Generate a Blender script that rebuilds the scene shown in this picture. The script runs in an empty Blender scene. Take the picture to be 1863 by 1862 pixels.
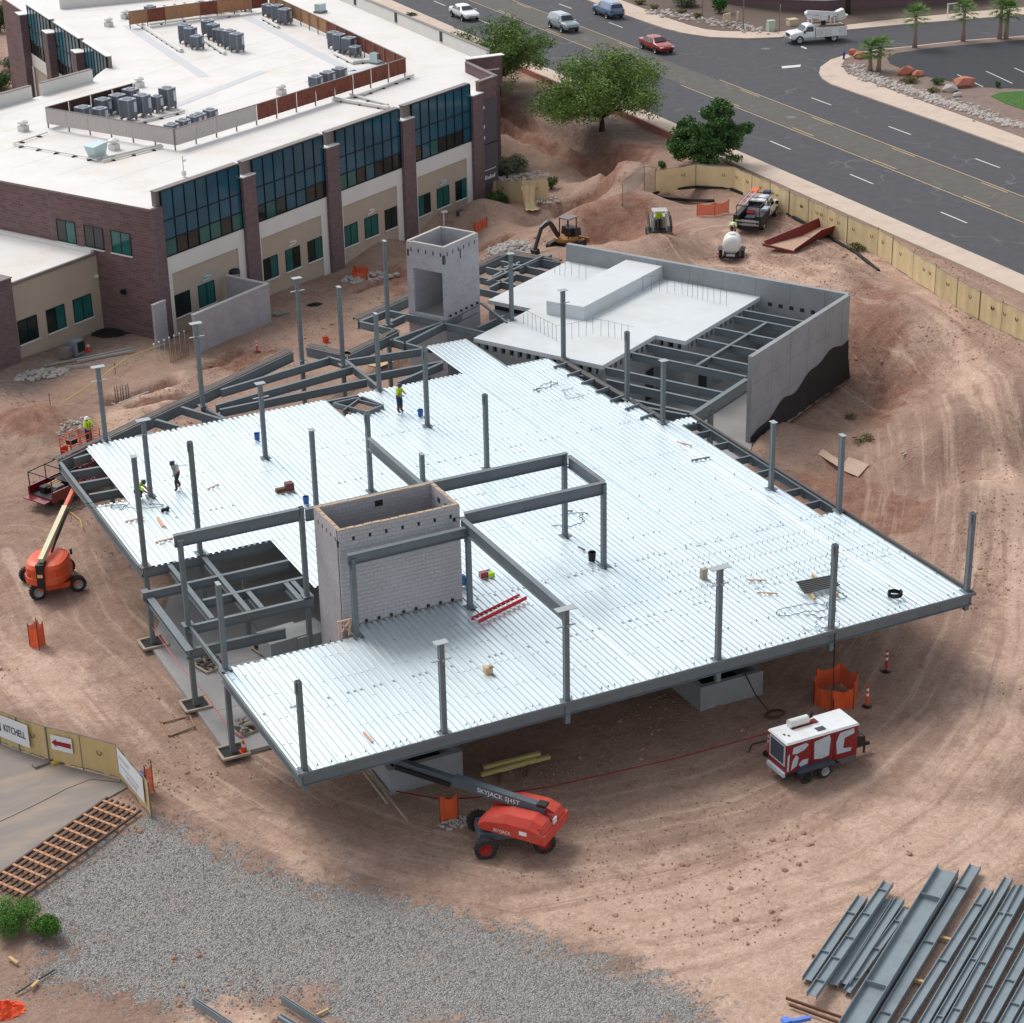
import bpy, math, random
import numpy as np
from mathutils import Vector, Matrix
random.seed(7); rng = np.random.default_rng(7)
R_ = math.radians
scene = bpy.context.scene

# ---------------------------------------------------------------- camera
CAM = np.array([0.0, 0.0, 47.8]); FPX = 3720.9; PPX, PPY = 931.5, 931.0
YAW, PITCH, ROLL = 0.451546, 0.429949, 0.0217584
_f = np.array([math.sin(YAW)*math.cos(PITCH), math.cos(YAW)*math.cos(PITCH), -math.sin(PITCH)])
_r = np.array([math.cos(YAW), -math.sin(YAW), 0.0]); _d = np.cross(_f, _r)
_cr, _sr = math.cos(ROLL), math.sin(ROLL)
CR = np.array([_cr*_r + _sr*_d, -_sr*_r + _cr*_d, _f])
cam = bpy.data.cameras.new('camera'); camo = bpy.data.objects.new('camera', cam)
scene.collection.objects.link(camo); scene.camera = camo
m3 = Matrix((CR[0], -CR[1], -CR[2])).transposed()
camo.matrix_world = Matrix.Translation(CAM) @ m3.to_4x4()
cam.sensor_width = 36.0; cam.lens = FPX/1863*36; cam.clip_start = 1.0; cam.clip_end = 6000

# ---------------------------------------------------------------- light
SUN_EL, SUN_AZ = 52.0, -14.0      # elevation; azimuth from +Y towards +X (deg)
world = bpy.data.worlds.new('World'); scene.world = world; world.use_nodes = True
wn = world.node_tree; wn.nodes.clear()
wo = wn.nodes.new('ShaderNodeOutputWorld'); wb = wn.nodes.new('ShaderNodeBackground')
sky = wn.nodes.new('ShaderNodeTexSky'); sky.sky_type = 'NISHITA'; sky.sun_disc = False
sky.sun_elevation = R_(SUN_EL); sky.sun_rotation = R_(SUN_AZ)
sky.air_density = 1.0; sky.dust_density = 3.0; sky.ozone_density = 1.0; sky.altitude = 800
hs = wn.nodes.new('ShaderNodeHueSaturation'); hs.inputs['Saturation'].default_value = 0.28
wn.links.new(sky.outputs[0], hs.inputs['Color']); wn.links.new(hs.outputs[0], wb.inputs[0])
wb.inputs[1].default_value = 0.15
wn.links.new(wb.outputs[0], wo.inputs[0])
sl = bpy.data.lights.new('sun', 'SUN'); so = bpy.data.objects.new('sun', sl); scene.collection.objects.link(so)
sl.energy = 1.5; sl.angle = R_(24); sl.color = (1.0, 0.955, 0.9)
sd = Vector((math.sin(R_(SUN_AZ))*math.cos(R_(SUN_EL)), math.cos(R_(SUN_AZ))*math.cos(R_(SUN_EL)), math.sin(R_(SUN_EL))))
so.rotation_euler = sd.to_track_quat('Z', 'Y').to_euler(); so.location = (0, 60, 120)
vs = scene.view_settings; vs.view_transform = 'Standard'; vs.look = 'None'; vs.gamma = 1.0
vs.use_curve_mapping = False; vs.exposure = 0.45
scene.render.engine = 'CYCLES'
scene.cycles.max_bounces = 5; scene.cycles.diffuse_bounces = 2; scene.cycles.glossy_bounces = 2; scene.cycles.transparent_max_bounces = 6; scene.cycles.transmission_bounces = 2

# ---------------------------------------------------------------- helpers
def ray(x, y): return CR.T @ np.array([(x-PPX)/FPX, (y-PPY)/FPX, 1.0])
def P(x, y, z=0.0):
    """point of the place at height z that the survey pixel (x, y) of the photograph shows"""
    d = ray(x, y); return CAM + (z-CAM[2])/d[2]*d
def Zm(o, x, y, s=1863/480): return (o[0]+x/s, o[1]+y/s)
A2 = R_(29.6); U2 = np.array([math.cos(A2), math.sin(A2), 0]); V2 = np.array([-math.sin(A2), math.cos(A2), 0]); O2 = np.array([37.64, 131.29, 0.0])
def g2w(u, v, z=0.0): return O2 + u*U2 + v*V2 + np.array([0, 0, z])
def w2g(p): q = np.array(p, float)-O2; return np.array([q@U2, q@V2, p[2]])
def rgb(r, g, b):
    f = lambda c: (c/255/12.92) if c/255 <= 0.04045 else ((c/255+0.055)/1.055)**2.4
    return (f(r), f(g), f(b))

col = scene.collection
_m = {}
def nd(t, k, **kw):
    n = t.nodes.new(k)
    for a, b in kw.items(): setattr(n, a, b)
    return n
def pm(name, c, rough=0.7, metal=0.0, var=0.12, scale=1.5, bump=0.0, bscale=20.0, dirt=None, dirt_amt=0.0, dirt_scale=0.6, stretch=None, spec=0.4, coat=0.0):
    """principled material with two layers of procedural colour variation, optional dirt colour and bump"""
    if name in _m: return _m[name]
    m = bpy.data.materials.new(name); m.use_nodes = True; t = m.node_tree; t.nodes.clear()
    out = nd(t, 'ShaderNodeOutputMaterial'); b = nd(t, 'ShaderNodeBsdfPrincipled'); t.links.new(b.outputs[0], out.inputs[0])
    b.inputs['Roughness'].default_value = rough; b.inputs['Metallic'].default_value = metal
    b.inputs['Specular IOR Level'].default_value = spec
    if coat: b.inputs['Coat Weight'].default_value = coat; b.inputs['Coat Roughness'].default_value = 0.1
    geo = nd(t, 'ShaderNodeNewGeometry'); vec = geo.outputs['Position']
    if stretch:
        mp = nd(t, 'ShaderNodeMapping'); mp.inputs['Scale'].default_value = stretch; t.links.new(vec, mp.inputs[0]); vec = mp.outputs[0]
    n1 = nd(t, 'ShaderNodeTexNoise'); n1.inputs['Scale'].default_value = scale; n1.inputs['Detail'].default_value = 6; n1.inputs['Roughness'].default_value = 0.65
    t.links.new(vec, n1.inputs['Vector'])
    mr = nd(t, 'ShaderNodeMapRange'); mr.inputs['From Min'].default_value = 0.25; mr.inputs['From Max'].default_value = 0.75
    mr.inputs['To Min'].default_value = 1-var; mr.inputs['To Max'].default_value = 1+var
    t.links.new(n1.outputs['Fac'], mr.inputs['Value'])
    mx = nd(t, 'ShaderNodeMix', data_type='RGBA', blend_type='MULTIPLY'); mx.inputs[0].default_value = 1
    mx.inputs[6].default_value = (*c, 1); cmb = nd(t, 'ShaderNodeCombineColor')
    for i in range(3): t.links.new(mr.outputs[0], cmb.inputs[i])
    t.links.new(cmb.outputs[0], mx.inputs[7]); cur = mx.outputs[2]
    if dirt is not None:
        n2 = nd(t, 'ShaderNodeTexNoise'); n2.inputs['Scale'].default_value = dirt_scale; n2.inputs['Detail'].default_value = 8; n2.inputs['Roughness'].default_value = 0.7
        t.links.new(vec, n2.inputs['Vector'])
        r2 = nd(t, 'ShaderNodeMapRange'); r2.inputs['From Min'].default_value = 0.5; r2.inputs['From Max'].default_value = 0.75; r2.inputs['To Max'].default_value = dirt_amt
        t.links.new(n2.outputs['Fac'], r2.inputs['Value'])
        m2 = nd(t, 'ShaderNodeMix', data_type='RGBA'); t.links.new(r2.outputs[0], m2.inputs[0]); t.links.new(cur, m2.inputs[6]); m2.inputs[7].default_value = (*dirt, 1); cur = m2.outputs[2]
    t.links.new(cur, b.inputs['Base Color'])
    if bump:
        n3 = nd(t, 'ShaderNodeTexNoise'); n3.inputs['Scale'].default_value = bscale; n3.inputs['Detail'].default_value = 4; t.links.new(geo.outputs['Position'], n3.inputs['Vector'])
        bp = nd(t, 'ShaderNodeBump'); bp.inputs['Strength'].default_value = bump; bp.inputs['Distance'].default_value = 0.05
        t.links.new(n3.outputs['Fac'], bp.inputs['Height']); t.links.new(bp.outputs[0], b.inputs['Normal'])
    _m[name] = m; return m
def brickmat(name, c1, c2, mortar, bw, bh, ang=0.0, rough=0.85, wall='g2', msize=0.012):
    """brick/block coursing for walls too far away to tell the pieces apart"""
    if name in _m: return _m[name]
    m = pm(name, c1, rough, var=0.10, scale=0.8); t = m.node_tree
    b = [n for n in t.nodes if n.type == 'BSDF_PRINCIPLED'][0]
    geo = nd(t, 'ShaderNodeNewGeometry')
    def dotn(v, s):
        d = nd(t, 'ShaderNodeVectorMath', operation='DOT_PRODUCT'); t.links.new(s, d.inputs[0]); d.inputs[1].default_value = v; return d.outputs['Value']
    a = A2 if wall == 'g2' else ang
    h1 = dotn((math.cos(a)+math.sin(a)*1.0, math.sin(a)-math.cos(a)*1.0, 0), geo.outputs['Position'])
    zz = dotn((0, 0, 1), geo.outputs['Position'])
    cx = nd(t, 'ShaderNodeCombineXYZ'); t.links.new(h1, cx.inputs[0]); t.links.new(zz, cx.inputs[1])
    br = nd(t, 'ShaderNodeTexBrick'); t.links.new(cx.outputs[0], br.inputs['Vector'])
    br.inputs['Scale'].default_value = 1; br.inputs['Brick Width'].default_value = bw; br.inputs['Row Height'].default_value = bh
    br.inputs['Mortar Size'].default_value = msize; br.inputs['Color1'].default_value = (*c1, 1); br.inputs['Color2'].default_value = (*c2, 1); br.inputs['Mortar'].default_value = (*mortar, 1)
    mixs = [n for n in t.nodes if n.type == 'MIX'][0]
    t.links.new(br.outputs['Color'], mixs.inputs[6])
    return m

class MB:
    def __init__(s): s.v = []; s.f = []
    def add(s, vs, fs):
        k = len(s.v); s.v += [tuple(map(float, p)) for p in vs]; s.f += [tuple(i+k for i in f) for f in fs]; return s
    def box(s, c, d, rz=0.0, ry=0.0, rx=0.0, taper=1.0):
        M = Matrix.Rotation(rz, 3, 'Z') @ Matrix.Rotation(ry, 3, 'Y') @ Matrix.Rotation(rx, 3, 'X')
        vs = []
        for z in (-.5, .5):
            t = taper if z > 0 else 1.0
            for x, y in ((-.5, -.5), (.5, -.5), (.5, .5), (-.5, .5)):
                vs.append(Vector(c)+M @ Vector((x*d[0]*t, y*d[1]*t, z*d[2])))
        return s.add(vs, [(3, 2, 1, 0), (4, 5, 6, 7), (0, 1, 5, 4), (1, 2, 6, 5), (2, 3, 7, 6), (3, 0, 4, 7)])
    def bb(s, a, b): return s.box(((a[0]+b[0])/2, (a[1]+b[1])/2, (a[2]+b[2])/2), (abs(b[0]-a[0]), abs(b[1]-a[1]), abs(b[2]-a[2])))
    def prism(s, poly, z0, z1, cap=True):
        n = len(poly); ar = sum(poly[i][0]*poly[(i+1) % n][1]-poly[(i+1) % n][0]*poly[i][1] for i in range(n))
        if ar < 0: poly = poly[::-1]
        vs = [(p[0], p[1], z0) for p in poly]+[(p[0], p[1], z1) for p in poly]
        fs = [(i, (i+1) % n, n+(i+1) % n, n+i) for i in range(n)]
        if cap: fs += [tuple(range(n-1, -1, -1)), tuple(range(n, 2*n))]
        return s.add(vs, fs)
    def extr(s, prof, p0, p1, up=(0, 0, 1), cap=True):
        """extrude a profile of (side, up) pairs from p0 to p1"""
        p0 = Vector(p0); p1 = Vector(p1); d = (p1-p0).normalized(); up = Vector(up)
        sx = d.cross(up)
        if sx.length < 1e-4: sx = d.cross(Vector((0, 1, 0)))
        sx.normalize(); u = sx.cross(d).normalized(); n = len(prof)
        vs = [p0+sx*a+u*b for a, b in prof]+[p1+sx*a+u*b for a, b in prof]
        fs = [((i+1) % n, i, n+i, n+(i+1) % n) for i in range(n)]
        if cap: fs += [tuple(range(n)), tuple(range(2*n-1, n-1, -1))]
        return s.add(vs, fs)
    def bar(s, p0, p1, w, h=None, up=(0, 0, 1)):
        h = h or w; return s.extr([(-w/2, -h/2), (w/2, -h/2), (w/2, h/2), (-w/2, h/2)], p0, p1, up)
    def ibeam(s, p0, p1, d=0.5, bf=0.2, tf=0.02, tw=0.016, up=(0, 0, 1)):
        """top of steel runs from p0 to p1"""
        h = bf/2; w = tw/2
        prof = [(-h, -d), (h, -d), (h, -d+tf), (w, -d+tf), (w, -tf), (h, -tf), (h, 0), (-h, 0), (-h, -tf), (-w, -tf), (-w, -d+tf), (-h, -d+tf)]
        p0 = Vector(p0); p1 = Vector(p1); dd = (p1-p0).normalized(); sx = dd.cross(Vector(up)).normalized(); u = sx.cross(dd).normalized()
        k = [p0+sx*a+u*b for a, b in prof]; l = [p1+sx*a+u*b for a, b in prof]
        fs = [((i+1) % 12, i, 12+i, 12+(i+1) % 12) for i in range(12)]
        fs += [(0, 1, 2, 3, 10, 11), (3, 4, 9, 10), (4, 5, 6, 7, 8, 9)]
        fs += [tuple(12+i for i in reversed(q)) for q in [(0, 1, 2, 3, 10, 11), (3, 4, 9, 10), (4, 5, 6, 7, 8, 9)]]
        return s.add(k+l, fs)
    def cyl(s, p0, p1, r0, r1=None, n=10, cap=True):
        r1 = r0 if r1 is None else r1
        p0 = Vector(p0); p1 = Vector(p1); d = (p1-p0).normalized(); a = d.orthogonal().normalized(); b = d.cross(a)
        vs = []
        for p, r in ((p0, r0), (p1, r1)):
            for i in range(n): t = 2*math.pi*i/n; vs.append(p+a*(r*math.cos(t))+b*(r*math.sin(t)))
        fs = [(i, (i+1) % n, n+(i+1) % n, n+i) for i in range(n)]
        if cap: fs += [tuple(range(n-1, -1, -1)), tuple(range(n, 2*n))]
        return s.add(vs, fs)
    def tube(s, pts, r, n=6):
        pts = [Vector(p) for p in pts]; rs = r if hasattr(r, '__len__') else [r]*len(pts)
        k = len(s.v); N = None
        for i, p in enumerate(pts):
            d = (pts[min(i+1, len(pts)-1)]-pts[max(i-1, 0)]).normalized()
            if N is None: N = d.orthogonal().normalized()
            N = (N-d*N.dot(d))
            if N.length < 1e-5: N = d.orthogonal()
            N.normalize(); B = d.cross(N)
            for j in range(n): t = 2*math.pi*j/n; s.v.append(tuple(p+N*(rs[i]*math.cos(t))+B*(rs[i]*math.sin(t))))
        for i in range(len(pts)-1):
            for j in range(n): a = k+i*n+j; b = k+i*n+(j+1) % n; s.f.append((a, b, b+n, a+n))
        s.f.append(tuple(k+j for j in range(n-1, -1, -1))); e = k+(len(pts)-1)*n; s.f.append(tuple(e+j for j in range(n)))
        return s
    def lathe(s, prof, c=(0, 0, 0), n=14, axis='Z', cap=True):
        k = len(s.v)
        for r, h in prof:
            for j in range(n):
                t = 2*math.pi*j/n; x, y = r*math.cos(t), r*math.sin(t)
                q = {'Z': (x, y, h), 'Y': (x, h, y), 'X': (h, x, y)}[axis]
                s.v.append((c[0]+q[0], c[1]+q[1], c[2]+q[2]))
        for i in range(len(prof)-1):
            for j in range(n): a = k+i*n+j; b = k+i*n+(j+1) % n; s.f.append((a, b, b+n, a+n))
        if cap and prof[0][0] > 1e-4: s.f.append(tuple(k+j for j in range(n-1, -1, -1)))
        if cap and prof[-1][0] > 1e-4: e = k+(len(prof)-1)*n; s.f.append(tuple(e+j for j in range(n)))
        return s
    def rock(s, c, r, sq=(1, 1, 1)):
        """angular stone of 20 faces"""
        g = 1.618; base = [(-1, g, 0), (1, g, 0), (-1, -g, 0), (1, -g, 0), (0, -1, g), (0, 1, g), (0, -1, -g), (0, 1, -g), (g, 0, -1), (g, 0, 1), (-g, 0, -1), (-g, 0, 1)]
        fs = [(0, 11, 5), (0, 5, 1), (0, 1, 7), (0, 7, 10), (0, 10, 11), (1, 5, 9), (5, 11, 4), (11, 10, 2), (10, 7, 6), (7, 1, 8), (3, 9, 4), (3, 4, 2), (3, 2, 6), (3, 6, 8), (3, 8, 9), (4, 9, 5), (2, 4, 11), (6, 2, 10), (8, 6, 7), (9, 8, 1)]
        a = random.random()*6.28; ca, sa = math.cos(a), math.sin(a); vs = []
        for x, y, z in base:
            q = r/1.9*random.uniform(0.7, 1.15); x, y = x*ca-y*sa, x*sa+y*ca
            vs.append((c[0]+x*q*sq[0], c[1]+y*q*sq[1], c[2]+z*q*sq[2]))
        return s.add(vs, fs)
    def mesh(s, name):
        me = bpy.data.meshes.new(name); me.from_pydata(s.v, [], s.f); me.update(); return me
    def obj(s, name, mat, parent=None, smooth=False, recenter=True, kind=None, base=False):
        """link as one mesh object; vertices are in the parent's frame (or world when top level)"""
        V = np.array(s.v, float); c = (V.min(0)+V.max(0))/2 if recenter else np.zeros(3)
        if base: c[2] = V[:, 2].min()
        s.v = [tuple(p) for p in (V-c)]
        me = s.mesh(name); o = bpy.data.objects.new(name, me); col.objects.link(o); o.location = c
        me.materials.append(mat)
        if smooth: me.polygons.foreach_set('use_smooth', [True]*len(me.polygons))
        if parent is not None: o.parent = parent
        if kind: o['kind'] = kind
        return o
def tag(o, label, cat, group=None):
    o['label'] = label; o['category'] = cat; o['kind'] = 'thing'
    if group: o['group'] = group
    return o
def thing(name, label, cat, loc=(0, 0, 0), rz=0.0, group=None):
    o = bpy.data.objects.new(name, None); col.objects.link(o); o.empty_display_size = 0.2
    o.location = tuple(map(float, loc)); o.rotation_euler = (0, 0, rz); return tag(o, label, cat, group)
def struct(o): o['kind'] = 'structure'; return o
def copy_tree(o, parent=None):
    kids = [c for c in o.children]
    c = o.copy(); col.objects.link(c)
    c.parent = parent
    for k in kids: copy_tree(k, c)
    return c
class WMB(MB):
    """mesh builder in world coordinates whose result is parented under an unrotated Empty"""
    def obj(s, name, mat, parent=None, **kw):
        if parent is not None:
            L = np.array(parent.location); q = parent
            while q.parent is not None: q = q.parent; L = L+np.array(q.location)
            s.v = [tuple(np.array(p)-L) for p in s.v]
        return MB.obj(s, name, mat, parent, **kw)

# value noise in numpy
_ng = rng.random((256, 256))
def vnoise(x, y, sc):
    x = np.asarray(x)*sc; y = np.asarray(y)*sc; xi = np.floor(x).astype(int); yi = np.floor(y).astype(int); fx = x-xi; fy = y-yi
    fx = fx*fx*(3-2*fx); fy = fy*fy*(3-2*fy); g = lambda a, b: _ng[a % 256, b % 256]
    return (g(xi, yi)*(1-fx)+g(xi+1, yi)*fx)*(1-fy)+(g(xi, yi+1)*(1-fx)+g(xi+1, yi+1)*fx)*fy
def fbm(x, y, sc, o=4):
    r = 0; a = 0.5
    for i in range(o): r = r+a*vnoise(x+13.7*i, y+7.1*i, sc*2**i); a *= 0.5
    return r
def sdpoly(X, Y, poly):
    """signed distance to a polygon, negative inside"""
    d = np.full(X.shape, 1e9); ins = np.zeros(X.shape, bool); n = len(poly)
    for i in range(n):
        ax, ay = poly[i][0], poly[i][1]; bx, by = poly[(i+1) % n][0], poly[(i+1) % n][1]
        ex, ey = bx-ax, by-ay; L = ex*ex+ey*ey+1e-12
        t = np.clip(((X-ax)*ex+(Y-ay)*ey)/L, 0, 1); d = np.minimum(d, np.hypot(X-ax-t*ex, Y-ay-t*ey))
        c = ((ay > Y) != (by > Y)) & (X < (bx-ax)*(Y-ay)/(by-ay+1e-12)+ax); ins ^= c
    return np.where(ins, -d, d)
def sdline(X, Y, pts):
    d = np.full(X.shape, 1e9)
    for a, b in zip(pts[:-1], pts[1:]):
        ex, ey = b[0]-a[0], b[1]-a[1]; L = ex*ex+ey*ey+1e-12
        t = np.clip(((X-a[0])*ex+(Y-a[1])*ey)/L, 0, 1); d = np.minimum(d, np.hypot(X-a[0]-t*ex, Y-a[1]-t*ey))
    return d
def sstep(a, b, x): t = np.clip((x-a)/(b-a), 0, 1); return t*t*(3-2*t)
DECK = 4.27
def road_x(c, y): return c+0.0225*(y-150.0)
# ================================================================ TERRAIN
CP = [(931,1862,-.12),(0,1862,-.15),(1863,1862,-.1),(0,1500,-.12),(1863,1500,-.08),(400,1650,-.15),(1300,1700,-.1),(0,1200,-.1),(1863,1250,.05),(1100,1550,-.1),(700,1500,-.1),(250,1250,-.1),(100,1000,-.05),(60,900,0),(20,820,0),(150,760,.1),(300,700,.1),(60,690,-.05),(175,600,-.05),(20,670,-.05),(430,620,.1),(500,540,0),(600,480,0),(700,440,0),(780,410,0),(850,385,0),(600,590,.1),(700,520,.1),(720,480,.05),(800,430,.2),
 (1500,1200,-.1),(1650,1100,-.05),(1800,1150,.1),(1850,1020,.4),(1850,880,1.1),(1800,800,1.5),(1760,710,2.2),(1700,640,2.9),(1620,575,3.3),(1560,548,3.4),(1550,705,0),(1420,785,-.05),(1600,800,.1),(1700,850,.5),(1625,700,.5),(1650,665,1.5),(1590,640,1.5),(1740,940,.2),(1740,800,1.0),(1650,960,-.05),(1400,860,-.1),
 (1450,480,3.8),(1300,460,3.7),(1200,455,3.65),(1150,440,3.5),(1220,430,3.6),(1100,420,3.1),(1040,418,2.7),(980,440,2.2),(920,420,1.3),(870,400,.5),(1000,468,2.3),(940,490,2.0),(900,525,1.4),(860,500,.6),(1190,350,3.6),(1300,330,3.95),(1400,430,3.85),(1560,470,3.8),
 (40,130,0),(20,60,.5),(100,10,.5)]
cpw = np.array([P(x, y, z) for x, y, z in CP])
extra = [(-40,60,-.1),(-40,120,-.2),(-30,180,0),(0,40,-.1),(40,40,-.1),(75,45,.4),(60,60,-.1),(75,75,.1),(78,85,.9),(30,78,-.15),(40,72,-.1),(45,85,-.15),(35,95,-.15),(50,95,-.15),(30,100,-.1),(45,105,-.1),(60,92,-.15),(0,230,1.0),(60,230,2.5)]
for y_ in (148, 156, 165, 175, 187, 200): extra += [(72.5, y_, .5), (76, y_, 1.1), (80, y_, 2.2), (83.5, y_, 3.3)]
extra += [(68, 140, .6), (71, 140, 1.3), (75, 140, 2.3), (79, 140, 3.2), (83, 140, 3.85), (64, 132, .8), (67, 133, 2.0), (71, 133, 3.0), (76, 133, 3.6), (81, 134, 3.9), (60, 240, .5), (45, 225, .2)]
cpw = np.vstack([cpw, np.array(extra, float)])
yy = np.arange(40, 340, 12.0)
for c in (84.5, 92.0, 130.0): cpw = np.vstack([cpw, np.stack([road_x(c, yy)-np.maximum(0, 105-yy)*0.02, yy, np.full_like(yy, 3.88)], 1)])
n = len(cpw); Dm = np.hypot(cpw[:, None, 0]-cpw[None, :, 0], cpw[:, None, 1]-cpw[None, :, 1])
Am = np.zeros((n+3, n+3)); Am[:n, :n] = -np.sqrt(Dm**2+1.5**2)+np.eye(n)*(-1.2); Am[:n, n] = 1; Am[:n, n+1:] = cpw[:, :2]; Am[n, :n] = 1; Am[n+1:, :n] = cpw[:, :2].T
rw = np.linalg.solve(Am, np.concatenate([cpw[:, 2], np.zeros(3)]))
def base_z(X, Y):
    Z = np.full(np.shape(X), rw[n])+rw[n+1]*X+rw[n+2]*Y
    for k in range(n): Z = Z-rw[k]*np.sqrt((X-cpw[k, 0])**2+(Y-cpw[k, 1])**2+2.25)
    return np.clip(Z, -.6, 4.4)
def pxb(pts):
    r = []
    for x, y in pts:
        z = 1.0
        for _ in range(25): p = P(x, y, z); z = .5*z+.5*float(base_z(np.array([p[0]]), np.array([p[1]]))[0])
        r.append((p[0], p[1]))
    return r
def pxl(pts, z): return [tuple(P(x, y, z)[:2]) for x, y in pts]
TR = [(pxb([(902.8,193.4),(931,210),(974,230),(1023,246),(1080,271),(1111,291)]), .75, .75), (pxb([(903,225),(954,247),(1013,275),(1064,299.5),(1098,316)]), .75, .7), (pxb([(1115,312),(1105,334),(1082,354),(1050,371),(1020,385)]), .8, .7),
      (pxb([(436,639),(405,660),(370,669)]), .5, .4), (pxb([(206,730),(250,722),(312,694)]), .8, .6), (pxb([(925,432),(880,450),(868,458)]), .6, .5), (pxb([(650,530),(700,510),(745,497)]), .5, .35), (pxb([(240,742),(290,735),(330,728)]), .6, .45)]
MD = [(P(48, 790, 0), 4.6, 1.7), (P(1525, 505, 3.8), 3.6, .9), (P(1120, 440, 3.4), 4.2, .5), (P(1180, 455, 3.6), 3.0, .25), (P(300, 730, 0), 2.6, .45), (P(250, 760, 0), 3, .25), (P(560, 600, 0), 4, .3), (P(1180, 290, 3.5), 2.0, .3)]
FOOT = [(22.3,76.3),(56.8,76.3),(56.8,88.5),(62.6,95.6),(73.9,102.2),(63.4,121.6),(56.0,117.6),(49.0,118.6),(45.8,116.6),(41.0,113.4),(32.4,108.4),(30.0,100.0),(22.3,88.6)]
DRIVE = [(-14,60)]+pxl([(0,1352),(90,1386),(216,1418),(232,1432),(186,1458),(0,1592)], -.06)+[(-14,66)]
DRIVE = pxl([(-260,1250),(0,1352),(90,1386),(216,1418),(232,1432),(186,1458),(0,1592),(-260,1760)], -.06)
BANKS = [pxl([(1545,600),(1600,585),(1680,640),(1700,720),(1640,760),(1560,720)], 1.3), pxl([(1040,400),(1150,385),(1240,430),(1220,470),(1080,455)], 3.4), pxl([(0,735),(110,740),(125,800),(60,850),(-40,840)], .4), pxb([(910,215),(1000,250),(1110,290),(1120,330),(1050,370),(960,320),(905,270)]), pxl([(880,400),(1000,420),(1030,470),(900,500)], 1.8), pxl([(1380,850),(1560,850),(1680,900),(1660,960),(1540,950)], 0)]
HAUL = [tuple(P(x, y, z)[:2]) for x, y, z in ((1330,430,3.8),(1470,500,3.8),(1600,560,3.4),(1700,625,3.0),(1775,705,2.2),(1812,850,1.2),(1815,1000,.4),(1795,1150,.1),(1740,1300,-.1),(1620,1430,-.1),(1450,1530,-.1),(1200,1600,-.1),(950,1640,-.1),(700,1590,-.1),(500,1520,-.1),(330,1410,-.1),(190,1260,-.1),(80,1150,-.1),(10,1000,-.05))]
def terrain(X, Y, detail=True):
    X = np.asarray(X, float); Y = np.asarray(Y, float); Z = np.full(X.shape, rw[n])+rw[n+1]*X+rw[n+2]*Y
    for k in range(n): Z = Z-rw[k]*np.sqrt((X-cpw[k, 0])**2+(Y-cpw[k, 1])**2+2.25)
    Z = np.clip(Z, -.6, 4.4)
    w = sstep(81.9, 83.9, X-0.0225*(Y-150)+np.maximum(0, 105-Y)*0.02); Z = Z*(1-w)+3.9*w
    rd = sstep(-1, 1, X-road_x(86.5, Y))
    for pts, wd, dp in TR:
        d = sdline(X, Y, pts)+(fbm(X, Y, .9)-.5)*.5; Z = Z-dp*(1-sstep(wd*.35, wd, d))+.07*np.exp(-((d-wd*1.7)/(wd*.5))**2)
    for c, r, h in MD:
        d = np.hypot(X-c[0], Y-c[1])+(fbm(X, Y, .5)-.5)*2.2; Z = Z+h*np.clip(1-d/r, 0, 1)**1.15
    if detail:
        rough = 1-rd
        Z = Z+rough*((fbm(X, Y, .35, 5)-.47)*.22+(fbm(X+50, Y, 1.6, 3)-.44)*.07)
        for bq in BANKS:
            m_ = 1-sstep(-1.5, 2.0, sdpoly(X, Y, bq)); Z = Z+m_*((fbm(X+9, Y+31, 1.3, 4)-.47)*.42+np.abs(fbm(X, Y+77, 1.5, 3)-.44)*-.4+.05)
        tk = sdline(X, Y, HAUL); Z = Z-.035*(np.cos(np.clip(tk, 0, 7)*2*math.pi/1.75)*.5+.5)*(1-sstep(4, 7, tk))*(fbm(X, Y, .3, 3)*1.6)
    dd = sdpoly(X, Y, DRIVE); w = 1-sstep(-.2, 1.2, dd); Z = Z*(1-w)+(-.12)*w
    ft = sdpoly(X, Y, FOOT); lim = -.2+np.maximum(0, ft)*1.6
    Z = np.where(ft < 6, np.minimum(Z, np.where(ft < 0, -.2, lim+.15)), Z)
    return Z
xs = np.concatenate([[-2500, -800, -250, -100, -60, -40, -30, -20], np.arange(-14, 124, .36), np.arange(124, 150, 1.0), [170, 220, 400, 900, 2500]])
ys = np.concatenate([[-1500, -400, -100, 0, 30, 40], np.arange(44, 178, .36), np.arange(178, 262, .8), [280, 320, 420, 900, 3000]])
GX, GY = np.meshgrid(xs, ys); GZ = terrain(np.clip(GX, -45, 160), np.clip(GY, 38, 265))
nx, ny = len(xs), len(ys)
def tz_(x, y):
    i = int(np.clip(np.searchsorted(xs, x)-1, 0, len(xs)-2)); j = int(np.clip(np.searchsorted(ys, y)-1, 0, len(ys)-2)); a = (x-xs[i])/(xs[i+1]-xs[i]); b = (y-ys[j])/(ys[j+1]-ys[j])
    return float((GZ[j, i]*(1-a)+GZ[j, i+1]*a)*(1-b)+(GZ[j+1, i]*(1-a)+GZ[j+1, i+1]*a)*b)
def Pg(x, y, it=40):
    """where the sight line of a survey pixel meets the terrain"""
    z = 0.0
    for _ in range(it): p = P(x, y, z); z = .5*z+.5*tz_(p[0], p[1])
    p = P(x, y, z); return np.array([p[0], p[1], tz_(p[0], p[1])])
idx = np.arange(nx*ny).reshape(ny, nx)
quads = np.stack([idx[:-1, :-1], idx[:-1, 1:], idx[1:, 1:], idx[1:, :-1]], -1).reshape(-1, 4)
me = bpy.data.meshes.new('ground'); me.vertices.add(nx*ny); me.vertices.foreach_set('co', np.stack([GX, GY, GZ], -1).reshape(-1).astype(np.float32))
me.loops.add(quads.size); me.loops.foreach_set('vertex_index', quads.reshape(-1).astype(np.int32))
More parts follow.
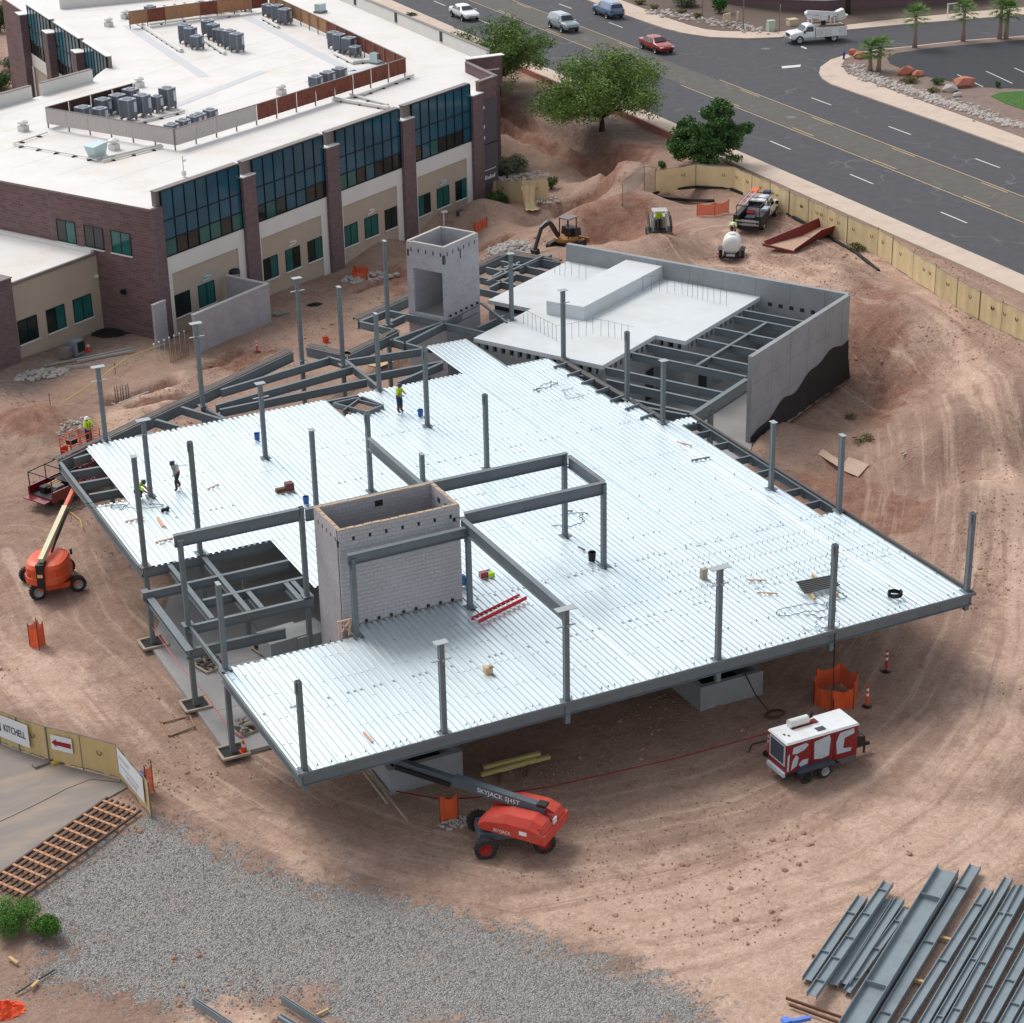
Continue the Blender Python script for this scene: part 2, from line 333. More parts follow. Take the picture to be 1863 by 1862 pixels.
me.polygons.add(len(quads)); me.polygons.foreach_set('loop_start', (np.arange(len(quads))*4).astype(np.int32)); me.polygons.foreach_set('loop_total', np.full(len(quads), 4, np.int32))
me.polygons.foreach_set('use_smooth', np.ones(len(quads), bool)); me.update(); me.validate()
GRAVEL = pxl([(285,1478),(330,1500),(400,1532),(470,1570),(560,1606),(700,1622),(800,1650),(900,1692),(1000,1725),(1150,1765),(1280,1815),(1330,1880),(620,1890),(560,1822),(420,1812),(330,1835),(250,1812),(150,1800),(30,1795),(130,1700),(60,1625),(160,1560)], -.1)
TAN = [pxl([(1545,540),(1640,560),(1760,640),(1842,780),(1900,900),(1900,1330),(1760,1420),(1900,1440),(1900,1900),(1320,1900),(1150,1700),(950,1640),(800,1600),(1040,1570),(1300,1500),(1600,1420),(1720,1300),(1790,1120),(1780,900),(1740,760),(1660,640)], .8),
       pxl([(-50,1110),(140,1200),(300,1370),(420,1440),(560,1500),(700,1560),(860,1600),(800,1640),(560,1590),(400,1510),(300,1450),(200,1330),(-50,1260)], -.1),
       pxl([(1250,470),(1330,400),(1430,480),(1560,520),(1545,545),(1400,510)], 3.8), pxl([(360,1820),(520,1812),(640,1890),(300,1890)], -.1), pxl([(180,760),(360,650),(330,740),(200,820)], 0)]
RED = [pxl([(1545,570),(1640,590),(1690,700),(1620,760),(1540,720)], 1.5), pxl([(1380,840),(1560,830),(1700,900),(1680,960),(1540,960)], 0), pxl([(1030,390),(1150,370),(1270,420),(1240,475),(1060,455)], 3.3), pxl([(1040,400),(1130,400),(1200,450),(1080,460)], 3.5), pxb([(1100,285),(1150,250),(1200,265),(1170,310),(1120,325)]), pxl([(680,500),(760,470),(760,540),(690,560)], .1), pxl([(400,660),(530,600),(540,640),(420,690)], .1), pxl([(0,730),(110,740),(120,800),(40,830),(-40,800)], .3)]
GREY = [pxb([(930,180),(1010,150),(1180,210),(1200,260),(1060,275),(960,225)]), pxl([(0,640),(200,590),(290,640),(150,690),(60,740),(-40,740)], -.4)]
fx, fy = GX.reshape(-1), GY.reshape(-1); wob = (fbm(fx, fy, .25, 4)-.47)*5
msk = np.zeros((nx*ny, 4), np.float32); msk[:, 3] = 1
msk[:, 0] = 1-sstep(-2.6, 2.2, sdpoly(fx, fy, GRAVEL)+wob*.5)
for q in TAN: msk[:, 1] = np.maximum(msk[:, 1], 1-sstep(-2.5, 1.5, sdpoly(fx, fy, q)+wob))
for q in RED: msk[:, 2] = np.maximum(msk[:, 2], 1-sstep(-2.0, 1.5, sdpoly(fx, fy, q)+wob))
for pts, wd, dp in TR: msk[:, 2] = np.maximum(msk[:, 2], 1-sstep(wd*.5, wd*1.4, sdline(fx, fy, pts)))
for q in GREY: msk[:, 3] = np.minimum(msk[:, 3], sstep(-2.0, 1.5, sdpoly(fx, fy, q)+wob))
at_ = me.attributes.new('mk', 'FLOAT_COLOR', 'POINT'); at_.data.foreach_set('color', msk.reshape(-1))
a2_ = me.attributes.new('trk', 'FLOAT', 'POINT'); a2_.data.foreach_set('value', sdline(fx, fy, HAUL).astype(np.float32))
ground = bpy.data.objects.new('ground', me); col.objects.link(ground); struct(ground)

def ground_mat():
    m = bpy.data.materials.new('site_soil'); m.use_nodes = True; t = m.node_tree; t.nodes.clear(); L = t.links.new
    out = nd(t, 'ShaderNodeOutputMaterial'); b = nd(t, 'ShaderNodeBsdfPrincipled'); L(b.outputs[0], out.inputs[0]); b.inputs['Roughness'].default_value = .95; b.inputs['Specular IOR Level'].default_value = .15
    geo = nd(t, 'ShaderNodeNewGeometry'); pos = geo.outputs['Position']
    at = nd(t, 'ShaderNodeAttribute', attribute_name='mk'); sp = nd(t, 'ShaderNodeSeparateColor'); L(at.outputs['Color'], sp.inputs[0])
    def noise(sc, det=6, ro=.65, vec=pos, dist=0.0):
        k = nd(t, 'ShaderNodeTexNoise'); k.inputs['Scale'].default_value = sc; k.inputs['Detail'].default_value = det; k.inputs['Roughness'].default_value = ro; k.inputs['Distortion'].default_value = dist; L(vec, k.inputs['Vector']); return k.outputs['Fac']
    def mapr(v, a, b_, c, d):
        k = nd(t, 'ShaderNodeMapRange'); k.inputs['From Min'].default_value = a; k.inputs['From Max'].default_value = b_; k.inputs['To Min'].default_value = c; k.inputs['To Max'].default_value = d; L(v, k.inputs['Value']); return k.outputs[0]
    def mix(f, a, c, mode='MIX'):
        k = nd(t, 'ShaderNodeMix', data_type='RGBA', blend_type=mode)
        if isinstance(f, float): k.inputs[0].default_value = f
        else: L(f, k.inputs[0])
        for i, v in ((6, a), (7, c)):
            if isinstance(v, tuple): k.inputs[i].default_value = (*v, 1)
            else: L(v, k.inputs[i])
        return k.outputs[2]
    def mth(op, a, c):
        k = nd(t, 'ShaderNodeMath', operation=op); k.use_clamp = False
        for i, v in ((0, a), (1, c)):
            if isinstance(v, (int, float)): k.inputs[i].default_value = v
            else: L(v, k.inputs[i])
        return k.outputs[0]
    big = noise(.12, 5, .7); mid = noise(.9, 6, .75, dist=.6); fine = noise(6, 4, .8)
    c = mix(mapr(big, .35, .68, 0, 1), rgb(148, 122, 108), rgb(180, 152, 134))
    c = mix(mapr(mid, .52, .72, 0, .7), c, rgb(128, 96, 82))
    tanw = mth('ADD', sp.outputs[1], mapr(mid, .3, .7, -.35, .35)); c = mix(mapr(tanw, .3, .8, 0, .85), c, mix(mapr(noise(.6, 7, .7), .35, .65, 0, 1), rgb(192, 160, 140), rgb(214, 184, 164)))
    redw = mth('ADD', sp.outputs[2], mapr(mid, .3, .7, -.35, .35)); c = mix(mapr(redw, .35, .85, 0, .85), c, mix(mapr(noise(1.3, 7, .7), .35, .65, 0, 1), rgb(124, 82, 66), rgb(158, 122, 105)))
    gi = mth('SUBTRACT', 1.0, at.outputs['Alpha']); c = mix(mapr(gi, .2, .8, 0, .75), c, mix(mapr(noise(2.2, 7, .75), .35, .65, 0, 1), rgb(118, 104, 96), rgb(160, 142, 132)))
    # wheel tracks: streaks that follow the haul path round the building
    tk = nd(t, 'ShaderNodeAttribute', attribute_name='trk'); cx = nd(t, 'ShaderNodeCombineXYZ'); L(mth('MULTIPLY', tk.outputs['Fac'], 1.0), cx.inputs[0])
    sp2 = nd(t, 'ShaderNodeVectorMath', operation='MULTIPLY_ADD'); L(pos, sp2.inputs[0]); sp2.inputs[1].default_value = (.05, .05, 0); L(cx.outputs[0], sp2.inputs[2])
    st1 = noise(1.5, 4, .7, sp2.outputs[0], .15); near = mapr(tk.outputs['Fac'], 5, 10, 1, 0)
    c = mix(mth('MULTIPLY', mapr(st1, .52, .64, 0, .5), near), c, rgb(146, 118, 104)); c = mix(mth('MULTIPLY', mapr(st1, .46, .34, 0, .5), near), c, rgb(212, 186, 166))
    wv = nd(t, 'ShaderNodeMath', operation='SINE'); L(mth('ADD', mth('MULTIPLY', tk.outputs['Fac'], 3.6), mapr(noise(.15, 3), .3, .7, -2.5, 2.5)), wv.inputs[0])
    rut = mth('MULTIPLY', mth('MULTIPLY', mapr(wv.outputs[0], .6, .95, 0, .34), mapr(noise(.35, 4), .45, .6, 0, 1)), mapr(tk.outputs['Fac'], 5, 9, 1, 0)); c = mix(rut, c, rgb(128, 98, 84))
    cl2 = noise(2.6, 5, .8, dist=1.2); c = mix(mapr(cl2, .56, .68, 0, .5), c, rgb(116, 88, 76)); c = mix(mapr(cl2, .40, .30, 0, .45), c, rgb(206, 180, 164))
    cm = nd(t, 'ShaderNodeCombineColor'); fv = mapr(fine, .25, .75, .72, 1.22)
    for i in range(3): L(fv, cm.inputs[i])
    c = mix(1.0, c, cm.outputs[0], 'MULTIPLY')
    # scattered pale stones
    vo = nd(t, 'ShaderNodeTexVoronoi'); vo.inputs['Scale'].default_value = 5.0; L(pos, vo.inputs['Vector'])
    st = mth('MULTIPLY', mapr(vo.outputs['Distance'], .10, .16, 1, 0), mapr(noise(.5, 4), .5, .62, 0, 1)); c = mix(mth('MULTIPLY', st, .7), c, rgb(196, 176, 164))
    # gravel
    vg = nd(t, 'ShaderNodeTexVoronoi'); vg.inputs['Scale'].default_value = 15.0; L(pos, vg.inputs['Vector'])
    sg = nd(t, 'ShaderNodeSeparateColor'); L(vg.outputs['Color'], sg.inputs[0])
    gv = mix(mapr(sg.outputs[0], 0, 1, 0, 1), rgb(150, 147, 144), rgb(200, 197, 193)); gv = mix(mapr(vg.outputs['Distance'], .35, .75, 0, .6), gv, rgb(112, 109, 106))
    gv = mix(mapr(noise(.5, 6, .7), .5, .75, 0, .45), gv, rgb(182, 160, 146))
    gw = mth('ADD', sp.outputs[0], mapr(noise(1.6, 5, .75), .3, .7, -.45, .45)); gwm = mapr(gw, .36, .66, 0, 1); c = mix(gwm, c, gv)
    L(c, b.inputs['Base Color'])
    hg = mth('ADD', mth('ADD', mth('MULTIPLY', mid, .6), mth('MULTIPLY', cl2, .35)), mth('ADD', mth('MULTIPLY', fine, .22), mth('MULTIPLY', mth('MULTIPLY', vg.outputs['Distance'], gwm), -.55)))
    bp = nd(t, 'ShaderNodeBump'); bp.inputs['Strength'].default_value = 1.0; bp.inputs['Distance'].default_value = .22; L(hg, bp.inputs['Height']); L(bp.outputs[0], b.inputs['Normal'])
    return m
me.materials.append(ground_mat())

# ================================================================ ROADS
def asphalt(name, c, crack=True, patch=None):
    m = pm(name, c, .9, var=.14, scale=1.2, bump=.25, bscale=14, dirt=patch, dirt_amt=.5 if patch else 0, dirt_scale=.16); t = m.node_tree
    if crack:
        b = [k for k in t.nodes if k.type == 'BSDF_PRINCIPLED'][0]; src = b.inputs['Base Color'].links[0].from_socket
        geo = nd(t, 'ShaderNodeNewGeometry'); dn = nd(t, 'ShaderNodeTexNoise'); dn.inputs['Scale'].default_value = .35; t.links.new(geo.outputs['Position'], dn.inputs['Vector'])
        ad = nd(t, 'ShaderNodeMix', data_type='VECTOR'); ad.inputs[0].default_value = .10
        ml = nd(t, 'ShaderNodeVectorMath', operation='MULTIPLY_ADD'); t.links.new(dn.outputs['Color'], ml.inputs[0]); ml.inputs[1].default_value = (5, 5, 0); t.links.new(geo.outputs['Position'], ml.inputs[2])
        vo = nd(t, 'ShaderNodeTexVoronoi', feature='DISTANCE_TO_EDGE'); vo.inputs['Scale'].default_value = .13; t.links.new(ml.outputs[0], vo.inputs['Vector'])
        mr = nd(t, 'ShaderNodeMapRange'); mr.inputs['From Min'].default_value = .006; mr.inputs['From Max'].default_value = .014; mr.inputs['To Min'].default_value = .2; mr.inputs['To Max'].default_value = 0; t.links.new(vo.outputs['Distance'], mr.inputs['Value'])
        n2 = nd(t, 'ShaderNodeTexNoise'); n2.inputs['Scale'].default_value = .2; t.links.new(geo.outputs['Position'], n2.inputs['Vector'])
        r2 = nd(t, 'ShaderNodeMapRange'); r2.inputs['From Min'].default_value = .45; r2.inputs['From Max'].default_value = .6; t.links.new(n2.outputs['Fac'], r2.inputs['Value'])
        mu = nd(t, 'ShaderNodeMath', operation='MULTIPLY'); t.links.new(mr.outputs[0], mu.inputs[0]); t.links.new(r2.outputs[0], mu.inputs[1])
        mx = nd(t, 'ShaderNodeMix', data_type='RGBA'); t.links.new(mu.outputs[0], mx.inputs[0]); t.links.new(src, mx.inputs[6]); mx.inputs[7].default_value = (*rgb(150, 150, 150), 1); t.links.new(mx.outputs[2], b.inputs['Base Color'])
    return m
M_asph = asphalt('road_asphalt', rgb(74, 74, 78)); M_lot = asphalt('lot_asphalt', rgb(54, 55, 59), crack=False); M_mid = asphalt('turn_lane_asphalt', rgb(92, 89, 84))
M_conc = pm('sidewalk_concrete', rgb(196, 178, 162), .9, var=.08, scale=1.0, dirt=rgb(150, 125, 108), dirt_amt=.4)
M_white = pm('road_white_paint', rgb(205, 205, 200), .8, var=.2, scale=6); M_yel = pm('road_yellow_paint', rgb(172, 150, 112), .8, var=.25, scale=5)
M_kerb = pm('kerb_concrete', rgb(186, 176, 164), .9, var=.1, scale=2)
road = MB().prism([(road_x(89.9, 50)-.8, 50), (200, 50), (200, 330), (road_x(89.9, 330), 330)], 3.70, 4.0).obj('road', M_asph); struct(road)
def strip(name, mat, c0, c1, y0, y1, z=4.004, parent=road, lab=None):
    q = MB(); q.prism([(road_x(c0, y0), y0, ), (road_x(c1, y0), y0), (road_x(c1, y1), y1), (road_x(c0, y1), y1)], z-.003, z)
    q.v = [tuple(np.array(p)-np.array(parent.location)) for p in q.v]; return q.obj(name, mat, parent)
tl = strip('turn_lane_surface', M_mid, 98.0, 101.7, 60, 320, 4.004)
for c in (97.75, 101.95): strip('lane_line', M_yel, c-.07, c+.07, 60, 164, 4.008); strip('lane_line', M_yel, c-.07, c+.07, 180, 320, 4.008)
for c, y0s in ((105.5, [205.3+12.05*k for k in range(-1, 9)]+[153.5-12.15*k for k in range(0, 8)]), (94.1, [142.4-12*k for k in range(-8, 7)])):
    for y0 in y0s: strip('lane_dash', M_white, c-.07, c+.07, y0-3.2, y0, 4.006)
for c, ph in ((98.15, 145.2), (101.6, 147.5)):
    for k in range(-8, 7):
        y0 = ph-12.1*k
        if not 162 < y0 < 182: strip('turn_lane_dash', M_yel, c-.07, c+.07, y0-3.3, y0, 4.010)
M_iron = pm('iron_cover', rgb(120, 112, 104), .8, var=.15, scale=5)
for x, y in ((1439, 214), (1393, 89)):
    p = P(x, y, 4.0); q = MB().lathe([(.46, 0), (.46, .012), (.40, .012), (.38, .006), (.36, .006), (.34, .014), (0, .014)], n=20); o = q.obj('manhole_cover', M_iron, road, recenter=False); o.location = Vector((p[0], p[1], 4.0))-road.location
for pts in ([(1422,121),(1457,118),(1456,122),(1423,125)], [(1458,84),(1468,88),(1467,90),(1457,86)]):
    q = MB(); w = [P(x, y, 4.0)-np.array(road.location) for x, y in pts]; q.prism([(p[0], p[1]) for p in w], w[0][2]+.004, w[0][2]+.008); q.obj('stop_line', M_white, road)
# kerbed blocks east of the road
SE = [(108.9,55),(109.3,128),(109.7,141),(109.8,151),(109.95,156.8),(110.6,159.2),(111.6,161.2),(113.1,163.2),(115.8,165.4),(118.5,166.5),(122,166.8),(126.5,166.3),(132,165.9),(138.6,164.4),(160,161),(199,156),(199,55)]
SEi = [(112.0,55),(112.3,132),(112.8,142),(113.3,153.6),(113.9,160),(115.2,162.7),(117,164.7),(118.6,165.7),(122,166.4),(126.5,165.9),(132,165.5),(138.6,164.0),(160,160.6),(198.5,155.6),(198.5,55)]
NE = [(111.2,329),(110.4,206),(109.7,195),(109.7,187),(110.1,184),(111.4,180.7),(114.3,178.1),(117.3,176.9),(125,176.4),(131,175.7),(145.7,173),(199,164),(199,329)]
NEi = [(114.4,328.5),(113.4,202),(112.7,192),(112.7,187),(113,184.5),(114,182.6),(116.3,180.9),(118.5,179.3),(126.2,178.4),(132.9,178.2),(143.5,176.9),(198.5,167),(198.5,328.5)]
M_rocky = pm('landscape_soil', rgb(128, 110, 100), .95, var=.22, scale=3, bump=.8, bscale=9, dirt=rgb(104, 84, 72), dirt_amt=.6, dirt_scale=.5)
M_dkland = pm('landscape_dark_soil', rgb(104, 90, 80), .95, var=.2, scale=3, bump=.8, bscale=9, dirt=rgb(84, 70, 62), dirt_amt=.6, dirt_scale=.4)
for nm, a, b_, mt in (('corner', SE, SEi, M_rocky), ('far', NE, NEi, M_dkland)):
    struct(MB().prism(a, 3.9, 4.12).obj('sidewalk', M_conc)); struct(MB().prism(b_, 3.92, 4.15).obj('verge', mt))
LOT = [(120.9,148.3),(119.4,152.8),(118.9,156.7),(119.5,160.8),(120.8,163.1),(122.8,164.3),(128.1,164.3),(137.2,162.7),(160,158.9),(198,153),(198,120),(160,128),(128,142)]
lot = MB().prism(LOT, 4.0, 4.17).obj('parking_lot', M_lot); struct(lot)
for k in range(8):
    a = P(1360+1415/3.704, 515/3.704, 4.17); d = np.array([-1.1, -5.2]); a = np.array([122.0+3.15*k, 153.6-.25*k]); q = MB()
    w = np.array([d[1], -d[0]])/5.3*.06; z = 4.176-lot.location.z
    q.prism([tuple(a+w-np.array(lot.location)[:2]), tuple(a-w-np.array(lot.location)[:2]), tuple(a+d-w-np.array(lot.location)[:2]), tuple(a+d+w-np.array(lot.location)[:2])], z-.003, z); q.obj('stall_line', M_white, lot)
M_grass = pm('lawn_green', (.055, .15, .02), .95, var=.35, scale=9, bump=1.0, bscale=30)
lw = [tuple(P(1360+x/3.704, y/3.704, 4.17)[:2]) for x, y in ((1640,650),(1700,625),(1863,615),(1980,640),(1980,760),(1863,740),(1740,700))]
q = MB(); q.prism(lw, 4.1, 4.20); lawn = q.obj('lawn', M_grass); struct(lawn)
gb = MB()
for k in range(2600):
    x, y = random.uniform(114, 135), random.uniform(138, 152)
    if sdpoly(np.array([x]), np.array([y]), lw)[0] < -.05:
        a = random.random()*3.14; h = random.uniform(.04, .09); c_, s_ = math.cos(a)*.03, math.sin(a)*.03; gb.add([(x-c_, y-s_, 4.2), (x+c_, y+s_, 4.2), (x+random.uniform(-.03, .03), y+random.uniform(-.03, .03), 4.2+h)], [(0, 1, 2)])
g_ = gb.obj('grass', M_grass, recenter=False); g_['kind'] = 'stuff'; g_['label'] = 'short bright green lawn grass beside the parking lot'; g_['category'] = 'grass'
# footway on the site side of the road
yl = list(range(52, 330, 6)); xo = lambda y: road_x(89.9, y)-max(0, 105-y)*.02
struct(MB().prism([(xo(y), y) for y in yl]+[(xo(y)-2.3, y) for y in yl[::-1]], 3.8, 4.12).obj('sidewalk', M_conc))
M_drive = pm('driveway_asphalt', rgb(140, 132, 124), .92, var=.12, scale=.7, bump=.15, bscale=16, dirt=rgb(172, 146, 124), dirt_amt=.75, dirt_scale=.35, stretch=(.5, 1.6, 1))
dw = MB(); dw.prism(DRIVE, -.4, -.05); dwo = struct(dw.obj('driveway', M_drive))
# seam in the driveway
q = MB(); pts = [P(x, y, -.048) for x, y in ((-40,1512),(20,1486),(70,1462),(120,1436),(165,1418),(220,1424))]
for a, b_ in zip(pts[:-1], pts[1:]): q.bar(a-np.array(dwo.location), b_-np.array(dwo.location), .05, .008)
q.obj('crack_seal', pm('crack_tar', rgb(70, 66, 62), .9), dwo)
# ================================================================ OFFICE BUILDING
ORD = ['first', 'second', 'third', 'fourth', 'fifth', 'sixth', 'seventh', 'eighth', 'ninth', 'tenth', 'eleventh', 'twelfth', 'thirteenth', 'fourteenth', 'fifteenth', 'sixteenth', 'seventeenth', 'eighteenth']
M_brick = brickmat('mauve_brick', rgb(118, 92, 92), rgb(98, 76, 78), rgb(128, 108, 106), .62, .2)
M_brick2 = brickmat('mauve_pilaster_brick', rgb(112, 92, 94), rgb(96, 78, 82), rgb(124, 108, 108), .42, .13)
M_stucco = pm('tan_stucco', rgb(176, 162, 146), .9, var=.06, scale=.6, bump=.1)
M_band = pm('white_stucco', rgb(214, 212, 206), .85, var=.05, scale=.5)
M_roof = pm('white_membrane_roof', rgb(216, 213, 209), .6, var=.05, scale=.35, dirt=rgb(204, 188, 168), dirt_amt=.7, dirt_scale=.22)
M_cap = pm('white_metal_cap', rgb(226, 224, 220), .5, var=.04)
M_mull = pm('dark_mullion', rgb(12, 26, 36), .5, var=.05)
M_glassA = pm('blue_tinted_glass', (.007, .080, .13), .10, var=.35, scale=.25, spec=.6)
M_glassB = pm('green_tinted_glass', (.012, .11, .10), .10, var=.4, scale=.5, spec=.6)
M_glassC = pm('dark_tinted_glass', (.010, .020, .020), .06, var=.3, scale=.5, spec=.6)
M_glassD = pm('pale_blue_glass', (.045, .17, .22), .08, var=.25, scale=.3, spec=.6)
M_purple = pm('dark_purple_panel', rgb(86, 80, 88), .7, var=.06)
M_coping = pm('grey_coping', rgb(120, 112, 108), .6, var=.06)
office = thing('office_building', 'two-storey office with mauve brick piers, blue glass bands and white flat roof', 'building', O2, A2)
def gl(o): return o
A_ = w2g((72.7, 151.2, 0)); ROOF = [(-.95, 0), (40.3, 0)]+[tuple(w2g((x, y, 0))[:2]) for x, y in ((72.9, 157.3), (76.0, 157.3), (76.2, 214), (46.9, 214), (46.9, 175.6), (45.2, 173.0))]+[(24.9, 31.1), (-.95, 31.1)]
MB().prism(ROOF, -.6, 9.30).obj('wall', M_brick, office)
MB().prism(ROOF, 9.303, 9.40).obj('roof', M_roof, office)
# seams of the membrane and grey walkway strips
q = MB()
for k in range(7): q.bb((2, 3.2+k*4.3, 9.401), (38+k*3, 3.25+k*4.3, 9.407))
q.obj('roof_seam', pm('roof_seam_grey', rgb(205, 203, 200), .7), office)
q = MB(); M_walk = pm('grey_walk_pad', rgb(196, 198, 200), .8, var=.05)
for a, b_ in (((232, 46), (372, 140)), ((450, 32), (640, 130)), ((300, 200), (480, 130)), ((560, 150), (690, 120))):
    w0, w1 = w2g(P(*a, 9.41)), w2g(P(*b_, 9.41)); q.bar((w0[0], w0[1], 9.412), (w1[0], w1[1], 9.412), .9, .008)
q.obj('walkway_pad', M_walk, office)
pane_cache = {}
def pane(parent, w, h, loc, rot, mat, name='pane'):
    k = (round(w, 2), round(h, 2), mat.name)
    if k not in pane_cache:
        b = MB(); b.box((0, 0, 0), (w, .03, h)); me_ = b.mesh('pane'); me_.materials.append(mat); pane_cache[k] = me_
    o = bpy.data.objects.new(name, pane_cache[k]); col.objects.link(o); o.parent = parent; o.location = loc; o.rotation_euler = (0, 0, rot); return o
def window(parent, uc, zc, w, h, y, seed, cols=2, rot=0.0, xf=None):
    """recess-framed window in the u-z plane at depth y; xf maps (a, y, z) to the parent's frame"""
    xf = xf or (lambda a, y_, z: (a, y_, z)); r = random.Random(seed)
    f = MB()
    for a0, a1, z0, z1 in ((-w/2, w/2, h/2-.05, h/2), (-w/2, w/2, -h/2, -h/2+.05), (-w/2, -w/2+.05, -h/2+.05, h/2-.05), (w/2-.05, w/2, -h/2+.05, h/2-.05), (-.025, .025, -h/2+.05, h/2-.05)):
        f.box(((a0+a1)/2, 0, (z0+z1)/2), (a1-a0, .07, z1-z0))
    o = f.obj('window', M_mull, parent, recenter=False); o.location = xf(uc, y, zc); o.rotation_euler = (0, 0, rot)
    for s in (-1, 1): pane(o, w/2-.075, h-.1, (s*(w/4-.0125), .01, 0), 0, r.choice([M_glassB, M_glassC, M_glassB]))
    sl_ = MB(); sl_.box((0, -.05, -h/2-.05), (w+.12, .14, .08)); sl_.obj('sill', M_band, o)
    return o
BAY = [(0.1, 8.08), (9.5, 17.5), (19.0, 26.9), (28.5, 36.4)]
for bi, (u0, u1) in enumerate(BAY):
    e0, e1 = u0-.9*(bi > 0)-.4*(bi == 0), u1+.02
    MB().bb((e0, .0, 9.31), (e1, .35, 10.42)).obj('parapet', M_coping, office); MB().bb((e0-.04, -.12, 10.423), (e1+.04, .4, 10.47)).obj('parapet_cap', M_coping, office)
    f = MB(); rows = [5.78, 6.95, 8.3, 10.38]; ncol = 7; cw = (u1-u0)/ncol
    for z in rows: f.bb((u0, -.2, z-.03), (u1, -.06, z+.03))
    for k in range(ncol+1): f.bb((u0+k*cw-.025, -.201, 5.822), (u0+k*cw+.025, -.059, 10.338))
    f.obj('mullion_frame', M_mull, office)
    r = random.Random(bi+3)
    for k in range(ncol):
        for j in range(3):
            mt = M_glassA if j > 0 else r.choice([M_glassC, M_glassC, M_glassB, M_glassA] if bi else [M_glassB, M_glassB, M_glassC])
            pane(office, cw-.055, rows[j+1]-rows[j]-.065, (u0+(k+.5)*cw, -.12, (rows[j]+rows[j+1])/2), 0, mt)
    MB().bb((u0-.02, -.16, 4.5), (u1+.02, .05, 5.72)).obj('white_band', M_band, office)
    MB().bb((u0+.0, -.16, -.3), (u0+.38, .05, 4.497)).obj('white_leg', M_band, office); MB().bb((u1-.72, -.16, -.3), (u1, .05, 4.497)).obj('white_leg', M_band, office)
    MB().bb((u0+.383, -.06, -.3), (u1-.723, .04, 4.497)).obj('stucco_panel', M_stucco, office)
    wl = [(.35+.83, 0), (2.92+.83, 0), (5.5+.83, 0)] if bi else [(1.2, 0), (3.74, 0)]
    for k, (wu, _) in enumerate(wl): window(office, u0+wu+(.1 if bi else .0), 2.06, 1.68, 1.62, -.07, bi*7+k)
    if bi == 0:
        MB().bb((6.3, -.075, .0), (7.3, -.062, 2.3)).obj('door', M_glassC, office)
        MB().lathe([(.0, .25), (.35, .2), (.42, 0), (.42, -.05)], (6.7, -.25, 2.9), n=12).obj('door_lamp', M_mull, office)
for k, (u0, u1) in enumerate([(-.95, .0), (8.1, 9.48), (17.52, 18.98), (26.92, 28.45), (36.42, 37.85)]):
    p_ = MB().bb((u0, -.42 if k else -.3, -.5), (u1, .0-.003 if k else -.003, 9.42)).obj('pilaster', M_brick2, office)
    if k: q = MB().bb((u0-.05, -.46, 9.423), (u1+.05, 1.0, 9.50)); q.obj('pilaster_cap', M_cap, office)
# north-east end block with the purple panel
MB().bb((37.86, -.03, 9.303), (40.33, .3, 10.25)).obj('parapet', M_brick, office); MB().bb((37.86, -.07, 10.253), (40.4, .34, 10.31)).obj('parapet_cap', M_coping, office)
MB().bb((37.95, -.10, 1.2), (40.25, -.004, 8.6)).obj('purple_panel', M_purple, office); MB().bb((37.94, -.108, 4.9), (40.26, -.101, 5.0)).obj('panel_joint', M_mull, office)
q = MB()
for i, h in enumerate((.28, .34, .34, .2, .2, .34, .2, .2, .34)): q.bb((38.1+i*.19, -.125, 2.0), (38.22+i*.19, -.103, 2.0+h))
q.bb((38.1, -.125, 2.75), (39.9, -.103, 2.80)); q.obj('wall_lettering', M_cap, office)
q = MB()
for z in (7.9, 6.3, 5.4): q.bb((38.02, -.125, z), (38.12, -.103, z+.3)); q.bb((38.18, -.125, z+.05), (38.42, -.103, z+.3))
q.obj('wall_lettering', M_cap, office)
def strip2(name, pts, w, z0, z1, mat, parent=office):
    """wall along world points given in the office frame"""
    q = MB()
    for a, b_ in zip(pts[:-1], pts[1:]): q.bar((a[0], a[1], (z0+z1)/2), (b_[0], b_[1], (z0+z1)/2), w, z1-z0)
    return q.obj(name, mat, parent)
G = lambda x, y: tuple(w2g((x, y, 0))[:2])
strip2('parapet', [G(72.75, 151.2), G(72.9, 157.3)], .25, 9.303, 10.25, M_brick); strip2('parapet_cap', [G(72.75, 151.2), G(72.9, 157.3)], .33, 10.253, 10.31, M_coping)
strip2('parapet', [G(73.1, 157.6), G(76.3, 157.6)], .5, 8, 10.45, M_brick); strip2('parapet_cap', [G(73.0, 157.6), G(76.5, 157.6)], .7, 10.453, 10.52, M_cap)
strip2('white_parapet', [G(76.05, 159.6), G(76.05, 214)], .3, 9.403, 10.5, M_band); strip2('parapet_cap', [G(76.05, 159.5), G(76.05, 214)], .4, 10.503, 10.56, M_coping)
for y in (179.2, 169.0, 189.3): q = MB(); c = G(75.88, y); q.box((c[0], c[1], 10.05), (.05, .55, .9), rz=R_(90)-A2-R_(90)); q.obj('scupper', M_mull, office)
# low parapets on the west side
strip2('white_parapet', [(-.95, 31.2), (18.3, 31.2)], .3, 9.403, 10.4, M_band); strip2('parapet_cap', [(-.95, 31.2), (18.3, 31.2)], .4, 10.403, 10.46, M_coping)
strip2('white_parapet', [(19.4, 31.2), (25.3, 31.2)], .3, 9.403, 10.4, M_band); strip2('parapet_cap', [(19.4, 31.2), (25.3, 31.2)], .4, 10.403, 10.46, M_coping)
strip2('white_parapet', [G(50.4, 204.2), G(76, 203)], .3, 9.403, 10.5, M_band); strip2('parapet_cap', [G(50.4, 204.2), G(76, 203)], .4, 10.503, 10.56, M_coping)
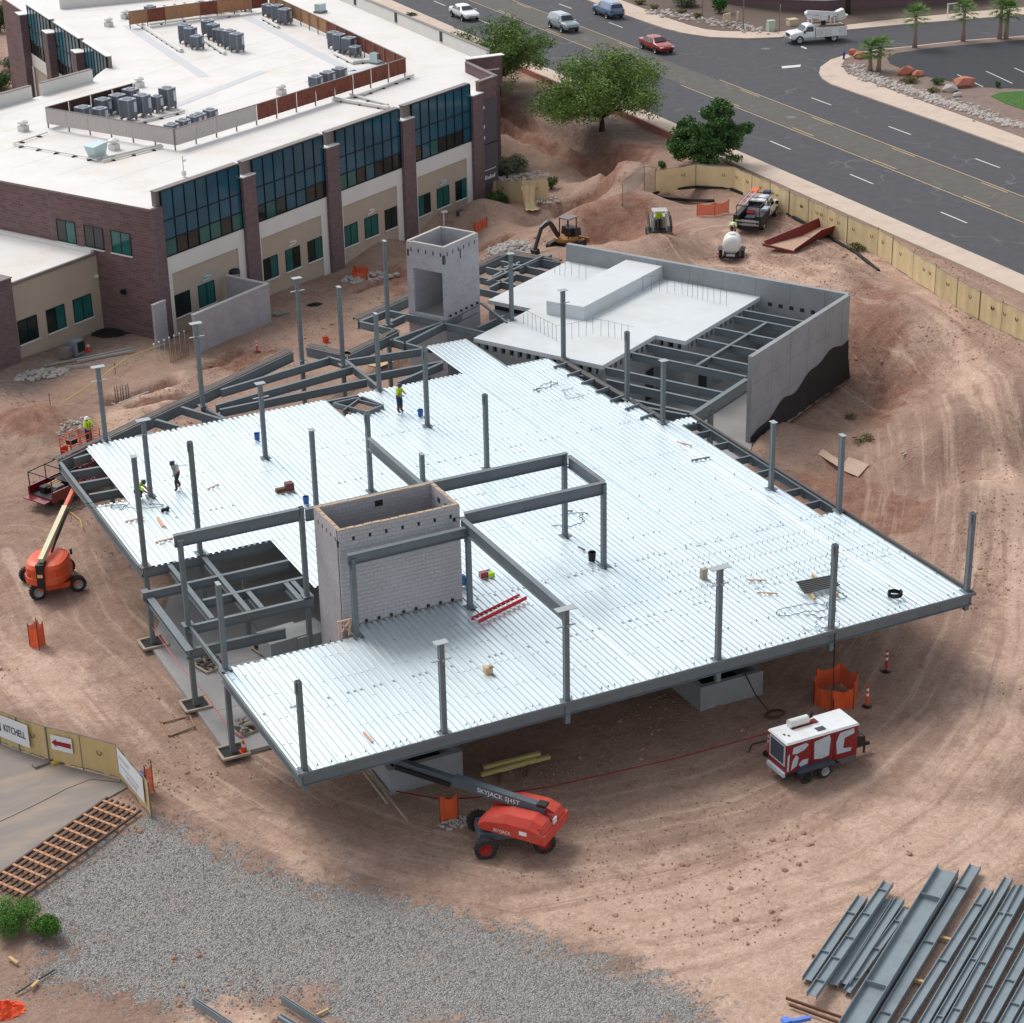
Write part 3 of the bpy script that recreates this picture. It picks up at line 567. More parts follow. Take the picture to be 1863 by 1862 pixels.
# west-facing glass wing (runs along world Y at x = 46.9)
PSI = R_(90)-A2
def wf(y, off, z): g = w2g((46.9-off, y, z)); return (g[0], g[1], z)
for bi, (y0, y1) in enumerate([(175.3, 182.4), (184.2, 192.5), (194.4, 202.8)]):
    f = MB(); ncol = 7; cw = (y1-y0)/ncol
    for z in (5.78, 6.95, 8.3, 10.38): f.bar(wf(y0, .12, z), wf(y1, .12, z), .12, .07)
    for k in range(ncol+1): f.bar(wf(y0+k*cw, .12, 5.75), wf(y0+k*cw, .12, 10.4), .07, .12, up=(math.cos(PSI), math.sin(PSI), 0))
    f.obj('mullion_frame', M_mull, office)
    for k in range(ncol):
        for j, (z0, z1) in enumerate(((5.78, 6.95), (6.95, 8.3), (8.3, 10.38))):
            pane(office, cw-.08, z1-z0-.09, wf(y0+(k+.5)*cw, .09, (z0+z1)/2), PSI, M_glassD if j else M_glassC)
    f = MB(); f.bar(wf(y0-.3, -.15, 9.85), wf(y1+.3, -.15, 9.85), .3, 1.1); f.obj('parapet', M_coping, office)
    f = MB(); f.bar(wf(y0-.3, -.1, 10.45), wf(y1+.3, -.1, 10.45), .55, .07); f.obj('parapet_cap', M_cap, office)
    f = MB(); f.bar(wf(y0, .1, 5.1), wf(y1, .1, 5.1), .2, 1.2); f.obj('white_band', M_band, office)
    f = MB(); f.bar(wf(y0+.4, .04, 2.1), wf(y1-.4, .04, 2.1), .08, 4.8); f.obj('stucco_panel', M_stucco, office)
    for yy_ in (y0+.2, y1-.2): f = MB(); f.bar(wf(yy_, .1, -.3), wf(yy_, .1, 4.5), .4, .2); f.obj('white_leg', M_band, office)
for y0, y1 in ((182.5, 184.1), (192.6, 194.3), (202.9, 204.6)):
    f = MB(); f.bar(wf(y0, .4, 4.45), wf(y1, .4, 4.45), 1.0, 9.9); f.obj('pilaster', M_brick2, office); f = MB(); f.bar(wf(y0-.05, .3, 9.46), wf(y1+.05, .3, 9.46), 1.3, .07); f.obj('pilaster_cap', M_cap, office)
# side wall windows (u = -0.95)
for k, (v0, v1) in enumerate(((7.28, 9.11), (4.62, 6.43), (2.02, 3.87))):
    window(office, 0, 6.6, v1-v0, 1.58, 0, 40+k, rot=-math.pi/2, xf=lambda a, y, z, vc=(v0+v1)/2: (-.97, vc, z))
MB().bb((-.965, 9.6, 0), (-.951, 9.66, 9.3)).obj('control_joint', M_coping, office)
MB().bb((-.99, -.2, 9.33), (-.90, 31.3, 9.41)).obj('roof_edge', M_coping, office)
MB().box((-1.1, 3.1, 3.1), (.3, .3, .3)).obj('wall_lamp', M_mull, office)
M_plas = pm('pale_plastic', rgb(168, 200, 214), .6, var=.15, scale=6)
for bi, c in enumerate((M_plas, M_band, M_band, M_plas)):
    u0 = BAY[bi][0]; q = MB(); q.box((u0+3.9, -.12, 3.35), (.75, .08, .12), ry=.1); q.box((u0+3.8, -.12, 3.15), (.8, .06, .1), ry=-.12); q.obj('wall_sign', c, office)

# ---- single-storey wing on the left
wing = thing('office_wing', 'single-storey tan stucco wing with white roof beside the brick end wall', 'building', O2, A2)
MB().bb((-9.2, 5.52, -.5), (-.96, 21, 5.45)).obj('wall', M_stucco, wing); MB().bb((-9.15, 5.6, 5.453), (-.97, 21, 5.50)).obj('roof', M_roof, wing)
MB().bb((-9.25, 5.42, 5.35), (-.97, 5.60, 5.56)).obj('roof_edge', M_coping, wing)
MB().bb((-1.35, 5.62, 5.503), (-.972, 21, 5.75)).obj('white_parapet', M_band, wing)
for k, (a, b_) in enumerate(((-8.79, -7.05), (-6.18, -4.46), (-3.64, -1.9))): window(wing, (a+b_)/2, 1.98, b_-a, 1.66, 5.50, 60+k)
MB().bb((-12.5, 5.1, -.5), (-9.203, 21, 6.05)).obj('brick_pier', M_brick2, wing); MB().bb((-12.5, 5.05, 6.053), (-9.15, 21, 6.12)).obj('pier_cap', M_coping, wing)
MB().box((-1.25, 5.4, 3.9), (.22, .2, .18)).obj('wall_lamp', M_cap, wing)

# ---- rooftop plant
M_unit = pm('unit_grey', rgb(122, 128, 138), .55, var=.08, scale=2); M_unitd = pm('unit_dark_louvre', rgb(62, 68, 78), .6, var=.1, scale=3); M_unitl = pm('unit_light_top', rgb(176, 182, 190), .5, var=.06); M_tank = pm('unit_white', rgb(214, 214, 208), .5, var=.05)
def make_unit(w, h):
    b = thing('condenser_unit', 'x', 'air conditioner')
    MB().box((0, 0, .3+h/2), (w*.96, w*.96, h)).obj('cabinet', M_unitd, b)
    c = MB()
    for k in range(int(h/.09)):
        z = .36+k*.09
        for s in (-1, 1): c.box((0, s*(w/2-.005), z), (w*.94, .03, .045)); c.box((s*(w/2-.005), 0, z), (.03, w*.94, .045))
    for sx in (-1, 1):
        for sy in (-1, 1): c.box((sx*w*.48, sy*w*.48, .3+h/2), (.07, .07, h))
    c.obj('louvre', M_unit, b)
    t_ = MB().box((0, 0, .32+h), (w*1.04, w*1.04, .07)).obj('top_cover', M_unitl, b)
    MB().lathe([(w*.40, .035), (w*.40, .09), (w*.36, .10), (w*.1, .06), (0, .06)], n=16).obj('fan_grille', M_unit, t_, recenter=False)
    s = MB()
    for y in (-1, 1): s.box((0, y*w*.35, .22), (w*1.25, .08, .12))
    for x in (-1, 1):
        for y in (-1, 1): s.box((x*w*.5, y*w*.35, .08), (.12, .14, .16))
    s.obj('stand', M_coping, b)
    MB().box((w*.3, -w*.52, .3+h*.55), (.3, .08, h*.6)).obj('service_panel', M_unitl, b)
    return b
UN = []
zA = lambda x, y: (140+x/7.165, 140+y/7.165); zB = lambda x, y: (230+x/7.165, y/7.165); zC = lambda x, y: (460+x/6.21, y/6.21)
clA = 'cluster inside the grey ribbed screen'; clF = 'double row mid-roof'; clB = 'row along the far timber screen'; clC = 'cluster by the far timber corner'; clD = 'cluster beside the red screen'; clE = 'row peeking over the rust screen'
for cl, f, L in ((clA, zA, [(355,505,.95,1.0),(545,475,.95,1.15),(720,405,.95,1.2),(680,565,.95,1.35),(870,510,.95,1.35),(1055,460,.65,.95),(1195,415,.95,1.35),(100,610,.95,1.0),(315,610,.85,.9)]),
                 (clF, zB, [(775,560,.85,1.3),(850,600,.85,1.3),(930,640,.85,.85),(1070,470,.85,1.1),(1145,515,.85,1.05),(1190,545,.6,.8),(1250,595,.6,1.1),(1360,635,.85,1.3),(1450,675,.9,1.3)]),
                 (clB, zB, [(320,250,.8,.9),(985,180,.8,.8),(1170,165,.85,.85),(1365,145,.85,.85),(1550,140,.7,.9)]),
                 (clC, zC, [(170,185,.75,.8),(215,200,.6,.8),(290,250,.85,1.25),(370,275,.9,1.1)]),
                 (clD, zC, [(915,545,.75,1.1),(985,590,.8,1.25),(1095,610,.95,1.1),(1160,640,.8,.55)]),
                 (clE, zC, [(715,1010,.85,.75),(850,975,.9,.85),(985,930,.9,.85)])):
    L = sorted(L)
    for k, (x, y, w, h) in enumerate(L): UN.append((f(x, y), w, h, f'grey rooftop unit, {ORD[k]} from left in the {cl}', 'air-conditioning units '+cl.split(' ')[0]+' '+' '.join(cl.split(' ')[1:4])))
for k, x in enumerate((1245, 1395, 1535, 1600, 1750)): UN.append((zA(x, 795-(x-1240)*.38), .8, .72, f'grey air-conditioning unit whose top peeks over the grey screen, {ORD[k]} from the left', 'units peeking over the grey screen'))
proto = {}
for (px, py), w, h, lab, grp in UN:
    k = (w, h); p = P(px, py, 9.42)
    if k not in proto: proto[k] = o = make_unit(w, h)
    else: o = copy_tree(proto[k])
    o.location = p; o.rotation_euler = (0, 0, A2+random.uniform(-.04, .04)); o['label'] = lab; o['group'] = grp
for k, (x, y) in enumerate(((505, 240), (635, 222), (765, 202))):
    p = P(*zB(x, y), 9.42); o = thing('white_tank_unit', f'white rounded rooftop unit, {ORD[k]} of three along the far wooden screen', 'air conditioner', p, 0, 'white rounded rooftop units')
    MB().lathe([(.36, .18), (.36, 1.0), (.28, 1.15), (.12, 1.2), (0, 1.2)], n=14).obj('body', M_tank, o, smooth=True, recenter=False); MB().lathe([(.14, 1.2), (.14, 1.28), (0, 1.28)], n=10).obj('cap', M_tank, o); MB().box((0, 0, .09), (.9, .8, .18)).obj('stand', M_coping, o)
M_galv = pm('galvanised_hood', rgb(176, 196, 198), .4, metal=.3, var=.08)
o = thing('exhaust_hood', 'slanted galvanised exhaust hood near the front edge of the white roof', 'roof vent', P(177, 288, 9.41), A2)
MB().add([(-.5, -.4, .2), (.5, -.4, .2), (.5, .4, .2), (-.5, .4, .2), (-.75, -.5, 1.0), (.75, -.5, 1.15), (.75, .5, 1.15), (-.75, .5, 1.0)], [(3, 2, 1, 0), (4, 5, 6, 7), (0, 1, 5, 4), (1, 2, 6, 5), (2, 3, 7, 6), (3, 0, 4, 7)]).obj('hood', M_galv, o); MB().box((0, 0, .1), (1.2, 1.0, .2)).obj('curb', M_roof, o)
for nm, x, y, lab in (('a', 43, 238, 'white mushroom vent near the left edge of the white roof'), ('b', 208, 272, 'white dome vent behind the slanted galvanised hood'), ('c', 254, 158, 'white curb vent behind the brown screen end'), ('d', 198, 48, 'white box vent at the far left of the roof'), ('e', 228, 34, 'white box vent near the far wooden screen'), ('f', 512, 172, 'white turbine vent behind the rust-brown front screen')):
    o = thing('roof_vent', lab, 'roof vent', P(x, y, 9.41), A2, 'white roof vents'); MB().box((0, 0, .2), (.62, .62, .4)).obj('curb', M_roof, o); MB().lathe([(.22, .4), (.22, .55), (.42, .57), (.40, .72), (.2, .84), (0, .86)], n=14).obj('cowl', M_tank, o, smooth=False)
o = thing('equipment_box', 'pale grey equipment box outside the wooden screen', 'roof box', P(583, 23, 9.41), A2); MB().box((0, 0, .5), (.9, .7, .7)).obj('cabinet', M_galv, o); MB().box((0, 0, .08), (1.1, .9, .16)).obj('stand', M_coping, o)
o = thing('equipment_box', 'pale grey equipment box beside the red screen corner', 'roof box', P(686, 115, 9.41), A2); MB().box((0, 0, .5), (1.0, .8, .8)).obj('cabinet', M_galv, o); MB().box((0, 0, .05), (1.1, .9, .1)).obj('stand', M_coping, o)
o = thing('roof_antenna', 'thin antenna mast at the front edge of the white roof', 'antenna', P(335, 322, 9.41), A2); MB().cyl((0, 0, 0), (0, 0, 1.5), .025, n=6).obj('mast', M_coping, o); MB().box((0, 0, .25), (.25, .2, .35)).obj('junction_box', M_tank, o); MB().box((.18, 0, 1.15), (.2, .12, .14)).obj('camera_head', M_tank, o)
# screens
M_grey_sc = pm('grey_ribbed_panel', rgb(186, 178, 174), .6, var=.04); M_rust = pm('rust_brown_panel', rgb(116, 62, 46), .75, var=.25, scale=2.5, dirt=rgb(70, 34, 28), dirt_amt=.8, dirt_scale=1.4); M_maroon = pm('maroon_panel', rgb(66, 34, 32), .7, var=.1, scale=2); M_wood = pm('weathered_wood_panel', rgb(158, 116, 82), .8, var=.2, scale=3, dirt=rgb(120, 104, 92), dirt_amt=.8, dirt_scale=.4)
def screen(label, pts, mats, zt=11.0, zb=9.78, rib=.15, pw=2.4, amp=.05, name='roof_screen'):
    o = thing(name, label, 'screen', (pts[0][0], pts[0][1], 9.4), 0); base = np.array([pts[0][0], pts[0][1], 9.4]); ci = 0
    for si, (a, b_) in enumerate(zip(pts[:-1], pts[1:])):
        a = np.array([*a, 0.]); b_ = np.array([*b_, 0.]); L = np.linalg.norm(b_-a); d = (b_-a)/L; nrm = np.array([-d[1], d[0], 0]); npan = max(1, round(L/pw)); w = L/npan; mt = mats[si % len(mats)]
        for k in range(npan):
            q = WMB(); s0 = k*w+.012; s1 = (k+1)*w-.012; m = int((s1-s0)/rib); V = []; F = []
            prof = []
            for j in range(m+1):
                s = s0+(s1-s0)*j/m; off = amp*(j % 2)
                prof.append(a+d*s+nrm*off)
            for p in prof:
                V += [p+np.array([0, 0, zb]), p+np.array([0, 0, zt])]
            for p in prof: V += [p+nrm*.02+np.array([0, 0, zb]), p+nrm*.02+np.array([0, 0, zt])]
            n0 = 2*len(prof)
            for j in range(m): F.append((2*j, 2*j+2, 2*j+3, 2*j+1)); F.append((n0+2*j, n0+2*j+1, n0+2*j+3, n0+2*j+2))
            q.add(V, F); mm = mt[ci % len(mt)] if isinstance(mt, list) else mt; ci += 1
            q.obj('panel', mm, o)
            q = WMB(); p = a+d*(k*w)-nrm*.06*(-1); q.bar(p+np.array([0, 0, 9.41])+nrm*.08, p+np.array([0, 0, zt-.03])+nrm*.08, .08, .08, up=tuple(d)); q.obj('post', M_coping, o)
        q = WMB(); q.bar(a+np.array([0, 0, zt+.02])+nrm*.03, b_+np.array([0, 0, zt+.02])+nrm*.03, .12, .04); q.obj('top_rail', M_coping, o)
    return o
gw = lambda u, v: tuple(g2w(u, v)[:2])
screen('light grey ribbed metal screen at the front corner of the roof', [gw(11.6, 22.5), gw(11.6, 9.0), gw(20.5, 8.75)], [M_grey_sc])
screen('dark maroon screen behind the left air-conditioning cluster', [gw(21.2, 22.4), gw(11.75, 22.6)], [M_maroon])
screen('long rust-brown slatted screen along the front of the roof', [gw(20.55, 8.75), gw(39.6, 8.6)], [M_rust], rib=.3, amp=.04)
screen('red-brown and timber screen running to the back of the roof', [gw(39.6, 8.65), tuple(w2g((0, 0, 0))[:2]*0+np.array([68.0, 176.5]))], [[M_rust]], rib=.2, amp=.03, pw=2.2)
screen('weathered orange timber screen at the far right of the roof', [(68.0, 176.6), (68.0, 192.0)], [[M_wood]], rib=.2, amp=.03, pw=2.2)
screen('brown timber screen along the far end of the roof', [(53.6, 190.8), (67.9, 192.1)], [[M_wood, M_rust, M_wood]], rib=.2, amp=.03, pw=1.9)
# pipe runs on sleepers
M_pipe = pm('white_pipe', rgb(206, 204, 198), .5, var=.08, scale=3); M_sleep = pm('black_sleeper', rgb(48, 46, 45), .8)
PR = [('white duct run along the left of the unit clusters', [zB(25, 215), zB(720, 668)], .22), ('white duct run between the tall roof units', [zB(925, 470), zB(1285, 700)], .16), ('pipe run below the far timber screen', [zB(300, 320), zB(900, 245), zB(1480, 195)], .1), ('short white duct near the timber screen corner', [zC(110, 205), zC(290, 308)], .16), ('white duct beside the red screen', [zC(925, 605), zC(1140, 712), zC(1330, 690)], .16), ('pipe pair in front of the grey screen', [zA(340, 1062), zA(1100, 885)], .09), ('lower pipe pair in front of the grey screen', [zA(330, 1100), zA(1120, 905)], .09), ('pipe run behind the left unit cluster', [zA(770, 605), zA(1400, 445)], .1), ('conduit run at the left of the roof', [(23, 262), (86, 241)], .05), ('conduit run crossing the roof front', [(23, 262), (152, 285), (176, 292)], .05), ('white duct elbow in front of the rust screen', [(606, 180), (708, 197)], .18), ('pipe run in front of the rust screen', [(637, 172), (706, 191)], .1), ('pipe run along the rust screen foot', [(660, 172), (752, 137)], .1)]
for lab, pts, r in PR:
    w = [P(x, y, 9.55) for x, y in pts]; o = thing('roof_pipe', lab, 'pipe', (w[0][0], w[0][1], 9.41)); WMB().tube(w, r, 8).obj('pipe', M_pipe, o)
    for a, b_ in zip(w[:-1], w[1:]):
        L = np.linalg.norm(b_-a); d = (b_-a)/L; k = max(1, int(L/1.6))
        for j in range(k):
            p = a+d*((j+.5)*L/k); s = WMB(); s.box((p[0], p[1], 9.45), (.14, .5, .09), rz=math.atan2(d[1], d[0])); s.obj('sleeper', M_sleep, o)
# ================================================================ NEW BUILDING
M_steel = pm('grey_primer_steel', rgb(108, 117, 121), .55, metal=.0, var=.10, scale=2.0, dirt=rgb(84, 84, 82), dirt_amt=.4, dirt_scale=.8)
M_steel_d = pm('edge_angle_steel', rgb(78, 76, 76), .6, var=.2, scale=2, dirt=rgb(104, 84, 70), dirt_amt=.7, dirt_scale=1.2)
M_plate = pm('cap_plate_steel', rgb(158, 164, 166), .5, var=.1)
M_deck = pm('galvanised_deck', rgb(214, 225, 229), .41, metal=.76, var=.05, scale=.5, dirt=rgb(196, 206, 208), dirt_amt=.5, dirt_scale=.9, stretch=(3.0, .25, 1))
M_slab = pm('floor_concrete', rgb(158, 156, 154), .85, var=.07, scale=.6, dirt=rgb(140, 128, 118), dirt_amt=.5, dirt_scale=.5)
M_vault = pm('vault_slab_concrete', rgb(202, 207, 209), .8, var=.05, scale=.35, dirt=rgb(184, 182, 172), dirt_amt=.6, dirt_scale=.3)
M_wallc = pm('formed_wall_concrete', rgb(146, 149, 151), .85, var=.12, scale=.7, bump=.15, bscale=8, dirt=rgb(122, 122, 120), dirt_amt=.6, dirt_scale=.45)
M_cmu = pm('concrete_block', rgb(180, 178, 180), .9, var=.08, scale=1.1, bump=.3, bscale=30)
M_cmub = brickmat('concrete_block_coursed', rgb(180, 177, 180), rgb(170, 167, 171), rgb(156, 153, 155), .4, .2, wall='g1', ang=0.0, msize=.014)
M_cmub2 = brickmat('concrete_block_coursed_b', rgb(172, 171, 175), rgb(162, 161, 166), rgb(156, 155, 158), .4, .2, msize=.010)
M_rim = pm('mortar_rim', rgb(176, 158, 138), .95, var=.2, scale=4, dirt=rgb(196, 132, 72), dirt_amt=.8, dirt_scale=2.2)
M_dark = pm('pocket_shade', rgb(48, 47, 47), .9, var=.1)  # dark colour stands in for shade inside pockets and openings
# ground floor
flo = MB().prism([(22.75,76.45),(57.0,76.45),(57.0,88.5),(62.5,95.6),(73.3,101.9),(63.6,119.6),(55.2,116.2),(48.6,112.8),(47.3,113.4),(42.9,110.9),(40.6,113.0),(33.5,104.0),(29.0,100.0),(22.75,88.2)], -.35, 0.0).obj('floor_slab', M_slab); struct(flo)
q = WMB()
for y in (80.5, 84.5, 88.5, 92.5, 98.5): q.bb((23.5, y, .0005), (56, y+.03, .004))
for x in (28, 34.5, 41, 47.5): q.bb((x, 77, .0045), (x+.03, 102, .008))
q.v = [tuple(np.array(p)-np.array(flo.location)) for p in q.v]; MB.obj(q, 'saw_joint', pm('joint_dark', rgb(110, 107, 104), .9), flo)
frame = thing('framed_structure', 'grey primed steel frame of columns and beams around the shiny metal deck', 'steel frame', (22.8, 66.9, 0))
def column(x, y, z0, z1, s=.24, cap=False, lug=True, splice=False, lean=(0, 0), name='column'):
    q = WMB(); t = .02; h = s/2
    q.bb((x-h, y-h, z0), (x+h, y-h+t, z1)); q.bb((x-h, y+h-t, z0), (x+h, y+h, z1)); q.bb((x-.012, y-h+t+.001, z0), (x+.012, y+h-t-.001, z1))
    q.bb((x-h+.01, y-h+t+.001, z0), (x-h+.03, y+h-t-.001, z1)); q.bb((x+h-.03, y-h+t+.001, z0), (x+h-.01, y+h-t-.001, z1))
    c = q.obj(name, M_steel, frame); o = Vector((22.8, 66.9, 0))+Vector(c.location)
    def sub(nm, a, b, m=M_plate):
        r = MB(); r.bb(Vector(a)-o, Vector(b)-o); r.obj(nm, m, c)
    if cap: sub('cap_plate', (x-cap/2, y-.2, z1+.002), (x+cap/2, y+.2, z1+.03), M_plate)
    if lug:
        sub('splice_plate', (x-h-.04, y-.09, z1-.55), (x-h-.015, y+.09, z1-.02), M_steel); sub('splice_plate', (x-.09, y-h-.04, z1-.5), (x+.09, y-h-.015, z1-.02), M_steel)
    if splice: sub('gusset', (x-.45, y-.05, z1-.82), (x+.45, y+.05, z1-.78), M_plate); sub('gusset', (x-.05, y-.3, z1-.74), (x+.05, y+.3, z1-.70), M_plate)
    sub('base_plate', (x-.26, y-.26, DECK+.003), (x+.26, y+.26, DECK+.02), M_steel) if z0 < DECK < z1 else None
    return c
Dz = DECK
COLS = [(23.05,67.15,8.35,0,0),(29.2,67.1,8.5,.6,1),(34.9,67.05,8.65,.95,1),(42.43,67.1,8.75,.95,1),(48.4,67.1,8.5,0,0),(56.05,67.2,8.3,0,0),(22.95,88.35,10.05,.3,0),(25.7,96.3,8.55,.75,1),(32.77,98.2,8.6,.55,1),(25.8,88.5,10.2,0,0),(32.8,90.7,8.6,.3,0),(36.1,91.3,8.65,0,0),(42.7,91.0,8.55,0,0),(42.4,98.1,8.8,0,0),(38.98,91.1,5.85,.2,0),(29.29,76.8,8.15,0,0),(35.0,76.85,8.15,0,0),(42.45,81.55,8.62,0,0),(42.5,77.65,8.62,0,0),(23.0,76.65,8.45,.2,0),(54.5,81.45,8.0,.3,0),(56.0,77.5,8.4,.25,0),(54.2,92.1,7.95,.45,0),(54.2,96.2,8.4,0,0),(54.15,104.0,8.6,.55,1),(54.5,111.8,8.7,.45,1),(42.2,104.55,9.0,.2,0),(47.25,115.0,9.8,.2,0),(41.95,109.6,9.2,.25,0),(40.05,111.6,9.5,.6,1),(32.25,107.3,9.3,.7,1),(25.8,105.0,8.6,.75,1),(22.87,81.5,8.55,.3,0),(28.75,81.6,8.85,0,0)]
for x, y, z1, cap, sp in COLS:
    z0 = 0.0
    if y < 70: z0 = {23.05: 3.3, 29.2: 3.6, 34.9: 3.2, 42.43: 3.2, 48.4: 3.2, 56.05: 3.3}[x]
    column(x, y, z0, z1, .225, cap, lug=cap == 0, splice=sp)
pz = P(454, 1167, 0); column(pz[0], pz[1], 0, 3.6, .22, 0, False)
def beam(p0, p1, d=.5, bf=.2, m=None, name='beam'):
    return WMB().ibeam(p0, p1, d, bf).obj(name, m or M_steel, frame)
def bx(a, b, z=4.19, d=.46, bf=.2): return beam((a[0], a[1], z), (b[0], b[1], z), d, bf)
def bp(a, b, z=4.19, d=.46, bf=.2): p, r = P(*a, z), P(*b, z); return beam(p, r, d, bf)
# deck-level girders
for y, x0, x1 in ((67.0, 22.9, 56.2), (76.75, 22.9, 29.0), (77.5, 35.2, 56.2), (88.25, 22.9, 54.9), (98.1, 24.5, 54.1), (104.6, 24.5, 53.3), (72.2, 22.9, 56.2), (82.8, 35.2, 54.9), (93.2, 24.5, 54.1)): bx((x0, y), (x1, y), 4.20, .55 if y == 67.0 else .5)
for x, y0, y1 in ((22.85, 66.95, 76.7), (22.75, 88.4, 103.4), (56.12, 66.95, 92.1), (54.95, 77.5, 91.3), (35.1, 67.1, 77.4), (42.45, 67.1, 104.5), (48.4, 67.1, 104.5)): bx((x, y0), (x, y1), 4.18, .5)
for y in (91.25, 90.0, 88.1, 85.9, 83.8, 81.0, 79.2, 77.6): bx((55.0, y), (56.05, y), 4.17, .4, .12)
# framing in the stair opening
for y, x0, x1 in ((85.75, 22.0, 29.4), (83.65, 24.3, 29.4), (81.45, 22.7, 29.0)): bx((x0, y), (x1, y), 4.2)
for x, y0, y1 in ((24.1, 81.7, 88.1), (25.85, 81.6, 88.1), (26.5, 81.6, 83.5), (28.4, 81.6, 83.5), (28.75, 81.7, 83.5)): bx((x, y0), (x, y1), 4.19, .35, .24)
bx((22.3, 79.6), (22.3, 86.6), 3.95, .3, .35); bx((22.9, 76.8), (22.9, 81.4), 4.27, .2, .14)
bx((22.6, 81.3), (27.4, 81.1), 3.1, .5)
# roof-level beams
for a, b_, z in (((22.6, 81.5), (28.6, 81.5), 8.85), ((28.9, 81.5), (42.6, 81.5), 8.75), ((35.2, 77.6), (42.55, 77.6), 8.72), ((42.55, 77.75), (42.55, 81.3), 8.70), ((34.97, 67.15), (34.97, 77.5), 8.62), ((34.95, 81.65), (34.95, 88.3), 8.62), ((29.05, 76.75), (35.15, 76.85), 8.38)): beam((a[0], a[1], z), (b_[0], b_[1], z), .6 if z != 8.38 else .5, .26)
M_kick = pm('beam_web_light', rgb(176, 170, 160), .6, var=.08)
# office-side framing
z6 = lambda x, y: Zm((440, 360), x, y); z7 = lambda x, y: Zm((640, 380), x, y, 6.21); z8 = lambda x, y: Zm((860, 270), x, y); z0_ = lambda x, y: Zm((0, 700), x, y)
for a, b_ in (((402, 709), (600, 650)), ((392, 737), (641, 667)), ((400, 745), (667, 690)), ((631, 655), (775, 633)), ((667, 683), (805, 657)), ((628, 654), (692, 706)), ((596, 649), (622, 656)), (z6(1050, 1005), z6(1430, 870)), (z6(1140, 1030), z6(1425, 885)), (z6(1060, 1000), z6(1290, 1062)), (z6(1430, 885), z6(1720, 950)), (z6(990, 900), z6(1150, 828)), (z6(1020, 792), z6(1420, 872)), (z6(830, 872), z6(1110, 937)), (z6(840, 868), z6(1020, 795)), (z6(1450, 870), z6(1660, 760)), (z6(1660, 915), z6(1850, 830)), (z6(1100, 1300), z6(1420, 1160)),
              ((369, 740), (411, 762)), ((330, 740), (410, 764)), (z0_(1100, 245), z0_(1260, 290)), (z0_(500, 615), z0_(760, 570)), (z0_(560, 695), z0_(800, 650)), (z0_(630, 775), z0_(850, 735)), (z0_(520, 520), z0_(640, 485)),
              (z8(200, 795), z8(520, 865)), (z8(95, 840), z8(420, 910)), (z8(40, 905), z8(350, 975)), (z8(30, 985), z8(230, 1030)), (z8(140, 905), z8(330, 800)), (z8(330, 850), z8(560, 745)), (z8(120, 980), z8(300, 890)), (z8(250, 745), z8(620, 805))):
    bp(a, b_, 4.19, .48)
for a, b_ in ((z6(1690, 745), z6(1870, 880)), (z8(100, 942), z8(500, 760))): p, r = P(*a, 4.32), P(*b_, 4.32); WMB().bar(p, r, .16, .1).obj('brace', M_steel, frame)
# edge beams with a dark pour stop
for a, b_ in (((-26.8, -16.85), (-6.6, -16.75)), ((-5.5, -16.9), (-5.5, -20.1)), ((-5.45, -20.15), (-.2, -20.15)), ((.1, -16.6), (16.8, -17.0)), ((16.9, -17.0), (16.95, -21.2))):
    p, r = g2w(*a, 4.2), g2w(*b_, 4.2); beam(p, r, .62, .22)
    d = (r-p)/np.linalg.norm(r-p); nn = np.array([-d[1], d[0], 0]); q = WMB(); q.bar(p+nn*.22+[0, 0, .09], r+nn*.22+[0, 0, .09], .34, .02); q.bar(p+nn*.39+[0, 0, .03], r+nn*.39+[0, 0, .03], .02, .16); q.obj('pour_stop', M_steel_d, frame)
for a, b_ in (((54.2, 101.2), (54.4, 92.5)), ((50.6, 104.4), (54.3, 100.6)), ((47.9, 110.3), (50.6, 110.2)), ((50.5, 110.0), (50.6, 104.6)), ((53.4, 104.3), (53.5, 96.0))): bx(a, b_, 4.17, .45)
p, r = P(1020, 655, 4.22), P(1205, 762, 4.22); q = WMB(); q.bar(p, r, .35, .12); q.obj('pour_stop', M_steel_d, frame)
for k in range(7):
    t = (k+.5)/7; c = p*(1-t)+r*t; q = WMB(); q.bar(c+[-.1, -.1, -.02], c+[-1.1, -.35, -.02], .12, .35); q.obj('outrigger', M_steel, frame)
for a, b_, w, h in (((56.2, 77.6), (56.2, 92.2), .16, .1), ((56.22, 66.9), (56.22, 77.5), .12, .14)): q = WMB(); q.bar((*a, 4.27), (*b_, 4.27), w, h); q.obj('pour_stop', M_steel_d, frame)
for a, b_ in (((22.7, 66.82), (56.3, 66.82)), ((22.66, 66.8), (22.66, 76.6)), ((22.62, 88.4), (22.62, 96.4))): q = WMB(); q.bar((*a, 4.26), (*b_, 4.26), .05, .16); q.obj('pour_stop', M_steel, frame)
# mini roof-hatch frame
H = [P(606, 737, 4.3), P(660, 726, 4.3), P(697, 741, 4.3), P(668, 753, 4.3)]; q = [WMB().bar(H[i], H[(i+1) % 4], .12, .3).obj('hatch_frame', M_steel, frame) for i in range(4)]
WMB().bar(P(625, 749, 4.3), P(655, 728, 4.3), .1, .25).obj('hatch_frame', M_steel, frame); WMB().bar(P(640, 727, 4.3), P(690, 740, 4.3), .1, .2).obj('hatch_frame', M_steel, frame)
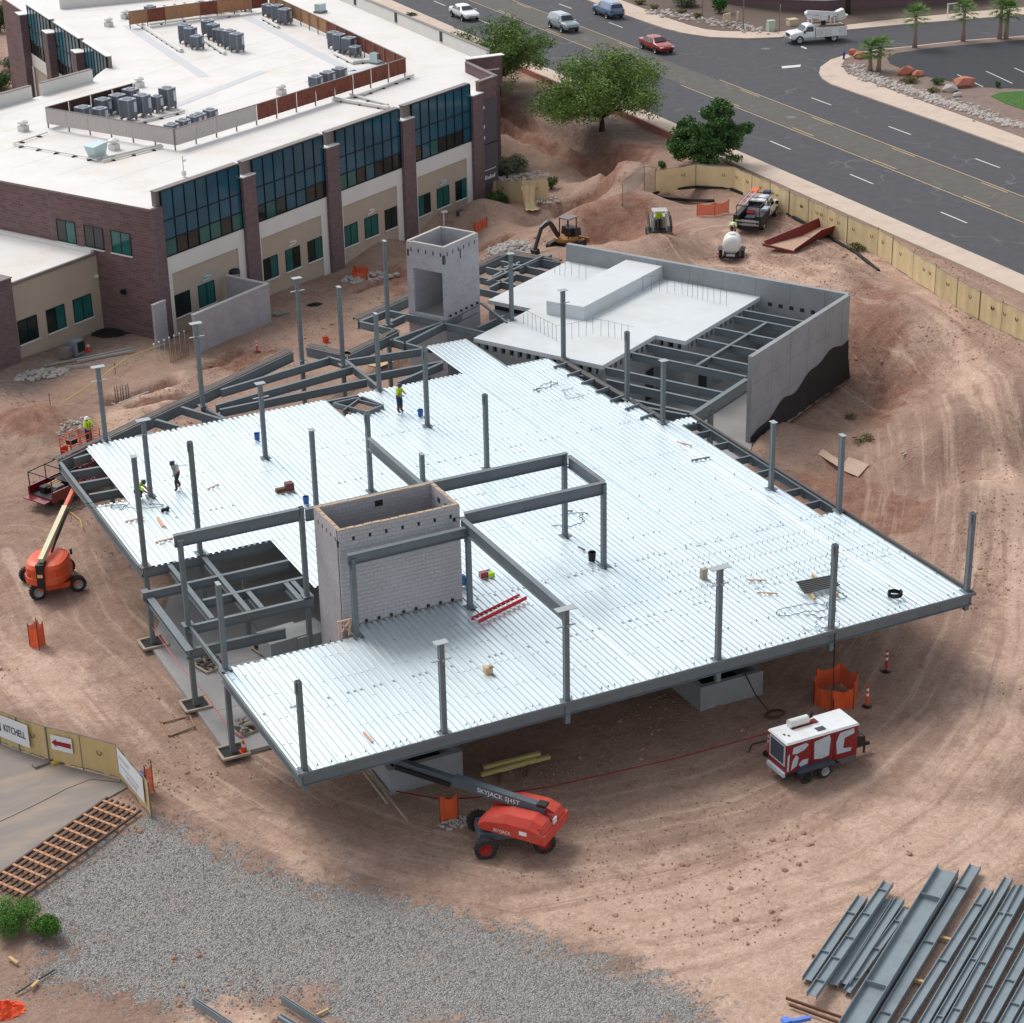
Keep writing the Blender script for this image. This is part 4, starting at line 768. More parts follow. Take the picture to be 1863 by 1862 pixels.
# vault-side framing
def bg(a, b, z=4.12, d=.5, bf=.2): return beam(g2w(*a, z), g2w(*b, z), d, bf)
bg((-2.9, -42.9), (3.8, -42.9), 4.15, .8, .3)
for u, v0, v1 in ((-2.5, -38.9, -42.7), (-.5, -35.8, -42.7), (1.2, -34.75, -42.7), (4.2, -34.75, -42.7), (6.05, -34.75, -42.7), (8.5, -36.9, -42.7), (10.85, -36.9, -42.7), (13.4, -36.9, -42.7), (14.75, -36.9, -42.7)): bg((u, v0), (u, v1))
bg((4.3, -39.25), (13.3, -39.25), 4.14, .3); bg((-3.5, -36.5), (-3.0, -42.7), 4.15)
column(*g2w(-.53, -42.88)[:2], 0, 3.6, .26, 0, False)

# ---- metal deck
deck = thing('metal_deck', 'shiny galvanised corrugated metal floor deck covering the steel frame', 'metal deck', (22.8, 66.9, 4.2))
PT = .305; DH = .07; prof = [(0, -DH), (.10, -DH), (.13, 0), (.275, 0)]
STR = [(22.8, 24.5, [(66.9, 76.7), (88.2, 96.5)]), (24.5, 29.4, [(66.9, 76.7), (88.2, 104.7)]), (29.4, 35.0, [(66.9, 77.7), (82.3, 104.7)]), (35.0, 38.9, [(66.9, 104.7)]), (38.9, 40.85, [(66.9, 101.9)]), (40.85, 47.7, [(66.9, 104.7)]), (47.7, 50.42, [(66.9, 110.1)]), (50.42, 53.38, [(66.9, 104.45)]), (53.38, 54.15, [(66.9, 95.9)]), (54.15, 54.92, [(66.9, 92.0)]), (54.92, 56.1, [(66.9, 77.5), (91.3, 92.1)])]
def sheet(x0, x1, y0, y1, z):
    xs_ = []; k = 0; x = x0
    while x < x1-1e-6:
        for dx, dz in prof:
            if x+dx <= x1+1e-6: xs_.append((x+dx, dz))
        x += PT
    xs_.append((x1, -DH)); b = WMB(); V = []; F = []
    for yy_ in (y0, y1):
        for a, dz in xs_: V.append((a, yy_, z+dz))
    m = len(xs_)
    for i in range(m-1): F.append((i, i+1, m+i+1, m+i))
    b.add(V, F); return b
for (x0, x1, segs) in STR:
    for (y0, y1) in segs:
        cuts = [y0]+[c for c in (77.6, 88.2, 98.1) if y0+1 < c < y1-1]+[y1]
        x = x0; i = 0
        while x < x1-.05:
            xe = min(x+3*PT, x1)
            for j, (a, b_) in enumerate(zip(cuts[:-1], cuts[1:])):
                o = sheet(x, xe, a, b_+(.04 if b_ != y1 else 0), DECK+.004*(j % 2)).obj('deck_sheet', M_deck, deck); o.rotation_euler = (0, random.uniform(-.004, .004), 0)
            x = xe; i += 1
tie = WMB(); wl = WMB()
def indeck(x, y):
    for x0, x1, segs in STR:
        if x0+.05 < x < x1-.05: return any(a+.1 < y < b-.1 for a, b in segs)
    return False
for yr in np.arange(67.25, 104, 2.08):
    k = 0; x = 22.8+.20
    while x < 56:
        if indeck(x, yr) and random.random() < (.5 if yr < 80 else .28):
            c = (x+random.uniform(-.02, .02), yr+random.uniform(-.04, .04), DECK+.006)
            wl.box(c, (.07+.05*random.random(), .03, .01), rz=random.uniform(-.3, .3))
            if x > 44 and yr < 88 and random.random() < .5 or yr < 67.5: tie.cyl((c[0], c[1], DECK), (c[0]+.01, c[1], DECK+.10), .016, n=5)
        x += PT
for yr in (72.6, 73.4, 75.0, 76.2):
    x = 44.2
    while x < 55.5: tie.cyl((x, yr, DECK), (x, yr, DECK+.10), .016, n=5); x += PT
o = wl.obj('weld_mark', pm('weld_dark', rgb(104, 110, 112), .8), deck, kind='stuff'); o = tie.obj('shear_stud', pm('stud_steel', rgb(92, 90, 86), .5, metal=.4), deck, kind='stuff')

# ---- block stair tower on the deck
tw = thing('block_stair_tower', 'large rectangular grey concrete-block tower rising through the metal deck', 'block tower', (32.05, 79.2, 0))
X0, X1, Y0, Y1, ZT, T = 29.05, 35.05, 77.75, 80.75, 9.1, .2
F_ = .09
q = WMB(); q.bb((X0+.003, Y0+F_, 0), (X1-.003, Y0+T, ZT-.03)); q.obj('wall_core', M_dark, tw)  # core coloured dark so the block holes look deeply shaded
WMB().bb((X0, Y1-T, 0), (X1, Y1, ZT)).obj('wall', M_cmub, tw)
WMB().bb((X0, Y0+T+.003, 0), (X0+T, Y1-T-.003, ZT)).obj('wall', M_cmub, tw); WMB().bb((X1-T, Y0+T+.003, 0), (X1, Y1-T-.003, ZT)).obj('wall', M_cmub, tw)
WMB().bb((X0+T, Y0+T, 3.6), (X1-T, Y1-T, 4.0)).obj('landing', M_slab, tw)
blk = {}
def block(w, x, z, parent, y=Y0):
    k = round(w, 2)
    if k not in blk:
        b = MB(); b.box((0, F_/2, 0), (w, F_, .188)); me_ = b.mesh('block'); me_.materials.append(M_cmu); blk[k] = me_
    o = bpy.data.objects.new('block', blk[k]); col.objects.link(o); o.parent = parent; o.location = (x-32.05, y+random.uniform(-.004, .004)-79.2, z); return o
nrow = 24; lower = WMB(); cnt = 0
for r in range(nrow):
    z = ZT-.1-r*.2; off = (r % 2)*.2; x = X0
    while x < X1-.02:
        w = .4-off if x == X0 and off else .4; w = min(w, X1-x); ww = w-.010; xc = x+w/2
        hole = r == 2 and (int(round((x-X0)/.4)) % 2 == 1) and x > X0+.3
        big = r in (2, 3) and x > X1-.85 and x < X1-.45
        if cnt >= 296: lower.bb((xc-ww/2, Y0, z-.094), (xc+ww/2, Y0+F_, z+.094))
        elif hole: block(ww-.13, xc-.065, z, tw); cnt += 1
        elif big: block(ww-.16, xc-.08, z, tw); cnt += 1
        else: block(ww, xc, z, tw); cnt += 1
        x += w
lower.obj('lower_block', M_cmu, tw, kind='stuff')
WMB().bb((X0+.001, Y0+.05, 0), (X1-.001, Y0+F_-.002, ZT-.2*nrow)).obj('wall', M_cmub, tw)
q = WMB()
for a, b_ in (((X0, Y0), (X1, Y0+T)), ((X0, Y1-T), (X1, Y1)), ((X0, Y0+T), (X0+T, Y1-T)), ((X1-T, Y0+T), (X1, Y1-T))):
    n_ = int(max(b_[0]-a[0], b_[1]-a[1])/.4)
    for k in range(n_):
        if b_[0]-a[0] > 1: q.bb((a[0]+(b_[0]-a[0])*k/n_+.01, a[1]+.01, ZT+.001), (a[0]+(b_[0]-a[0])*(k+1)/n_-.03, b_[1]-.01, ZT+.015+.03*random.random()))
        else: q.bb((a[0]+.01, a[1]+(b_[1]-a[1])*k/n_+.01, ZT+.001), (b_[0]-.01, a[1]+(b_[1]-a[1])*(k+1)/n_-.03, ZT+.015+.03*random.random()))
q.obj('top_course', M_rim, tw)
q = WMB()
for k in range(5): q.bb((X0-.004, Y0+.35+k*.52, ZT-.62), (X0+.02, Y0+.45+k*.52, ZT-.42))  # thin dark boxes on the face imitate the shade of hollow pockets
for k in range(4): q.bb((X0-.004, Y0+.6+k*.4, 2.5), (X0+.02, Y0+.72+k*.4, 2.75))
for k in range(9): q.box((X0+.5+k*.62, Y0-.04, DECK+.10), (.12, .08, .12))
q.bb((X0-.02, Y0+.0, 8.3), (X0+.03, Y0+.2, 8.62)); q.bb((32.0, Y1-T-.008, 8.55), (32.4, Y1-T-.001, 8.85)); q.bb((X1-T-.008, 78.7, 8.5), (X1-T-.001, 79.0, 8.75)); q.bb((X1-T-.008, 79.5, 8.5), (X1-T-.001, 79.8, 8.75))
q.obj('anchor_pocket', M_dark, tw, kind='stuff')

# ---- block lift shaft by the office
sh = thing('block_lift_shaft', 'square pale grey block shaft with a tall opening beside the office', 'block tower', g2w(4.85, -20.1), A2)
sx0, sx1, sy0, sy1 = -1.9, 1.9, -1.5, 1.5; zt = 9.05; s_ = MB()
MB().bb((sx0, sy0, 0), (sx1, sy0+.2, zt)).obj('wall', M_cmub2, sh); MB().bb((sx0, sy1-.2, 0), (sx1, sy1, zt)).obj('wall', M_cmub2, sh); MB().bb((sx1-.2, sy0+.203, 0), (sx1, sy1-.203, zt)).obj('wall', M_cmub2, sh)
MB().bb((sx0, sy0+.203, 7.35), (sx0+.2, sy1-.203, zt)).obj('lintel', M_cmub2, sh); MB().bb((sx0, sy0+.203, 0), (sx0+.2, sy1-.203, 4.35)).obj('wall', M_cmub2, sh); MB().bb((sx0, sy1-.5, 4.353), (sx0+.2, sy1-.203, 7.347)).obj('jamb', M_cmub2, sh)
MB().bb((sx0+.2, sy0+.2, 3.9), (sx1-.2, sy1-.2, 4.0)).obj('pit_floor', M_slab, sh)
q = MB()
for k in range(5): q.bb((sx0-.012, sy0+.25+k*.58, zt-.62), (sx0+.01, sy0+.33+k*.58, zt-.36))  # thin dark boxes, painted shade in place of real hollows
for k in range(6): q.bb((sx0+.3+k*.6, sy0-.012, zt-.62), (sx0+.38+k*.6, sy0+.01, zt-.36))
for a in (sx0+.02, sx0+1.7): q.bb((a, sy0-.016, zt-1.1), (a+.1, sy0+.01, zt-.5))
q.bb((sx0-.016, sy0+.02, zt-1.1), (sx0+.01, sy0+.14, zt-.5)); q.bb((sx0-.016, sy1-.2, zt-.95), (sx0+.01, sy1-.08, zt-.5))
for k in range(6): q.box((sx0+.4+k*.6, sy0-.06, 4.42), (.1, .12, .14))
q.obj('anchor_pocket', M_dark, sh, kind='stuff')
q = MB()
for k in range(22):
    t = k/22; per = [(sx0+.1+t*3.6, sy0+.1), (sx0+.1+t*3.6, sy1-.1)]
    for c in per: q.box((c[0]+.06, c[1], zt+.02), (.13, .19, .035+.02*random.random()))
for k in range(14):
    for x in (sx0+.1, sx1-.1): q.box((x, sy0+.3+k*.17, zt+.02), (.19, .12, .035+.02*random.random()))
q.obj('top_course', pm('pale_mortar_rim', rgb(196, 190, 184), .95, var=.15, scale=4, dirt=rgb(190, 150, 110), dirt_amt=.6, dirt_scale=2), sh)

# ---- concrete vault
va = thing('concrete_vault', 'low concrete vault with smooth grey roof slabs and tall retaining walls', 'concrete structure', O2, A2)
PD = [(1.0, -25.1), (1.0, -34.6), (7.3, -34.6), (7.3, -36.75), (17.25, -36.75), (17.25, -21.7), (7.55, -21.7), (7.55, -25.1)]
def inset(poly, d):
    c = []; n_ = len(poly)
    ar = sum(poly[i][0]*poly[(i+1) % n_][1]-poly[(i+1) % n_][0]*poly[i][1] for i in range(n_)); sg = 1 if ar > 0 else -1
    for i in range(n_):
        p, a, b = Vector(poly[i]), Vector(poly[i-1]), Vector(poly[(i+1) % n_]); e1 = (p-a).normalized(); e2 = (b-p).normalized()
        n1 = Vector((-e1.y, e1.x))*sg; n2 = Vector((-e2.y, e2.x))*sg; c.append(tuple(p+n1*d+n2*d))
    return c
MB().prism(PD, 4.0, DECK).obj('roof_slab', M_vault, va); MB().prism(inset(PD, .02), -.2, 3.60).obj('wall', M_wallc, va); MB().prism(inset(PD, .30), 3.603, 3.997).obj('pocket_back', M_dark, va)  # pocket_back is coloured dark to deepen the shade in the recess
q = MB()
for i in range(5):
    a, b_ = Vector(PD[i]), Vector(PD[i+1])
    if i == 4: continue
    L = (b_-a).length; d = (b_-a)/L; n_ = int(L/.62); nn = Vector((-d.y, d.x))
    for k in range(n_+1):
        c = a+d*min(max(k*L/n_, .14), L-.14); q.box((c.x+nn.x*.16, c.y+nn.y*.16, 3.8), (.30, .28, .394), rz=math.atan2(d.y, d.x))
q.obj('pocket_pier', M_wallc, va, kind='stuff')
bk = [w2g(P(*z8(x, y), 5.17)) for x, y in ((520, 1078), (785, 1121), (1347, 828), (1098, 780))]
MB().prism([(p[0], p[1]) for p in bk], DECK+.002, 5.17).obj('raised_slab', M_vault, va)
MB().bb((17.25, -42.95, -.2), (17.6, -21.6, 5.5)).obj('retaining_wall', M_wallc, va)
rw_ = MB().bb((4.0, -43.15, -.3), (17.247, -42.85, 5.5)).obj('retaining_wall', M_wallc, va)
q = MB()
for k in range(5): q.bb((6.6+k*2.4, -43.155, -.2), (6.62+k*2.4, -43.148, 5.48))
for z in (1.9, 3.7): q.bb((4.02, -43.154, z), (17.24, -43.148, z+.015))
for k in range(6): q.bb((17.245, -41.4+k*2.5, 4.0), (17.252, -41.38+k*2.5, 5.48))
q.obj('form_joint', pm('form_joint_grey', rgb(108, 110, 111), .9), va)
q = MB()
for k in range(7): q.bb((17.235, -42.3+k*.78, 3.75), (17.249, -42.0+k*.78, 4.0))  # flat dark patches imitating shaded pockets, the wall is not cut
q.obj('beam_pocket', M_dark, va, kind='stuff')
# dark membrane along the foot of the wall
M_memb = pm('black_membrane', rgb(38, 37, 38), .75, var=.2, scale=3, bump=.5, bscale=6)
q = MB(); V = []; F = []; n_ = 28
for k in range(n_+1):
    t = k/n_; u = 4.05+t*13.25; zt_ = .35+1.0*sstep(0, .35, t)+1.15*sstep(.35, .8, t)+.15*math.sin(t*25); off = -43.20-.05*abs(math.sin(k*1.9)); V += [(u, off-.14-.06*math.sin(k*2.3), -.15), (u, off, zt_*.55), (u, -43.175, zt_)]
for k in range(n_):
    for j in range(2): a = k*3+j; F.append((a, a+3, a+4, a+1))
q.add(V, F).obj('membrane', M_memb, va)
# doors in the inner walls
for u, v, z in ((2.6, -34.63, 1.1), (.98, -33.2, 1.1)):
    MB().box((u, v, z), (1.0 if u > 2 else .03, .03 if u > 2 else 1.0, 2.2)).obj('door_opening', pm('dark_red_brown', rgb(70, 34, 30), .8), va)
MB().box((9.6, -36.78, 1.1), (1.0, .03, 2.2)).obj('door_opening', M_dark, va); MB().box((6.6, -34.63, 1.2), (.9, .03, 2.0)).obj('door_opening', M_dark, va)
M_rebar = pm('rebar_steel', rgb(96, 92, 90), .7, var=.2)
for lab, pts, h in (('row of thin rebar dowels along the front of the vault roof', [(360, 1240), (480, 1305), (590, 1362), (700, 1345), (850, 1312), (960, 1330), (1140, 1372)], 1.05), ('row of thin rebar dowels near the back wall of the vault roof', [(1200, 1010), (1320, 1010), (1480, 1032), (1660, 1082), (1835, 1120)], 1.1), ('small cluster of rebar dowels in the left recess of the vault roof', [(580, 885), (650, 905), (700, 900), (800, 925), (845, 905)], .95)):
    w = [P(*z8(*p), DECK) for p in pts]; o = thing('rebar_row', lab, 'rebar', (w[0][0], w[0][1], DECK), 0, 'rebar dowel rows'); q = WMB()
    for a, b_ in zip(w[:-1], w[1:]):
        L = np.linalg.norm(b_-a); n_ = max(1, int(L/.42))
        for k in range(n_): p = a+(b_-a)*k/n_; q.cyl(p, p+np.array([random.uniform(-.05, .05), random.uniform(-.05, .05), h]), .012, n=4)
        q.cyl(a+np.array([0, 0, h*.97]), b_+np.array([0, 0, h*.97]), .008, n=4)
    q.obj('bar', M_rebar, o, kind='stuff')
# ---- concrete footings under the front edge
for lab, pts in (('hollow concrete pier box under the front deck edge beside the compressor trailer', ((1274, 1295), (1387.4, 1263.5), (1221, 1251))), ('hollow concrete pier box under the front deck edge above the red boom lift', ((710.5, 1448.6), (842, 1411), (668, 1421)))):
    a, b_, c = [P(*p, -.1)[:2] for p in pts]; w = np.linalg.norm(b_-a); a = np.array(a); dp = 3.0
    o = thing('pier_box', lab, 'concrete footing', (a[0], a[1], -.15), 0, 'concrete pier boxes')
    for lo, hi in (((0, 0, 0), (w, .25, 1.3)), ((0, dp-.25, 0), (w, dp, 1.3)), ((0, .253, 0), (.25, dp-.253, 1.3)), ((w-.25, .253, 0), (w, dp-.253, 1.3))): MB().bb(lo, hi).obj('wall', M_wallc, o)
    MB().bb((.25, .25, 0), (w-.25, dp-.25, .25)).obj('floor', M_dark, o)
# ---- block screen wall and pillar by the office
sw = thing('block_screen_wall', 'L-shaped grey block screen wall standing in front of the office', 'wall', g2w(-2, -4.2), A2)
MB().bb((0, 0, -.3), (7.8, .2, 2.92)).obj('wall', M_cmub2, sw); MB().bb((7.6, .203, -.3), (7.8, 3.9, 2.92)).obj('wall', M_cmub2, sw)
M_pale = pm('pale_cap', rgb(186, 184, 182), .9, var=.06); MB().bb((-.03, -.04, 2.923), (7.84, .24, 2.99)).obj('coping', M_pale, sw); MB().bb((7.56, .243, 2.923), (7.84, 3.9, 2.99)).obj('coping', M_pale, sw)
pl = thing('block_pillar', 'narrow freestanding grey block pillar against the brick office corner', 'wall', g2w(-2.35, -.9), A2); MB().bb((0, 0, -.3), (1.2, .2, 3.15)).obj('wall', M_cmub2, pl); MB().bb((-.03, -.03, 3.153), (1.23, .23, 3.2)).obj('coping', M_pale, pl)
# ================================================================ VEHICLES AND MACHINES
M_tyre = pm('tyre_rubber', rgb(44, 43, 43), .9, var=.15, scale=8, dirt=rgb(120, 100, 86), dirt_amt=.5, dirt_scale=3); M_rim = pm('rim_metal', rgb(170, 172, 174), .35, metal=.6); M_blk = pm('black_paint', rgb(28, 28, 30), .45, var=.1); M_cglass = pm('car_glass', rgb(30, 38, 44), .06, var=.1, spec=.7)
M_lampw = pm('lamp_white', rgb(226, 228, 226), .2); M_lampr = pm('lamp_red', rgb(150, 24, 22), .3); M_chrome = pm('chrome', rgb(190, 192, 194), .25, metal=.8)
def paint(n, c, r=.28): return pm(n, c, r, var=.04, scale=1.2, coat=.6, spec=.5)
M_silver = paint('silver_paint', rgb(140, 152, 156)); M_bluec = paint('slate_blue_paint', rgb(86, 110, 142)); M_redc = paint('red_car_paint', rgb(150, 30, 32)); M_whitep = paint('white_paint', rgb(228, 230, 232)); M_maroonp = paint('dark_red_pickup_paint', rgb(120, 20, 26))
def text_obj(txt, size, mat, parent, loc, rot, name='lettering', depth=.004, sx=1.0):
    cu = bpy.data.curves.new('t', 'FONT'); cu.body = txt; cu.size = size; cu.extrude = depth; cu.align_x = 'CENTER'; cu.align_y = 'CENTER'; cu.space_character = 1.0
    to = bpy.data.objects.new('t', cu); col.objects.link(to); dg = bpy.context.evaluated_depsgraph_get(); me_ = bpy.data.meshes.new_from_object(to.evaluated_get(dg)); bpy.data.objects.remove(to); bpy.data.curves.remove(cu)
    o = bpy.data.objects.new(name, me_); me_.name = name; col.objects.link(o); me_.materials.clear(); me_.materials.append(mat); o.parent = parent; o.location = loc; o.rotation_euler = rot; o.scale = (sx, 1, 1); return o
_wm = {}
def wheel(parent, loc, r=.34, w=.24, rim=None, side=1, name='wheel', tread=False):
    rim = rim or M_rim; k = (r, w, rim.name, tread)
    if k not in _wm:
        t_ = MB(); t_.lathe([(r*.62, -w/2), (r*.9, -w/2), (r, -w*.36), (r, w*.36), (r*.9, w/2), (r*.62, w/2)], n=22, axis='Y', cap=False)
        if tread:
            for j in range(18):
                a = 2*math.pi*j/18
                for s in (-1, 1): t_.box((math.cos(a+s*.06)*r, s*w*.22, math.sin(a+s*.06)*r), (.05, w*.42, .07), ry=-a)
        d = MB(); d.lathe([(0, -w*.30), (r*.25, -w*.34), (r*.3, -w*.2), (r*.55, -w*.26), (r*.64, -w*.44), (r*.64, w*.44), (r*.55, w*.26), (r*.3, w*.2), (r*.25, w*.34), (0, w*.30)], n=22, axis='Y')
        a, b = t_.mesh('tyre'), d.mesh('rim'); a.materials.append(M_tyre); b.materials.append(rim); _wm[k] = (a, b)
    a, b = _wm[k]; o = bpy.data.objects.new(name, None); o.empty_display_size = .1; col.objects.link(o); o.parent = parent; o.location = loc
    for nm, m_ in (('tyre', a), ('rim', b)): c = bpy.data.objects.new(nm, m_); col.objects.link(c); c.parent = o
    return o
def loft(st, closed_ends=True):
    """body from stations (x, half width, z bottom, z belt, roof half width, z roof)"""
    b = MB(); k = 0; n_ = 12
    for x, hw, z0, zb, rw_, zr in st:
        half = [(hw*.86, z0), (hw*.98, z0+.16), (hw, (z0+zb)/2), (hw*.96, zb), (rw_, zr-.05*(zr > zb+.1)), (rw_*.72, zr+.015)]
        for y, z in half: b.v.append((x, y, z))
        for y, z in half[::-1]: b.v.append((x, -y, z))
    for i in range(len(st)-1):
        for j in range(n_): a = i*n_+j; c = i*n_+(j+1) % n_; b.f.append((a, c, c+n_, a+n_))
    b.f.append(tuple(range(n_))); e = (len(st)-1)*n_; b.f.append(tuple(e+n_-1-j for j in range(n_)))
    return b
def sidewin(o, st, x0, x1, hw, zb, rw_, zr, t0=.12, t1=.86, sl0=0, sl1=0):
    for s in (-1, 1):
        p = lambda t: (hw*.96*(1-t)+rw_*t+.012, zb*(1-t)+(zr-.05)*t); (y0, za), (y1, zc) = p(t0), p(t1); q = MB(); V = [(x0, s*y0, za), (x1, s*y0, za), (x1-sl1, s*y1, zc), (x0+sl0, s*y1, zc)]
        q.add(V+[(a, b-s*.02, c) for a, b, c in V], [(0, 1, 2, 3), (7, 6, 5, 4), (0, 4, 5, 1), (1, 5, 6, 2), (2, 6, 7, 3), (3, 7, 4, 0)]); q.obj('side_window', M_cglass, o)
def quadpart(name, o, mat, V, t=.015):
    n_ = (Vector(V[1])-Vector(V[0])).cross(Vector(V[2])-Vector(V[0])).normalized()*t; q = MB(); q.add([tuple(Vector(p)+n_) for p in V]+[tuple(Vector(p)-n_*.3) for p in V], [(0, 1, 2, 3), (7, 6, 5, 4), (0, 4, 5, 1), (1, 5, 6, 2), (2, 6, 7, 3), (3, 7, 4, 0)]); return q.obj(name, mat, o)
def car(label, cat, loc, hd, mat, kind='suv', name='parked_car'):
    o = thing(name, label, cat, loc, R_(hd))
    if kind == 'suv': st = [(-2.30, .80, .40, .80, .72, .84), (-2.22, .88, .34, .98, .74, 1.10), (-1.98, .91, .32, 1.0, .66, 1.56), (-1.6, .92, .32, 1.0, .66, 1.66), (.25, .92, .32, .99, .66, 1.67), (.62, .92, .32, .98, .65, 1.58), (1.18, .92, .32, .97, .78, 1.08), (1.9, .90, .34, .92, .74, 1.0), (2.24, .82, .38, .80, .66, .86), (2.34, .70, .42, .62, .56, .66)]; wx = 1.38; r = .36; zr = 1.67; xa, xb = -1.75, .78; ws = ((.62, 1.58, .65), (1.18, 1.08, .78)); rs = ((-1.98, 1.56, .66), (-2.22, 1.1, .74))
    else: st = [(-2.35, .76, .42, .78, .66, .82), (-2.25, .86, .34, .92, .74, .98), (-1.7, .90, .30, .93, .72, 1.05), (-1.05, .91, .30, .93, .60, 1.40), (-.3, .91, .30, .92, .60, 1.45), (.35, .91, .30, .91, .60, 1.38), (1.0, .91, .30, .90, .74, .98), (1.9, .88, .32, .82, .70, .86), (2.25, .80, .36, .72, .62, .74), (2.35, .66, .40, .58, .54, .6)]; wx = 1.4; r = .33; zr = 1.43; xa, xb = -1.45, .72; ws = ((.35, 1.38, .60), (1.0, .98, .74)); rs = ((-1.05, 1.40, .60), (-1.7, 1.05, .72))
    loft(st).obj('body', mat, o, smooth=False, recenter=False)
    zb = .98 if kind == 'suv' else .92; md = (xa+xb)/2
    sidewin(o, st, xa, md-.04, .915, zb, .645 if kind == 'suv' else .6, zr-.02, sl0=.28); sidewin(o, st, md+.04, xb, .915, zb, .645 if kind == 'suv' else .6, zr-.02, sl1=.34)
    for nm, (a, b) in (('windshield', ws), ('rear_window', rs)):
        f = 1 if a[0] < b[0] else -1; x0, z0, y0 = a; x1, z1, y1 = b; x0 += .06*f; x1 -= .05*f; z0 -= .06; z1 += .06; y0 *= .88; y1 *= .86
        quadpart(nm, o, M_cglass, [(x0, y0*f, z0+.02), (x0, -y0*f, z0+.02), (x1, -y1*f, z1+.02), (x1, y1*f, z1+.02)][::(1 if f > 0 else 1)], .03)
    for x in (-wx, wx):
        for s in (-1, 1): wheel(o, (x, s*.85, r), r, .24); q = MB().lathe([(r*1.16, -.01), (r*1.16, .01), (0, .012)], (x, s*.905, r+.02), n=18, axis='Y'); q.obj('wheel_arch', M_blk, o)
    for s in (-1, 1): MB().box((2.22, s*.62, .70), (.14, .34, .12)).obj('headlight', M_lampw, o); MB().box((-2.25, s*.68, .86), (.10, .26, .16)).obj('taillight', M_lampr, o); MB().box((.82, s*.99, 1.02), (.14, .16, .12)).obj('mirror', mat, o)
    MB().box((2.31, 0, .5), (.08, 1.1, .2)).obj('grille', M_blk, o); MB().box((-2.29, 0, .48), (.1, 1.3, .16)).obj('bumper', M_blk, o)
    return o
car('silver crossover driving in the centre turn lane of the road', 'car', (100.6, 192.5, 4.01), -91.5, M_silver, 'suv', 'crossover_car')
car('slate blue crossover seen from behind near the far kerb', 'car', (108.1, 196.4, 4.006), 89, M_bluec, 'suv', 'crossover_car')
car('red sedan on the road beside the feathery tree', 'car', (103.75, 178.4, 4.006), -91.5, M_redc, 'sedan', 'sedan_car')
car('white sedan partly hidden behind the tree at the road', 'car', (94.3, 203.6, 4.006), -91, M_whitep, 'sedan', 'sedan_car')
tz = tz_(59.0, 252.0); car('white crossover parked behind the far left corner of the office', 'car', (59.5, 250.5, max(tz, .0)), 155, M_whitep, 'suv', 'crossover_car')

def pickup_base(o, mat, L=5.8, crew=True, bedopen=True, wheelr=.4, bedmat=None):
    """front half of a pickup: hood and cab; x forward, origin at centre"""
    xc = -.35 if crew else .35
    st = [(xc-.02, .95, .45, 1.12, .74, 1.78), (xc+.15, .96, .45, 1.12, .74, 1.86), (1.05, .96, .45, 1.12, .74, 1.84), (1.22, .96, .45, 1.12, .73, 1.76), (1.72, .96, .45, 1.12, .84, 1.22), (2.5, .95, .45, 1.08, .82, 1.16), (2.78, .92, .46, 1.0, .78, 1.06), (2.88, .84, .5, .8, .72, .86)]
    loft(st).obj('cab', mat, o, recenter=False)
    if crew: sidewin(o, st, xc+.12, .34, .955, 1.12, .74, 1.83); sidewin(o, st, .42, 1.38, .955, 1.12, .74, 1.82, sl1=.3)
    else: sidewin(o, st, xc+.1, 1.38, .955, 1.12, .74, 1.82, sl1=.3)
    quadpart('windshield', o, M_cglass, [(1.28, .62, 1.74), (1.28, -.62, 1.74), (1.68, -.72, 1.28), (1.68, .72, 1.28)], .03); quadpart('rear_window', o, M_cglass, [(xc-.02, -.6, 1.7), (xc-.02, .6, 1.7), (xc-.02, .66, 1.25), (xc-.02, -.66, 1.25)], .03)
    for s in (-1, 1): MB().box((2.84, s*.68, .92), (.1, .34, .2)).obj('headlight', M_lampw, o); MB().box((1.5, s*1.08, 1.22), (.12, .22, .24)).obj('mirror', M_blk, o)
    MB().box((2.90, 0, .88), (.06, .95, .32)).obj('grille', M_blk, o); MB().box((2.94, 0, .56), (.14, 1.8, .2)).obj('bumper', M_chrome, o)
    for x in (1.95, -1.75):
        for s in (-1, 1): wheel(o, (x, s*.84, wheelr), wheelr, .28)
    return xc
# --- dark red pickup with rack and lowered tailgate
o = thing('work_pickup', 'dark red pickup with ladder rack and lowered tailgate beside the steel frame', 'pickup truck', (24.75, 108.4, tz_(24.7, 108.4)), R_(28))
xc = pickup_base(o, M_maroonp, crew=True)
MB().bb((-2.85, -.9, .55), (-.4, .9, .72)).obj('bed_floor', M_blk, o)
for s in (-1, 1): MB().bb((-2.85, s*.96-.05, .5), (-.4, s*.96+.05, 1.12)).obj('bed_side', M_maroonp, o)
MB().bb((-.42, -.9, .72), (-.38, .9, 1.12)).obj('bed_front', M_maroonp, o); MB().box((-3.12, 0, .62), (.55, 1.75, .06)).obj('tailgate', M_maroonp, o); MB().box((-2.9, 0, .42), (.14, 1.8, .18)).obj('bumper', M_blk, o)
q = MB()
for s in (-1, 1):
    q.bar((-2.8, s*.93, 1.98), (1.3, s*.93, 2.02), .05)
    for x in (-2.75, -1.5, -.35, 1.2): q.bar((x, s*.93, 1.12), (x, s*.93, 2.0), .045)
for x in (-2.78, -1.5, -.3, 1.25): q.bar((x, -.93, 2.0), (x, .93, 2.0), .05)
q.obj('ladder_rack', M_blk, o); text_obj('RXT', .42, M_lampw, o, (.15, -.985, .85), (math.pi/2, 0, 0))
for nm, a, b in (('tool_box', (-.9, .2, .9), (.5, 1.2, .35)), ('generator', (-1.9, -.45, .95), (.6, .45, .45)), ('cooler', (-2.2, .3, .9), (.5, .4, .35))): MB().box(a, b).obj(nm, M_coping if nm == 'generator' else M_blk, o)
